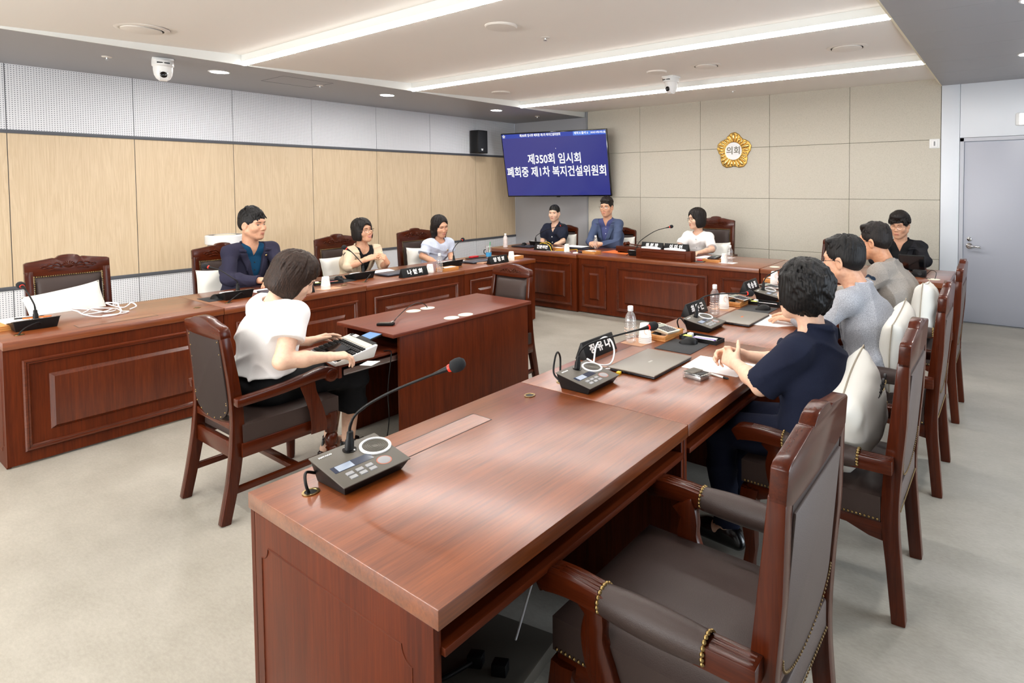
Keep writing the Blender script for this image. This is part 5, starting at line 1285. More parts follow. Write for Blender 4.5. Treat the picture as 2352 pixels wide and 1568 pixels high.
def leaning(x, y, z, face, lean, roll=0.0):
    """pillow whose face looks along the heading, leaning back by lean"""
    f = Vector((math.cos(face), math.sin(face), 0)); side = Vector((-math.sin(face), math.cos(face), 0))
    nrm = (f * math.cos(lean) + Vector((0, 0, 1)) * math.sin(lean)).normalized(); upv = nrm.cross(side).normalized() * 1.0
    if upv.z < 0: upv = -upv
    xax = upv.cross(nrm)
    m = Matrix(((xax[0], upv[0], nrm[0], x), (xax[1], upv[1], nrm[1], y), (xax[2], upv[2], nrm[2], z), (0, 0, 0, 1)))
    return m @ Matrix.Rotation(roll, 4, 'Z')
pillow('long cream pillow slumped on the empty chair at the far left of the photo', leaning(-5.97, 1.275, .672, 0, R(16), R(9)), .45, .34, .21)
pillow('cream pillow beside the man in the navy suit', leaning(-6.02, 2.31, .67, 0, R(10), R(-3)), .36, .36, .14)
pillow('cream pillow beside the woman in the beige jacket', leaning(-6.02, 3.44, .67, 0, R(10), R(2)), .36, .36, .14)
pillow('cream pillow beside the woman in pale blue', leaning(-6.02, 4.47, .67, 0, R(10), R(-4)), .36, .36, .14)
pillow('cream pillow behind the right arm of the chairperson in white', leaning(-3.22, 6.98, .66, -PI / 2, R(8), R(2)), .38, .36, .15)
pillow('cream pillow behind the woman in the dark dress', leaning(-5.76, 6.98, .66, -PI / 2, R(8), R(2)), .34, .36, .13)
pillow('cream pillow behind the man in the blue jacket', leaning(-4.70, 7.0, .66, -PI / 2, R(8), R(4)), .36, .36, .14)
pillow('white pillow with black lettering standing behind the woman in navy', leaning(-.508, 2.40, .698, R(-7), R(-2), R(28)), .365, .365, .17, text=(.53, .37, R(194)), pipe='piping')
pillow('white pillow behind the man in the light grey jacket', leaning(-.525, 3.52, .690, PI, R(4), R(-10)), .42, .42, .16, pipe='piping')
pillow('white pillow behind the man in the taupe jacket', leaning(-.515, 4.60, .690, PI, R(4), R(6)), .42, .42, .16, pipe='piping')
# ------------------------------------------------------------------ people: smooth blended volumes turned into one continuous skin each
F32 = np.float32
def V3(*a): return np.array(a, dtype=float)
def unit(v): v = np.asarray(v, float); return v / max(1e-9, np.linalg.norm(v))
class Prim:
    def __init__(s, fn, lo, hi, k, op): s.fn = fn; s.lo = None if lo is None else np.asarray(lo, float); s.hi = None if hi is None else np.asarray(hi, float); s.k = k; s.op = op
class Field:
    def __init__(s): s.p = []; s.post = None
    def cone(s, a, b, ra, rb, k=.012, op='u', cut=None, lat=None, sl=1.0):
        a = np.asarray(a, float); b = np.asarray(b, float); ba = b - a; L2 = max(1e-9, ba.dot(ba)); c0 = (a + b) / 2
        l = None if lat is None else unit(lat)
        def fn(X, Y, Z):
            px, py, pz = X - a[0], Y - a[1], Z - a[2]
            if l is not None:
                q = (px * l[0] + py * l[1] + pz * l[2]); m = (1 - 1 / sl); px = px - l[0] * q * m; py = py - l[1] * q * m; pz = pz - l[2] * q * m
            t = np.clip((px * ba[0] + py * ba[1] + pz * ba[2]) / L2, 0, 1)
            d = np.sqrt((px - t * ba[0]) ** 2 + (py - t * ba[1]) ** 2 + (pz - t * ba[2]) ** 2) - (ra + (rb - ra) * t)
            if cut is not None:
                for (co, cn) in cut:
                    d = np.maximum(d, (X - co[0]) * cn[0] + (Y - co[1]) * cn[1] + (Z - co[2]) * cn[2])
            return d
        r = max(ra, rb) * max(1.0, sl); s.p.append(Prim(fn, np.minimum(a, b) - r, np.maximum(a, b) + r, k, op)); return s
    def ell(s, c, r, M3=None, k=.012, op='u'):
        c = np.asarray(c, float); r = np.asarray(r, float); Mi = np.eye(3) if M3 is None else np.asarray(M3).T
        def fn(X, Y, Z):
            px, py, pz = X - c[0], Y - c[1], Z - c[2]
            q = [(Mi[i, 0] * px + Mi[i, 1] * py + Mi[i, 2] * pz) for i in range(3)]
            k0 = np.sqrt((q[0] / r[0]) ** 2 + (q[1] / r[1]) ** 2 + (q[2] / r[2]) ** 2); k1 = np.sqrt((q[0] / r[0] ** 2) ** 2 + (q[1] / r[1] ** 2) ** 2 + (q[2] / r[2] ** 2) ** 2)
            return k0 * (k0 - 1) / np.maximum(k1, 1e-6)
        R_ = r.max(); s.p.append(Prim(fn, c - R_, c + R_, k, op)); return s
    def plane(s, co, n, k=0.0):
        """cuts away everything on the side n points to"""
        co = np.asarray(co, float); n = unit(n)
        s.p.append(Prim(lambda X, Y, Z: (X - co[0]) * n[0] + (Y - co[1]) * n[1] + (Z - co[2]) * n[2], None, None, k, 'i')); return s
    def func(s, fn, op='s', k=0.0, lo=None, hi=None):
        s.p.append(Prim(fn, lo, hi, k, op)); return s
    @staticmethod
    def comb(D, d, k, op):
        if op == 'u':
            if k <= 0: return np.minimum(D, d)
            h = np.maximum(k - np.abs(D - d), 0) / k; return np.minimum(D, d) - h * h * k * .25
        if op == 's': d = -d
        if k <= 0: return np.maximum(D, d)
        h = np.maximum(k - np.abs(D - d), 0) / k; return np.maximum(D, d) + h * h * k * .25
    def at(s, P):
        P = np.atleast_2d(np.asarray(P, float)); D = np.full(len(P), 1.0)
        for p in s.p:
            D = s.comb(D, p.fn(P[:, 0], P[:, 1], P[:, 2]), p.k, p.op)
        return D
    def grid(s, h):
        us = [p for p in s.p if p.op == 'u']
        lo = np.min([p.lo for p in us], 0) - 3 * h; hi = np.max([p.hi for p in us], 0) + 3 * h
        n = np.ceil((hi - lo) / h).astype(int) + 1
        ax = [(lo[i] + h * np.arange(n[i])).astype(F32) for i in range(3)]
        D = np.full(n, 1.0, F32)
        for p in s.p:
            if p.lo is None: sl = [slice(0, n[i]) for i in range(3)]
            else:
                m = p.k + 2.5 * h
                sl = [slice(max(0, int((p.lo[i] - m - lo[i]) / h)), min(n[i], int((p.hi[i] + m - lo[i]) / h) + 2)) for i in range(3)]
            X = ax[0][sl[0]][:, None, None]; Y = ax[1][sl[1]][None, :, None]; Z = ax[2][sl[2]][None, None, :]
            d = p.fn(X, Y, Z)
            D[sl[0], sl[1], sl[2]] = s.comb(D[sl[0], sl[1], sl[2]], d.astype(F32) if hasattr(d, 'astype') else d, p.k, p.op)
        if s.post is not None:
            near = np.abs(D) < .03; idx = np.nonzero(near)
            D[idx] += s.post(ax[0][idx[0]], ax[1][idx[1]], ax[2][idx[2]]).astype(F32)
        return D, lo, h
    def mesh(s, name, h, mat, keep_main=True):
        D, lo, h = s.grid(h)
        S = D < 0
        nx, ny, nz = D.shape
        c = np.zeros((nx - 1, ny - 1, nz - 1), np.uint8)
        for i in (0, 1):
            for j in (0, 1):
                for k in (0, 1): c += S[i:nx - 1 + i, j:ny - 1 + j, k:nz - 1 + k]
        act = (c > 0) & (c < 8); I = np.argwhere(act)
        vid = np.full(act.shape, -1, np.int32); vid[act] = np.arange(len(I), dtype=np.int32)
        cor = {(i, j, k): D[I[:, 0] + i, I[:, 1] + j, I[:, 2] + k] for i in (0, 1) for j in (0, 1) for k in (0, 1)}
        acc = np.zeros((len(I), 3)); cnt = np.zeros(len(I))
        for a in cor:
            for axn in range(3):
                if a[axn] == 0:
                    b = list(a); b[axn] = 1; b = tuple(b)
                    da, db = cor[a], cor[b]; m = (da < 0) != (db < 0)
                    t = np.where(m, da / np.where(m, da - db, 1), 0)
                    for q in range(3): acc[:, q] += np.where(m, a[q] + (t if q == axn else 0), 0)
                    cnt += m
        Vt = lo + h * (I + acc / np.maximum(cnt, 1)[:, None])
        quads = []
        for axn in range(3):
            o1, o2 = [(1, 2), (2, 0), (0, 1)][axn]
            slA = [slice(None)] * 3; slB = [slice(None)] * 3; slA[axn] = slice(0, -1); slB[axn] = slice(1, None)
            ch = S[tuple(slA)] != S[tuple(slB)]
            E = np.argwhere(ch)
            ok = (E[:, o1] > 0) & (E[:, o2] > 0) & (E[:, o1] < act.shape[o1]) & (E[:, o2] < act.shape[o2]); E = E[ok]
            ins = S[E[:, 0], E[:, 1], E[:, 2]]
            def g(d1, d2):
                e = E.copy(); e[:, o1] += d1; e[:, o2] += d2; return vid[e[:, 0], e[:, 1], e[:, 2]]
            q = np.stack([g(-1, -1), g(0, -1), g(0, 0), g(-1, 0)], 1)
            q[~ins] = q[~ins][:, ::-1]; quads.append(q)
        Qd = np.concatenate(quads); Qd = Qd[(Qd >= 0).all(1)]
        if keep_main and len(Vt):
            lab = np.arange(len(Vt))          # keep only the largest connected piece
            for _ in range(400):
                mn = lab[Qd].min(1); new = lab.copy(); np.minimum.at(new, Qd.ravel(), np.repeat(mn, 4)); new = new[new]
                if (new == lab).all(): break
                lab = new
            vals, cn = np.unique(lab[Qd[:, 0]], return_counts=True); main = vals[cn.argmax()]
            Qd = Qd[lab[Qd[:, 0]] == main]; used = np.unique(Qd); mp = np.full(len(Vt), -1); mp[used] = np.arange(len(used)); Vt = Vt[used]; Qd = mp[Qd]
        me = bpy.data.meshes.new(name)
        me.vertices.add(len(Vt)); me.vertices.foreach_set('co', Vt.astype(F32).ravel())
        me.loops.add(len(Qd) * 4); me.loops.foreach_set('vertex_index', Qd.astype(np.int32).ravel())
        me.polygons.add(len(Qd)); me.polygons.foreach_set('loop_start', np.arange(0, len(Qd) * 4, 4, dtype=np.int32))
        me.update(calc_edges=True); me.validate(); me.shade_smooth(); me.materials.append(mat)
        return me

def rotm(yaw, pitch, roll):
    """head axes: x forward, y left, z up; pitch > 0 looks down, roll > 0 tips to its right"""
    return np.array((Matrix.Rotation(yaw, 3, 'Z') @ Matrix.Rotation(pitch, 3, 'Y') @ Matrix.Rotation(roll, 3, 'X')))
def wr(amp, seed, f=16.0):
    """cloth folds: sharp creases running in a few wandering directions, fading in and out"""
    g = np.random.RandomState(seed); K = g.normal(size=(4, 3)) * f; K2 = g.normal(size=(4, 3)) * f * .5; K3 = g.normal(size=(4, 3)) * f * .35; ph = g.uniform(0, 6.28, (4, 3))
    K[:, 2] *= 1.5
    def fn(x, y, z):
        v = np.zeros(x.shape)
        for i in range(4):
            w = 1.6 * np.sin(K2[i, 0] * x + K2[i, 1] * y + K2[i, 2] * z + ph[i, 1])
            e = np.clip(.25 + .75 * np.sin(K3[i, 0] * x + K3[i, 1] * y + K3[i, 2] * z + ph[i, 2]), 0, 1)
            v = v + e * ((1 - np.abs(np.sin(.5 * (K[i, 0] * x + K[i, 1] * y + K[i, 2] * z) + ph[i, 0] + w))) ** 2 - .25)
        return amp * 2.4 * v
    return fn

def skin(nm, c, red):
    t = NT(nm); n = t.n('ShaderNodeTexNoise', Scale=60.0, Detail=3.0); t.l(t.coord(), n.inputs['Vector'])
    t.l(t.ramp(n.outputs[0], [(.35, c), (.75, red)]), t.b.inputs['Base Color']); t.b.inputs['Roughness'].default_value = .48
    t.b.inputs['Subsurface Weight'].default_value = .08; t.b.inputs['Subsurface Radius'].default_value = (.01, .004, .002); t.b.inputs['Subsurface Scale'].default_value = 1.0
    return t.m
SK = {'a': skin('skin_warm', srgb(222, 172, 140), srgb(212, 156, 126)), 'b': skin('skin_fair', srgb(236, 196, 168), srgb(228, 180, 154)), 'c': skin('skin_tan', srgb(212, 156, 120), srgb(200, 140, 106))}
def hairmat(nm, c1, c2):
    t = NT(nm); n = t.n('ShaderNodeTexNoise', Scale=1.0, Detail=4.0, Roughness=.7); t.l(t.coord((150, 150, 14)), n.inputs['Vector'])
    t.l(t.ramp(n.outputs[0], [(.35, c1), (.72, c2)]), t.b.inputs['Base Color']); t.b.inputs['Roughness'].default_value = .46; t.b.inputs['Specular IOR Level'].default_value = .28
    t.bump(n.outputs[0], .5, .004); return t.m
HM_ = {'black': hairmat('black_hair', srgb(9, 8, 8), srgb(24, 21, 20)), 'soft': hairmat('dark_brown_hair', srgb(14, 10, 9), srgb(36, 27, 23)), 'brown': hairmat('brown_hair', srgb(26, 16, 11), srgb(62, 42, 31))}
M['brow'] = plain('brow_hair', srgb(42, 34, 30), .8); M['eye_white'] = plain('eye_white', srgb(232, 226, 220), .25); M['iris'] = plain('dark_iris', srgb(30, 20, 16), .15)
M['lips'] = plain('lips', srgb(190, 96, 88), .4); M['lips_m'] = plain('lips_plain', srgb(186, 112, 96), .45); M['teeth'] = plain('teeth', srgb(240, 236, 228), .3)
M['frame_dark'] = plain('spectacle_frame_dark', srgb(50, 36, 36), .3, .3); M['frame_gold'] = plain('spectacle_frame_thin', srgb(150, 130, 112), .25, .8)
def cloth(nm, c, noise=.12, scale=300, rough=.9, bump=.3, sheen=.0):
    return plain(nm, c, rough, spec=.2, noise=noise, nscale=scale, bump=bump, bscale=scale * 2, sheen=sheen)
CL = {'navy': cloth('navy_suit_cloth', srgb(46, 45, 63)), 'teal': cloth('teal_shirt_cloth', srgb(18, 66, 98)), 'beige': cloth('beige_linen', srgb(220, 200, 172)), 'black': cloth('black_cloth', srgb(24, 24, 26)),
      'paleblue': cloth('pale_blue_tweed', srgb(206, 216, 236), .10, 120), 'darkdress': cloth('dark_navy_dress', srgb(34, 38, 54)), 'bluejacket': cloth('slate_blue_jacket', srgb(72, 84, 112)), 'indigo': cloth('indigo_shirt', srgb(72, 78, 122), .25, 160),
      'white': cloth('white_blouse_cloth', srgb(246, 244, 243), .02), 'ink': cloth('ink_navy_cloth', srgb(26, 31, 50)), 'heather': cloth('light_grey_heather', srgb(164, 166, 172), .35, 260), 'taupe': cloth('taupe_wool', srgb(150, 143, 136), .22, 260),
      'paleshirt': cloth('pale_blue_shirt', srgb(190, 204, 236), .04), 'blackjacket': cloth('black_jacket_cloth', srgb(31, 31, 35)), 'trouser': cloth('dark_trouser_cloth', srgb(34, 35, 44)), 'skirt': cloth('black_skirt_cloth', srgb(20, 20, 22)), 'darkshirt': cloth('dark_blue_shirt', srgb(34, 48, 66))}
M['shoe'] = plain('black_shoe', srgb(16, 16, 18), .25, coat=.4)

def ik(S, W, l1, l2, pole):
    d = W - S; L = np.linalg.norm(d); L = min(L, (l1 + l2) * .995); u = unit(d); W2 = S + u * L
    a = (l1 * l1 - l2 * l2 + L * L) / (2 * L); hgt = math.sqrt(max(1e-6, l1 * l1 - a * a)); p = np.asarray(pole, float); p = unit(p - u * p.dot(u)); return S + u * a + p * hgt, W2

def add_hand(f, W, d, n, right, curl, s=1.0, spread=.004, thumb=(.55, .75, .30), tcurl=.35):
    d = unit(d); n = np.asarray(n, float); n = unit(n - d * n.dot(d)); t = np.cross(d, n) if right else np.cross(n, d)
    lens = [(.043, .026, .021), (.048, .030, .022), (.044, .028, .021), (.034, .021, .019)]; rad = [.0092, .0094, .0088, .0078]
    kt = [.029, .010, -.010, -.028]; kf = [.092, .095, .090, .080]
    for i in range(4):
        K = W + s * (d * kf[i] + t * kt[i]); f.cone(W + s * (t * kt[i] * .55 + d * .006), K, .0165 * s, .0125 * s, k=.016)
        c = curl[i] if isinstance(curl[i], (tuple, list)) else (curl[i], curl[i] * 1.1, curl[i] * .7)
        ang = 0; P = K
        for j in range(3):
            ang += c[j]; dd = unit((d + t * spread * (1.5 - i) * 8) * math.cos(ang) + n * math.sin(ang)); Q_ = P + dd * lens[i][j] * s
            f.cone(P, Q_, rad[i] * (1.04 - .10 * j) * s, rad[i] * (.95 - .10 * j) * s, k=.0035 if j else .007); P = Q_
    B = W + s * (d * .018 + t * .022 + n * .006); dd = unit(t * thumb[0] + d * thumb[1] + n * thumb[2]); Q_ = B + dd * .044 * s
    f.cone(W + s * (d * .01 + t * .008), B, .017 * s, .016 * s, k=.014); f.cone(B, Q_, .0155 * s, .0115 * s, k=.012)
    d2 = unit(dd + d * tcurl); Q2 = Q_ + d2 * .031 * s; f.cone(Q_, Q2, .0108 * s, .0098 * s, k=.004); d3 = unit(d2 + d * tcurl * .6 + n * .1); f.cone(Q2, Q2 + d3 * .024 * s, .0098 * s, .0078 * s, k=.004)

def person(label, root, yaw, sp):
    """root: point on the floor below the hips (world); all targets in sp are world points"""
    female = sp.get('female', False); h = sp.get('h', .0045); hs = sp.get('hs', 1.0)
    T = thing('person', label, 'person', (root[0], root[1], 0), yaw, 'people at the meeting')
    cy, sy = math.cos(yaw), math.sin(yaw)
    def Lp(p): x, y = p[0] - root[0], p[1] - root[1]; return V3(cy * x + sy * y, -sy * x + cy * y, p[2])
    def Ld(v): return V3(cy * v[0] + sy * v[1], -sy * v[0] + cy * v[1], v[2])
    HC = Lp(sp['head']); hyaw = sp['hyaw'] - yaw; HR = rotm(hyaw, sp.get('hpitch', 0), sp.get('hroll', 0))
    def hp(x, y, z): return HC + HR @ (V3(x, y, z) * hs)
    seat = sp.get('seat', .575); hip = V3(0, 0, seat)
    up_h = HR @ V3(0, 0, 1)
    NB = hp(-.035, 0, -.150) * .5 + (HC + V3(-.045 - .02 * sp.get('lean', 0), 0, -.165 * hs)) * .5
    if 'neck' in sp: NB = Lp(sp['neck'])
    tyaw = sp.get('tyaw', 0.0); LAT = V3(-math.sin(tyaw), math.cos(tyaw), 0); FWD = V3(math.cos(tyaw), math.sin(tyaw), 0)
    sw = sp.get('sw', .150 if female else .178); sdrop = sp.get('sdrop', .062)
    spine = unit(NB - hip); CM = hip + (NB - hip) * .55 - FWD * .012; UP = NB - spine * .085
    SH = {'r': NB - LAT * sw - V3(0, 0, sdrop) + FWD * sp.get('sfwd', .015), 'l': NB + LAT * sw - V3(0, 0, sdrop) + FWD * sp.get('sfwd', .015)}
    l1, l2 = (.275, .240) if female else (.295, .258); l1 *= sp.get('al', 1); l2 *= sp.get('al', 1)
    bulk = sp.get('bulk', 1.0); ab = sp.get('armk', 1.0)
    ARM = {}
    for q in 'rl':
        W = Lp(sp['w' + q]); pole = Ld(sp.get('pole_' + q, (0, 0, -1))); E, W2 = ik(SH[q], W, l1, l2, pole)
        if 'e' + q in sp: E = Lp(sp['e' + q]); W2 = W
        ARM[q] = (SH[q], E, W2)
    def torso(f, g, k=.05, low=True):
        if low: f.ell(hip + V3(.0, 0, .005), (.125 * bulk + g, .178 * bulk + g, .105 + g), k=k)
        f.cone(hip + V3(0, 0, .04), CM, (.108 if not female else .098) * bulk + g, (.112 if not female else .100) * bulk + g, k=k, lat=LAT, sl=1.34)
        f.cone(CM, UP, (.108 if not female else .102) * bulk + g, .070 * bulk + g, k=k, lat=LAT, sl=1.50)
        if female: 
            for s_ in (-1, 1): f.ell(CM + spine * .075 + FWD * .070 + LAT * s_ * .068, (.052 + g, .060 + g, .060 + g), k=.04)
        for q in 'rl': f.cone(NB - V3(0, 0, .045), SH[q], .046 + g, (.051 if not female else .044) * ab + g * .8, k=.04)
    # ---- body: head, neck, torso, arms with hands, legs, all one surface
    f = Field()
    torso(f, -.006)
    f.cone(hp(-.018, 0, -.045), NB + V3(.0, 0, -.02), (.052 if female else .060) * hs, (.055 if female else .066), k=.030)
    f.ell(hp(-.012, 0, .036), V3(.098, .077, .086) * hs, HR, k=.02)
    f.ell(hp(.026, 0, -.026), V3(.066, .061, .088) * hs, HR, k=.03)
    jw = sp.get('jaw', 1.0)
    for s_ in (-1, 1):
        f.cone(hp(.0, s_ * .056 * jw, -.052), hp(.060, s_ * .016 * jw, -.097), .022 * hs, .019 * hs, k=.03)
        f.ell(hp(.058, s_ * .040 * jw, -.028), V3(.026, .026, .026) * hs, HR, k=.03)
    f.ell(hp(.066, 0, -.101), V3(.021, .022, .018) * hs, HR, k=.02)
    f.ell(hp(.074, 0, .030), V3(.018, .052, .014) * hs, HR, k=.022)
    f.ell(hp(.074, 0, -.066), V3(.020, .030, .024) * hs, HR, k=.02)
    for s_ in (-1, 1): f.ell(hp(.100, s_ * .032, .002), V3(.018, .019, .011) * hs, HR, k=.014, op='s')
    f.cone(hp(.083, 0, .010), hp(.101, 0, -.030), .0085 * hs, .0115 * hs, k=.010)
    f.ell(hp(.099, 0, -.036), V3(.012, .012, .009) * hs, HR, k=.006)
    for s_ in (-1, 1): f.ell(hp(.092, s_ * .013, -.039), V3(.010, .0075, .0075) * hs, HR, k=.006)
    f.ell(hp(.089, 0, -.0620), V3(.009, .021, .0065) * hs, HR, k=.006).ell(hp(.088, 0, -.074), V3(.010, .018, .007) * hs, HR, k=.006)
    f.ell(hp(.102, 0, -.0680), V3(.010, .024, .0022) * hs, HR, k=.003, op='s')
    for s_ in (-1, 1):
        EM = HR @ np.array(Matrix.Rotation(s_ * -.35, 3, 'Z') @ Matrix.Rotation(.15, 3, 'Y'))
        f.ell(hp(-.006, s_ * .080, -.006), V3(.021, .0085, .033) * hs, EM, k=.008); f.ell(hp(-.002, s_ * .0875, -.004), V3(.012, .006, .019) * hs, EM, k=.006, op='s')
    headfield = list(f.p)
    sk_s = .92 if female else 1.0
    for q in 'rl':
        S, E, W = ARM[q]
        f.cone(S, E, .047 * ab * sk_s, .041 * ab * sk_s, k=.03); f.cone(E, E * .55 + W * .45, .042 * ab * sk_s, .038 * ab * sk_s, k=.015); f.cone(E * .55 + W * .45, W, .038 * ab * sk_s, .0265 * sk_s, k=.02)
        hd = sp['hand_' + q]; add_hand(f, W, Ld(hd['d']), Ld(hd['n']), q == 'r', hd.get('curl', (.35, .4, .45, .5)), sk_s * sp.get('hk', 1.02), hd.get('spread', .004), hd.get('thumb', (.55, .75, .30)), hd.get('tcurl', .35))
    kn = sp.get('knee', (.44, .10, .52)); an = sp.get('ankle', (.45, .09, .085))
    LEG = {}
    for s_, q in ((-1, 'r'), (1, 'l')):
        K = V3(kn[0], s_ * kn[1], kn[2]); A = V3(an[0], s_ * an[1], an[2])
        if 'knee_' + q in sp: K = Lp(sp['knee_' + q])
        if 'ankle_' + q in sp: A = Lp(sp['ankle_' + q])
        Hq = hip + V3(.02, s_ * .085, -.015); LEG[q] = (Hq, K, A)
        f.cone(Hq, K, .078, .052, k=.04); f.cone(K, K * .62 + A * .38, .052, .052, k=.03); f.cone(K * .62 + A * .38, A, .050, .034, k=.02)
        td = unit(V3(*sp.get('toe', (1, 0, 0)))); f.cone(A + V3(0, 0, -.03), A + td * .13 + V3(0, 0, -.055), .034, .024, k=.03); f.cone(A - td * .035 + V3(0, 0, -.045), A + td * .05 + V3(0, 0, -.05), .030, .030, k=.02)
    link_obj('body', f.mesh('body', h, SK[sp.get('skin', 'a')]), T)
    # ---- face details sit on the surface of the head
    hf = Field(); hf.p = headfield
    def on_face(y, z, off=0.0):
        xs = np.linspace(.03, .125, 190); pts = np.array([hp(x, y, z) for x in xs]); v = hf.at(pts); ins = np.nonzero(v < 0)[0]
        x = xs[ins[-1]] if len(ins) else .08
        return hp(x + off, y, z)
    for s_ in (-1, 1):
        st = sp.get('eyes', 'open')
        if st == 'open':
            e = MB(); Mx = Matrix.Translation(Vector(on_face(s_ * .0315, .0005, -.0025))) @ Matrix(HR.tolist()).to_4x4() @ Matrix.Rotation(s_ * .30, 4, 'Z')
            e.mat(0).ball((0, 0, 0), (.0055 * hs, .0145 * hs, .0058 * hs), 14, 8, Mx); e.mat(1).ball((.0030 * hs, .0, .0003), (.0036 * hs, .0058 * hs, .0055 * hs), 12, 8, Mx); e.build('eye', [M['eye_white'], M['iris']], T, smooth=60)
        pts = [on_face(s_ * (.0315 + a * .0155), (.0062 if st == 'open' else .002) + (-.0045 if st != 'down' else .004) * a * a * (1 if st != 'open' else 1), .0008) for a in np.linspace(-1, 1, 7)]
        MB().tube(pts, [.0008, .0014, .0018, .0018, .0018, .0016, .0010], 6).build('eyelash_line', M['brow'], T, smooth=60)
        pts = [on_face(s_ * (.013 + .036 * a), .0215 + .007 * math.sin(a * 2.4) - .003 * a, .0006) for a in np.linspace(0, 1, 7)]
        MB().tube(pts, [.0022, .0034, .0036, .0034, .0028, .0020, .0008], 6, flat=.8).build('eyebrow', M['brow'], T, smooth=60)
    sm = sp.get('smile', 0.0); lm = M['lips'] if female else M['lips_m']
    lp = MB()
    for zz, cur, r in ((-.0635, 1.0, .0034), (-.0735, .9, .0040)):
        pts = [on_face(a * (.021 + .007 * abs(sm)), zz + .012 * sm * a * a + (-.0010 if zz > -.07 else .0012) * (1 - a * a) - (.004 * sp.get('open_mouth', 0) if zz < -.07 else -.001 * sp.get('open_mouth', 0)) * (1 - a * a), -.0010) for a in np.linspace(-1, 1, 9)]
        lp.tube(pts, [.0012, r * .7, r * .9, r, r, r, r * .9, r * .7, .0012], 8)
    lp.build('lips', lm, T, smooth=60)
    if sp.get('open_mouth', 0) > 0:
        pts = [on_face(a * .020, -.0680 + .011 * sm * a * a - .001, -.0006) for a in np.linspace(-1, 1, 9)]
        MB().tube(pts, [.001, .0028, .0036, .0040, .0040, .0040, .0036, .0028, .001], 8).build('teeth', M['teeth'], T, smooth=60)
    if sp.get('glasses'):
        gl = thing('x', 'x', 'x'); bpy.data.objects.remove(gl)
        g = MB(); ln = MB(); gx = .104; rw, rh = sp.get('lens', (.025, .019)); r0 = sp.get('rim', .0013)
        for s_ in (-1, 1):
            ring = [hp(gx - .010 * abs(math.cos(a)) * (1 if math.cos(a) * s_ > 0 else .2), s_ * .0325 + rw * (abs(math.cos(a)) ** .8) * (1 if math.cos(a) > 0 else -1), -.004 + rh * (abs(math.sin(a)) ** .8) * (1 if math.sin(a) > 0 else -1)) for a in [2 * math.pi * k / 22 for k in range(22)]]
            g.tube(ring, r0, 6, closed=True); ln.add([tuple(p) for p in ring], [tuple(range(22))])
            g.tube(smooth_path([hp(.094, s_ * (.0325 + rw), .004), hp(.078, s_ * .082, .007), hp(.0, s_ * .089, .010), hp(-.018, s_ * .088, -.006)], 5), r0, 6)
        g.tube([hp(gx, -.0080, .0), hp(gx + .004, 0, .004), hp(gx, .0080, .0)], r0, 6)
        go = g.build('glasses', M[sp['glasses']], T, smooth=60); ln.build('lens', M['lens'], go, smooth=0)
    # ---- hair
    st = sp['hair']; f = Field(); hm = HM_[sp.get('haircol', 'black')]
    def cap(t, ty=None, tz=None): f.ell(hp(-.014, 0, .038), V3(.098 + t, .077 + (t if ty is None else ty), .086 + (t if tz is None else tz)) * hs, HR, k=.02)
    def he(c, r, k=.02, op='u', M3=None): f.ell(hp(*c), V3(*r) * hs, HR if M3 is None else HR @ M3, k=k, op=op)
    def hpl(c, n, k=.008): f.plane(hp(*c), HR @ unit(V3(*n)), k)
    amp, NG = .0011, 58
    g = np.random.RandomState(len(label) * 7 + 3)
    def locks(n, th0, th1, rad, c0=(-.014, 0, .038), down=None, r=(.0095, .003), lift=.003, phi=(-math.pi, math.pi), drift=.25, top=(0, 0)):
        for i in range(n):
            ph = g.uniform(*phi); dr = g.uniform(-drift, drift); a0 = g.uniform(th0, th0 + .5 * (th1 - th0)); a1 = th1 * g.uniform(.8, 1.06); lf = lift * g.uniform(.3, 1.6); pts = []
            for u in np.linspace(0, 1, 6):
                th = a0 + (a1 - a0) * u; q = ph + dr * u; pts.append(V3(c0[0] + (rad[0] + lf) * math.sin(th) * math.cos(q) + top[0] * (1 - u), c0[1] + (rad[1] + lf) * math.sin(th) * math.sin(q) + top[1] * (1 - u), c0[2] + (rad[2] + lf) * math.cos(th)))
            if down is not None:
                e = pts[-1]; L = down * g.uniform(.85, 1.05); pts += [e + V3(-.004 * math.cos(ph), .002 * math.sin(ph), -L * .5), e + V3(-.010 * math.cos(ph), -.006 * math.sin(ph), -L)]
            m = len(pts)
            for j in range(m - 1):
                w0 = r[0] + (r[1] - r[0]) * j / (m - 1); w1 = r[0] + (r[1] - r[0]) * (j + 1) / (m - 1); f.cone(hp(*pts[j]), hp(*pts[j + 1]), w0 * hs, w1 * hs, k=.006)
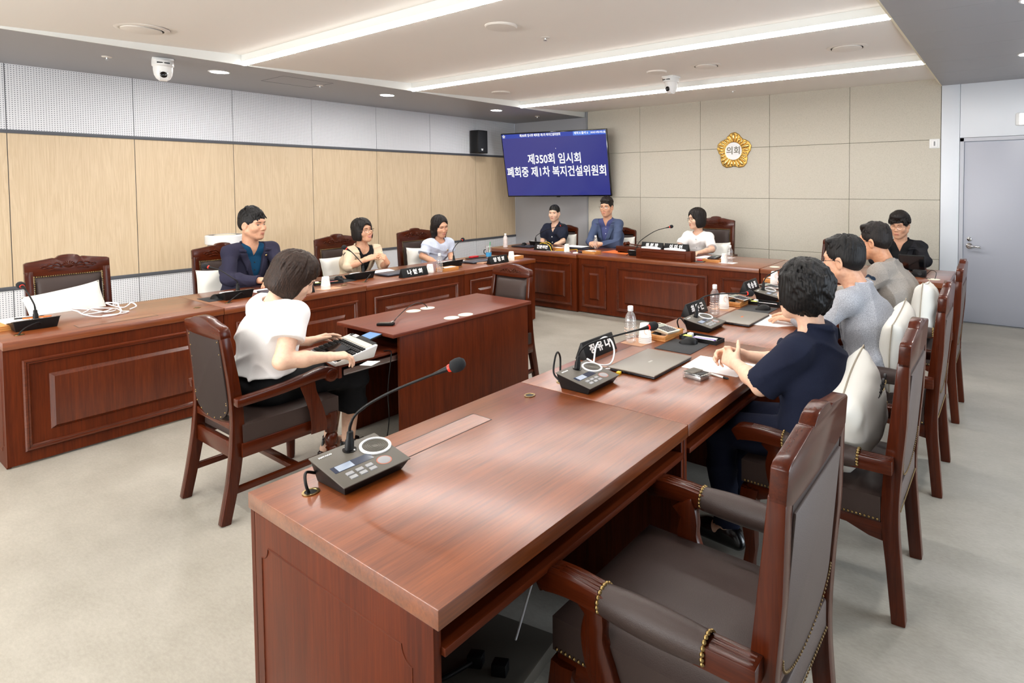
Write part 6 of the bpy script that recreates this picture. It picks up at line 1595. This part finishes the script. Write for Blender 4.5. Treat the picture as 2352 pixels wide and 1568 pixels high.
    if st == 'short':
        cap(.008, .003, .010); he((.012, 0, .098), (.078, .062, .036)); he((-.035, 0, .070), (.078, .070, .060)); he((-.045, 0, .010), (.068, .074, .07), .02)
        locks(46, .15, 1.25, (.104, .078, .098), lift=.006, drift=.5)
        q = sp.get('hairline', .0)
        he((.126, 0, -.030 + q), (.084, .070, .100), .008, 's'); he((.076, 0, -.062 + q * .3), (.056, .12, .092), .010, 's')
        hpl((0, 0, -.016), (.42, 0, -1))
        if sp.get('fringe'):
            for y0, y1, z1 in ((-.05, -.058, .046), (-.040, -.046, .038), (-.030, -.036, .034), (-.018, -.020, .040), (-.006, -.004, .050), (.008, .012, .054), (.022, .030, .060), (.036, .046, .062), (.048, .058, .058)):
                z1 = z1 + g.uniform(-.006, .006); f.cone(hp(.046, y0 * .7, .116), hp(.093 - abs(y1) * .22, y1 + g.uniform(-.006, .006), z1), .013 * hs, .003 * hs, k=.007)
            locks(26, .0, .8, (.100, .072, .104), lift=.012, drift=1.0, r=(.008, .002))
        else:
            for y0 in np.linspace(-.055, .055, 12): f.cone(hp(.078 - abs(y0) * .4, y0, .088 + q * .7), hp(.0, y0 * .9 - .008, .122), .012 * hs, .010 * hs, k=.010)
    elif st == 'curly':
        cap(.012, .010, .020); he((.010, 0, .094), (.094, .084, .050))
        for i in range(150):
            a = g.uniform(-math.pi, math.pi); b = g.uniform(.0, 1.45); x = -.008 + .112 * math.cos(b) * math.cos(a); y = .094 * math.cos(b) * math.sin(a); z = .034 + .112 * math.sin(b)
            rr = g.uniform(.008, .014); t1 = g.uniform(0, 6.28); c = V3(x, y, z)
            u1 = unit(V3(-math.sin(a), math.cos(a), 0)); u2 = unit(np.cross(unit(c - V3(-.01, 0, .04)), u1))
            for k_ in range(4):
                f.cone(hp(*(c + rr * 1.2 * (u1 * math.cos(t1 + k_ * 1.1) + u2 * math.sin(t1 + k_ * 1.1)))), hp(*(c + rr * 1.2 * (u1 * math.cos(t1 + k_ * 1.1 + 1.1) + u2 * math.sin(t1 + k_ * 1.1 + 1.1)))), .0055 * hs, .0050 * hs, k=.003)
        he((.124, 0, -.052), (.084, .086, .092), .006, 's'); he((.070, 0, -.072), (.058, .13, .092), .008, 's'); hpl((0, 0, -.016), (.42, 0, -1)); amp = .001
    elif st == 'bob':
        cap(.015, .014, .016)
        for s_ in (-1, 1): he((-.010, s_ * .072, -.036), (.064, .028, .085), .03)
        he((-.056, 0, -.030), (.062, .086, .095), .03)
        locks(60, .12, 1.5, (.111, .090, .100), down=.115, drift=.18, lift=.002)
        he((.128, sp.get('part', .008), -.044), (.092, .068, .120), .008, 's'); he((.075, 0, -.11), (.060, .058, .078), .01, 's')
        hpl((0, 0, sp.get('boblen', -.108)), (-.12, 0, -1), .006); he((-.01, 0, -.12), (.055, .058, .06), .01, 's')
        sg = 1 if sp.get('part', 0) >= 0 else -1
        for y1, z1 in ((-.050, .010), (-.044, .030), (-.034, .046), (-.020, .060), (.050, .020), (.044, .044)): f.cone(hp(.060, sg * .022, .108), hp(.084 - abs(y1) * .35, y1 * sg, z1), .010 * hs, .004 * hs, k=.008)
        amp, NG = .0010, 60
    elif st == 'long':
        cap(.010, .010, .011)
        for s_ in (-1, 1):
            he((-.014, s_ * .074, -.030), (.054, .020, .09), .025); f.cone(hp(-.020, s_ * .078, -.07), hp(-.002, s_ * .074, -.178), .026 * hs, .012 * hs, k=.02)
        he((-.06, 0, -.03), (.056, .080, .095), .03); f.cone(hp(-.06, 0, -.08), hp(-.075, 0, -.165), .052 * hs, .028 * hs, k=.03, lat=HR @ V3(0, 1, 0), sl=1.3)
        locks(54, .10, 1.5, (.106, .086, .096), down=.15, drift=.12, lift=.002)
        he((.122, .000, -.030), (.088, .074, .126), .008, 's'); he((.08, 0, -.12), (.075, .062, .095), .01, 's'); amp, NG = .0010, 60
    elif st == 'tied':
        cap(.006, .004, .006); he((-.110, 0, -.035), (.024, .028, .032), .02); f.cone(hp(-.116, 0, -.05), hp(-.112, 0, -.13), .018 * hs, .008 * hs, k=.01)
        he((.124, 0, -.034), (.082, .066, .108), .006, 's'); he((.082, 0, -.062), (.056, .12, .074), .010, 's'); hpl((0, 0, -.030), (.50, 0, -1)); locks(40, .1, 1.4, (.099, .078, .090), lift=.001, drift=.1); amp, NG = .0009, 60
    elif st == 'wavy':
        cap(.012, .010, -.002); he((-.050, 0, .014), (.068, .082, .082), .03); he((-.062, 0, -.035), (.052, .074, .060), .03)
        for s_ in (-1, 1): he((.000, s_ * .074, -.010), (.064, .022, .080), .025)
        for i in range(46):
            ph = g.uniform(.5, 2 * math.pi - .5); zt = g.uniform(.02, .085); lo_ = g.uniform(-.004, .010); pts = []
            for u in np.linspace(0, 1, 9):
                z = zt - u * (zt + .095); q = max(-1, min(1, (z - .02) / .125)); rr = math.sqrt(max(.05, 1 - q * q * .8)); wv = .26 * math.sin(u * 7.5 + i); pts.append(V3(-.020 + (.096 + lo_ + .008 * math.sin(u * 9 + i)) * rr * math.cos(ph + wv), .090 * rr * math.sin(ph + wv), z))
            for j in range(8): f.cone(hp(*pts[j]), hp(*pts[j + 1]), (.0135 - .0009 * j) * hs, (.0126 - .0009 * j) * hs, k=.005)
        for s_ in (-1, 1):
            for k_ in range(6): f.cone(hp(.050 - .012 * k_, s_ * (.070 + .003 * k_), .060), hp(.066 - .016 * k_, s_ * .070, -.060 - .006 * k_), .014 * hs, .004 * hs, k=.008)
        locks(30, .05, 1.2, (.104, .088, .082), drift=.6, lift=.004)
        he((.130, 0, -.045), (.084, .070, .112), .010, 's'); he((.072, 0, -.120), (.064, .075, .052), .010, 's'); hpl((0, 0, -.100), (.10, 0, -1), .006); amp, NG = .0012, 50
    HRi = HR.T
    def groove(x, y, z):
        q = HRi @ np.stack([x - HC[0], y - HC[1], z - HC[2]]); ph = np.arctan2(q[1], q[0] + .02)
        return amp * (np.sin(NG * ph + 2.5 * np.sin(38 * q[2] + 3 * ph)) + .6 * np.sin(NG * 1.9 * ph + 20 * q[2]))
    f.post = groove
    link_obj('hair', f.mesh('hair', min(h, .004), hm, keep_main=False), T)
    # ---- clothes
    def wfun(X, Y, Z):
        dx, dy, dz = X - NB[0], Y - NB[1], Z - NB[2]
        return dx * FWD[0] + dy * FWD[1], dx * LAT[0] + dy * LAT[1], dx * spine[0] + dy * spine[1] + dz * spine[2]
    def wedge(w0, sl, grow=0.0, x0=.0):
        c = 1 / math.sqrt(1 + sl * sl)
        def fn(X, Y, Z):
            a, u, w = wfun(X, Y, Z); return np.maximum((np.abs(u) - (w - w0) * sl) * c - grow, x0 - a)
        return fn
    def garment(nm, mat, g, sleeve, sleeve_w, hem, neck_r, wedge_=None, lapel=None, collar=False, wrinkle=.003, seed=1, boxy=0.0, neck_drop=.02, puff=0.0, front_open=0.0, collar_h=0.0):
        f = Field(); torso(f, g, .05)
        if boxy: f.cone(hip + V3(-.01, 0, .02), CM + V3(0, 0, .02), .125 * bulk + boxy, .108 * bulk + boxy, k=.05, lat=LAT, sl=1.38)
        for q in 'rl':
            S, E, W = ARM[q]; u = E - S; v = W - E
            if sleeve <= 1.0:
                e = S + u * sleeve; cn = unit(u); f.cone(S, e + cn * .03, (.054 * ab) * sk_s + g * .6, sleeve_w, k=.035, cut=[(e, cn)])
                if puff: f.ell(S + u * .45, (.058 + puff, .058 + puff, .085), k=.04)
            else:
                r1 = .050 * ab * sk_s + g * .42; f.cone(S, E, r1, .048 * ab * sk_s + .006, k=.03)
                e = E + v * (sleeve - 1); cn = unit(v); f.cone(E, e + cn * .03, .051 * ab * sk_s + .006, sleeve_w, k=.02, cut=[(e, cn)])
        if collar: f.cone(NB + V3(0, 0, -.03) - FWD * .010, NB - FWD * .012 + V3(0, 0, .012) + up_h * (.026 + collar_h), neck_r + .008, neck_r + .0045, k=.016, cut=[(NB + V3(0, 0, .010) + up_h * (.012 + collar_h), unit(V3(0, 0, 1) + FWD * .95)), (NB + V3(0, 0, .012) + up_h * (.018 + collar_h), unit(up_h * .6 + V3(0, 0, 1)))])
        if lapel is not None:
            w0, sl, gw, wt = lapel; dm = Field(); torso(dm, g + .013, .05); wd = wedge(w0 - .01, sl, gw)
            def lf(X, Y, Z):
                D = None
                for p in dm.p:
                    d = p.fn(X, Y, Z); D = d if D is None else Field.comb(D, d, p.k, p.op)
                a, u, w = wfun(X, Y, Z); notch = np.where((w > wt - .035) & (w < wt - .022) & (np.abs(u) > .062), 1.0, -1.0) * .01
                return np.maximum(np.maximum(np.maximum(D, wd(X, Y, Z)), w - wt), notch)
            f.func(lf, 'u', 0.0, CM - .26, NB + .2)
        if wedge_ is not None: f.func(wedge(*wedge_), 's', .004, CM - .30, NB + .25)
        if front_open > 0:
            f.func(lambda X, Y, Z: np.maximum(np.abs(wfun(X, Y, Z)[1]) - front_open, .02 - wfun(X, Y, Z)[0]), 's', .004, hip - .25, NB + .2)
        f.cone(NB + V3(0, 0, -neck_drop) + FWD * .012, NB + up_h * .16 + V3(0, 0, .02) + FWD * .02, neck_r, neck_r * 1.05, k=.006, op='s')
        f.plane(V3(0, 0, hem), (0, 0, -1), .01)
        wf = wr(wrinkle, seed); f.post = lambda x, y, z: -wf(x, y, z)
        return link_obj(nm, f.mesh(nm, sp.get('ch', .006), mat), T)
    for c_ in sp['clothes']: garment(**c_)
    for dsc in sp.get('extras', []):
        kind = dsc[0]
        if kind == 'buttons':
            _, mat, n_, top, step, rr = dsc[:6]
            hf2 = Field(); torso(hf2, dsc[6] if len(dsc) > 6 else .018, .05)
            for i in range(n_):
                base = NB + spine * (top - step * i); xs = np.linspace(.0, .26, 130); pts = np.array([base + FWD * x for x in xs]); v = hf2.at(pts); ins = np.nonzero(v < 0)[0]; x = xs[ins[-1]] if len(ins) else .15
                q = Vector((0, 0, 1)).rotation_difference(Vector(FWD)).to_matrix().to_4x4(); MB().lathe([(rr, -.004), (rr, .003), (rr * .6, .0045), (.0005, .0045)], 14, Matrix.Translation(Vector(base + FWD * (x + .002))) @ q).build('button', mat, T)
        if kind == 'badge':
            _, u, w, g = dsc; hf2 = Field(); torso(hf2, g, .05); base = NB + spine * w + LAT * u; xs = np.linspace(.0, .26, 130); v = hf2.at(np.array([base + FWD * x for x in xs])); ins = np.nonzero(v < 0)[0]; x = xs[ins[-1]] if len(ins) else .12
            q = Vector((0, 0, 1)).rotation_difference(Vector(FWD)).to_matrix().to_4x4(); bd = MB().lathe([(.0095, -.004), (.0095, .003), (.005, .005), (.0005, .005)], 10, Matrix.Translation(Vector(base + FWD * (x + .003))) @ q); bd.build('badge', M['gold'], T)
    # trousers or skirt
    f = Field(); lg = sp.get('legs', 'trousers')
    f.ell(hip + V3(0, 0, -.005), (.135 * bulk, .188 * bulk, .105), k=.05); f.cone(hip + V3(0, 0, .02), hip + spine * .10, .118 * bulk, .108 * bulk, k=.05, lat=LAT, sl=1.36)
    if lg == 'trousers':
        for q in 'rl':
            Hq, K, A = LEG[q]; f.cone(Hq, K, .090, .068, k=.04); cn = unit(A - K); e = A - cn * .0; f.cone(K, e + cn * .03, .068, .056, k=.03, cut=[(e, cn)])
        f.plane(hip + spine * .10, spine, .01)
    else:
        for q in 'rl':
            Hq, K, A = LEG[q]; f.cone(Hq, K, .094, .076, k=.05); cn = unit(A - K); e = K + cn * sp.get('skirt', .20); f.cone(K, e + cn * .04, .076, .086, k=.05, cut=[(e, cn)])
        Kr, Kl = LEG['r'][1], LEG['l'][1]; mid = (Kr + Kl) / 2; Am = (LEG['r'][2] + LEG['l'][2]) / 2; cn = unit(Am - mid); e = mid + cn * sp.get('skirt', .20)
        f.cone(hip + V3(.05, 0, -.02), mid, .078, .062, k=.05, lat=V3(0, 1, 0), sl=1.5); f.cone(mid, e + cn * .04, .062, .066, k=.05, lat=V3(0, 1, 0), sl=1.6, cut=[(e, cn)]); f.plane(hip + spine * .13, spine, .01)
    wf = wr(.004, 77); f.post = lambda x, y, z: -wf(x, y, z)
    link_obj('skirt' if lg == 'skirt' else 'trousers', f.mesh('lower_clothes', .007, CL[sp.get('legcol', 'trouser')]), T)
    for s_, q in ((-1, 'r'), (1, 'l')):
        A = LEG[q][2]; td = unit(V3(*sp.get('toe', (1, 0, 0)))); f = Field(); wedge_h = sp.get('sole', .012); z0 = A[2] - .082
        if sp.get('shoes', 'closed') == 'closed':
            f.cone(A - td * .04 + V3(0, 0, -.045), A + td * .10 + V3(0, 0, -.052), .036, .034, k=.02); f.cone(A + td * .09 + V3(0, 0, -.052), A + td * .165 + V3(0, 0, -.060), .036, .024, k=.02); f.cone(A + V3(0, 0, -.03), A + V3(0, 0, .005), .040, .036, k=.02)
            f.plane(A + V3(0, 0, .004), (0, 0, 1)); f.plane(V3(0, 0, .002), (0, 0, -1))
            if wedge_h > .02: f.cone(A - td * .055 + V3(0, 0, -.065), A + td * .15 + V3(0, 0, -.075), .036, .030, k=.01)
        else:
            f.cone(A - td * .045 + V3(0, 0, -.072), A + td * .16 + V3(0, 0, -.076), .034, .038, k=.01, cut=[(V3(A[0], A[1], A[2] - .060), V3(0, 0, 1))])
            lat2 = V3(-td[1], td[0], 0); f.func(lambda X, Y, Z, A=A, td=td: np.maximum(np.abs((X - A[0]) * td[0] + (Y - A[1]) * td[1] - .095) - .026, np.abs(np.sqrt(((X - A[0]) * -td[1] + (Y - A[1]) * td[0]) ** 2 + (Z - (A[2] - .062)) ** 2) - .041) - .0045), 'u', 0, A - .15, A + .2)
            f.func(lambda X, Y, Z, A=A, td=td: np.maximum(np.abs(Z - A[2] - .008) - .010, np.abs(np.sqrt((X - A[0]) ** 2 + (Y - A[1]) ** 2) - .038) - .004), 'u', 0, A - .1, A + .1)
            f.cone(A - td * .052 + V3(0, 0, -.06), A - td * .045 + V3(0, 0, .01), .012, .008, k=.005)
        link_obj('shoe', f.mesh('shoe', .005, M['shoe'], keep_main=False), T)
    return T
# ------------------------------------------------------------------ the eleven people
FLAT = dict(curl=(.18, .20, .24, .30)); RELAX = dict(curl=(.40, .45, .5, .55))
def hand(d, n, **k): return dict(d=d, n=n, **k)
def suit(mat, shirt, g=.024, w0=-.33, sl=.30, seed=1, cuff=.043, end=1.93, front=0.0, hem=.52):
    return [dict(nm='shirt', mat=CL[shirt], g=.010, sleeve=.4, sleeve_w=.05, hem=.56, neck_r=.060, wedge_=(-.10, .42), collar=True, wrinkle=.001, seed=seed + 3, neck_drop=.004),
            dict(nm='jacket', mat=CL[mat], g=g, sleeve=end, sleeve_w=cuff, hem=hem, neck_r=.069, wedge_=(w0, sl), lapel=(w0, sl, .050, -.028), collar=True, wrinkle=.0050, seed=seed, neck_drop=.0, front_open=front)]
def blouse(mat, g=.016, sleeve=.72, sw=.066, neck_r=.068, drop=.018, hem=.50, seed=2, boxy=.0, wrinkle=.0042, puff=0.0, wedge_=None, collar=False):
    return [dict(nm='blouse', mat=CL[mat], g=g, sleeve=sleeve, sleeve_w=sw, hem=hem, neck_r=neck_r, wedge_=wedge_, collar=collar, wrinkle=wrinkle, seed=seed, neck_drop=drop, boxy=boxy, puff=puff)]

person('man in a navy suit over a teal shirt, leaning on the left row desk', (-5.93, 2.46), R(8), dict(head=(-5.80, 2.506, 1.250), hyaw=R(24), hs=1.10, hair='short', fringe=True, skin='a', sw=.186, bulk=1.04, jaw=1.06,
    wr=(-5.43, 2.400, .785), er=(-5.66, 2.235, .800), wl=(-5.40, 2.54, .785), el=(-5.62, 2.690, .790), hand_r=hand((.35, .94, 0), (0, 0, -1), **RELAX), hand_l=hand((.4, -.9, 0), (0, 0, -1), **RELAX), hk=1.05,
    clothes=suit('navy', 'teal', seed=3, front=.0), extras=[('badge', .105, -.115, .034), ('buttons', M['brow'], 2, -.17, .07, .005, .012)]))
person('laughing woman with glasses in a beige jacket, hands raised over the desk', (-5.97, 3.56), R(-4), dict(female=True, head=(-5.82, 3.603, 1.120), hyaw=R(8), hpitch=R(-6), hroll=R(6), hs=1.0, hair='bob', haircol='soft', part=-.012, boblen=-.098, skin='a', glasses='frame_gold', eyes='closed', smile=1.0, open_mouth=1.0,
    wr=(-5.585, 3.475, .835), er=(-5.66, 3.335, .775), wl=(-5.555, 3.715, .775), el=(-5.67, 3.735, .735), hand_r=hand((.15, .95, .28), (-.5, .1, -.8), curl=(.25, .3, .35, .4)), hand_l=hand((.15, -.5, .80), (-.7, -.5, -.2), curl=(.6, .7, .75, .8)),
    clothes=[dict(nm='black_top', mat=CL['black'], g=.006, sleeve=.3, sleeve_w=.05, hem=.56, neck_r=.068, wrinkle=.001, seed=8, neck_drop=.05), dict(nm='jacket', mat=CL['beige'], g=.020, sleeve=1.10, sleeve_w=.062, hem=.50, neck_r=.066, wedge_=(-.40, .24), lapel=(-.40, .24, .045, -.03), collar=True, wrinkle=.0050, seed=5, neck_drop=.0)], extras=[('buttons', M['brow'], 1, -.40, .1, .010, .022)]))
person('smiling woman in a pale blue short sleeved jacket, looking down', (-5.97, 4.59), R(-6), dict(female=True, head=(-5.82, 4.616, 1.103), hyaw=R(-4), hpitch=R(12), hroll=R(6), hs=1.02, hair='long', haircol='soft', skin='a', eyes='down', smile=.8, open_mouth=.6,
    wr=(-5.64, 4.48, .650), er=(-5.84, 4.375, .765), wl=(-5.64, 4.66, .650), el=(-5.84, 4.785, .765), hand_r=hand((.6, .8, 0), (0, 0, -1), **RELAX), hand_l=hand((.6, -.8, 0), (0, 0, -1), **RELAX),
    clothes=blouse('paleblue', g=.018, sleeve=.86, sw=.066, neck_r=.072, drop=.030, seed=9), extras=[('badge', .085, -.14, .022)]))
person('woman in a dark navy dress with tied back hair under the screen', (-5.90, 6.90), R(-82), dict(female=True, head=(-5.879, 6.82, 1.165), hyaw=R(-70), hs=1.0, hair='tied', skin='b', smile=.4,
    wr=(-5.96, 6.60, .640), er=(-6.080, 6.78, .750), wl=(-5.80, 6.60, .640), el=(-5.660, 6.76, .750), hand_r=hand((.6, -.8, 0), (0, 0, -1), **RELAX), hand_l=hand((-.6, -.8, 0), (0, 0, -1), **RELAX),
    clothes=blouse('darkdress', g=.018, sleeve=.84, sw=.058, neck_r=.062, drop=.0, seed=12, puff=.022, wedge_=(-.15, .34), collar=True), extras=[('buttons', M['white_plastic'], 3, -.20, .085, .009, .020)]))
person('smiling man with glasses in a slate blue jacket, hands clasped on the back desk', (-4.84, 6.90), R(-84), dict(head=(-4.871, 6.80, 1.277), hyaw=R(-76), hs=1.10, hair='short', haircol='soft', hairline=-.004, skin='a', glasses='frame_gold', smile=.7, sw=.186, bulk=1.04,
    wr=(-4.83, 6.37, .790), er=(-5.01, 6.58, .790), wl=(-4.68, 6.38, .790), el=(-4.560, 6.60, .790), hand_r=hand((.75, -.62, .1), (.3, .4, -.7), curl=(.7, .75, .8, .8)), hand_l=hand((-.75, -.62, .1), (-.3, .4, -.7), curl=(.7, .75, .8, .8)), hk=1.05,
    clothes=suit('bluejacket', 'indigo', seed=15, w0=-.36, sl=.33, front=.0), extras=[('buttons', M['white_plastic'], 3, -.13, .075, .006, .012)]))
person('chairperson with glasses in a white short sleeved jacket, head turned aside', (-3.40, 6.90), R(-86), dict(female=True, head=(-3.425, 6.80, 1.148), hyaw=R(-124), hs=1.06, hair='bob', haircol='soft', part=.0, boblen=-.104, skin='b', glasses='frame_gold', smile=.4,
    wr=(-3.54, 6.44, .765), er=(-3.600, 6.66, .790), wl=(-3.20, 6.44, .760), el=(-3.150, 6.68, .775), hand_r=hand((.5, -.85, 0), (0, 0, -1), **RELAX), hand_l=hand((-.2, -.95, 0), (0, 0, -1), **RELAX),
    clothes=blouse('white', g=.019, sleeve=.86, sw=.066, neck_r=.066, drop=.022, seed=18), extras=[('buttons', M['silver'], 3, -.09, .11, .006, .021)]))
person('curly haired man with glasses in black at the small monitor', (-.97, 6.92), R(-90), dict(head=(-1.006, 6.80, 1.150), hyaw=R(-99), hpitch=R(8), hs=1.10, hair='curly', haircol='soft', skin='a', glasses='frame_gold', lens=(.027, .022), eyes='closed', smile=-.6, sw=.188, bulk=1.05, jaw=1.08,
    wr=(-1.04, 6.42, .785), er=(-1.220, 6.60, .790), wl=(-.86, 6.38, .785), el=(-.735, 6.66, .790), hand_r=hand((.9, -.4, 0), (0, 0, -1), **RELAX), hand_l=hand((-.9, -.4, 0), (0, 0, -1), **RELAX),
    clothes=suit('blackjacket', 'black', seed=21, w0=-.36, sl=.33), extras=[('buttons', M['frame_dark'], 3, -.14, .08, .005, .012)]))
person('woman in a navy short sleeved jacket with short wavy hair and clasped hands', (-.665, 2.40), R(178), dict(female=True, h=.004, head=(-.722, 2.405, 1.162), hyaw=R(171), hpitch=R(3), hs=1.02, hair='wavy', haircol='black', skin='b', smile=.5, sw=.165,
    wr=(-1.035, 2.535, .800), pole_r=(.2, 1, -.8), wl=(-1.018, 2.400, .802), el=(-.830, 2.215, .790), hand_r=hand((-.83, -.45, .05), (.1, -.75, -.30), curl=((.45, .7, .6), (.5, .75, .6), (.55, .8, .6), (.6, .85, .6)), thumb=(.45, .55, .25)), hand_l=hand((-.78, .55, .12), (.25, .70, -.35), curl=((.45, .6, .5), (.5, .65, .5), (.55, .7, .5), (.6, .75, .5)), thumb=(.65, .45, .15)),
    clothes=[dict(nm='inner_top', mat=CL['white'], g=.004, sleeve=.3, sleeve_w=.05, hem=.56, neck_r=.066, wrinkle=.001, seed=8, neck_drop=.05), dict(nm='jacket', mat=CL['ink'], g=.022, sleeve=.98, sleeve_w=.074, hem=.50, neck_r=.064, wedge_=(-.36, .26), lapel=(-.36, .26, .045, -.03), collar=True, wrinkle=.0050, seed=24, neck_drop=.0, boxy=.004)],
    knee_r=(-1.07, 2.52, .52), knee_l=(-1.07, 2.345, .52), ankle_r=(-1.02, 2.50, .12), ankle_l=(-1.02, 2.315, .12), toe=(1, -.05, 0), sole=.04, legcol='ink'))
person('man with glasses and slicked black hair in a light grey jacket', (-.640, 3.52), R(180), dict(head=(-.818, 3.500, 1.150), hyaw=R(176), hpitch=R(2), hs=1.08, hair='short', haircol='black', hairline=.030, skin='a', glasses='frame_dark', neck=(-.735, 3.515, 1.010), sw=.190, bulk=1.04,
    wr=(-1.10, 3.63, .770), er=(-.90, 3.76, .79), wl=(-1.085, 3.500, .775), el=(-.895, 3.265, .800), hand_r=hand((-.9, .25, 0), (0, 0, -1), **FLAT), hand_l=hand((-.97, .18, -.03), (0, 0, -1), **FLAT), hk=1.06,
    clothes=suit('heather', 'paleshirt', g=.026, seed=27, end=1.90, cuff=.044)))
person('balding man with glasses in a taupe jacket by the far right desk', (-.640, 4.62), R(180), dict(head=(-.850, 4.600, 1.165), hyaw=R(172), hpitch=R(4), hs=1.06, hair='short', haircol='soft', hairline=.036, skin='c', glasses='frame_dark', neck=(-.770, 4.615, 1.020), sw=.188, bulk=1.03,
    wr=(-1.12, 4.70, .775), er=(-.92, 4.86, .790), wl=(-1.12, 4.52, .775), el=(-.905, 4.385, .790), hand_r=hand((-.95, -.2, 0), (0, 0, -1), **RELAX), hand_l=hand((-.95, .2, 0), (0, 0, -1), **RELAX), hk=1.05,
    clothes=suit('taupe', 'darkshirt', g=.026, seed=31)))
person('woman with a brown bob in a white blouse typing at the centre desk', (-3.29, 1.46), R(90), dict(female=True, h=.004, head=(-3.235, 1.595, 1.105), hyaw=R(66), hpitch=R(30), hroll=R(4), hs=1.04, hair='bob', haircol='brown', part=.0, boblen=-.100, skin='b', eyes='down', sw=.166, bulk=.97, armk=1.12, seat=.565, neck=(-3.255, 1.505, .998),
    wr=(-2.975, 1.635, .705), er=(-3.000, 1.415, .735), wl=(-3.385, 1.745, .700), pole_l=(-1, -.2, -.6), hand_r=hand((.12, .97, -.12), (-.15, .1, -1), curl=(.45, .5, .55, .6)), hand_l=hand((.10, .97, .10), (.55, -.1, -.8), curl=(.25, .3, .3, .35)),
    clothes=blouse('white', g=.020, sleeve=.56, sw=.080, neck_r=.072, drop=.004, hem=.625, seed=34, boxy=.010, wrinkle=.0042), legs='skirt', legcol='skirt', skirt=.22, shoes='sandal',
    knee_r=(-3.20, 1.90, .515), knee_l=(-3.37, 1.90, .515), ankle_r=(-3.25, 1.89, .088), ankle_l=(-3.39, 1.86, .088), toe=(1, .15, 0)))
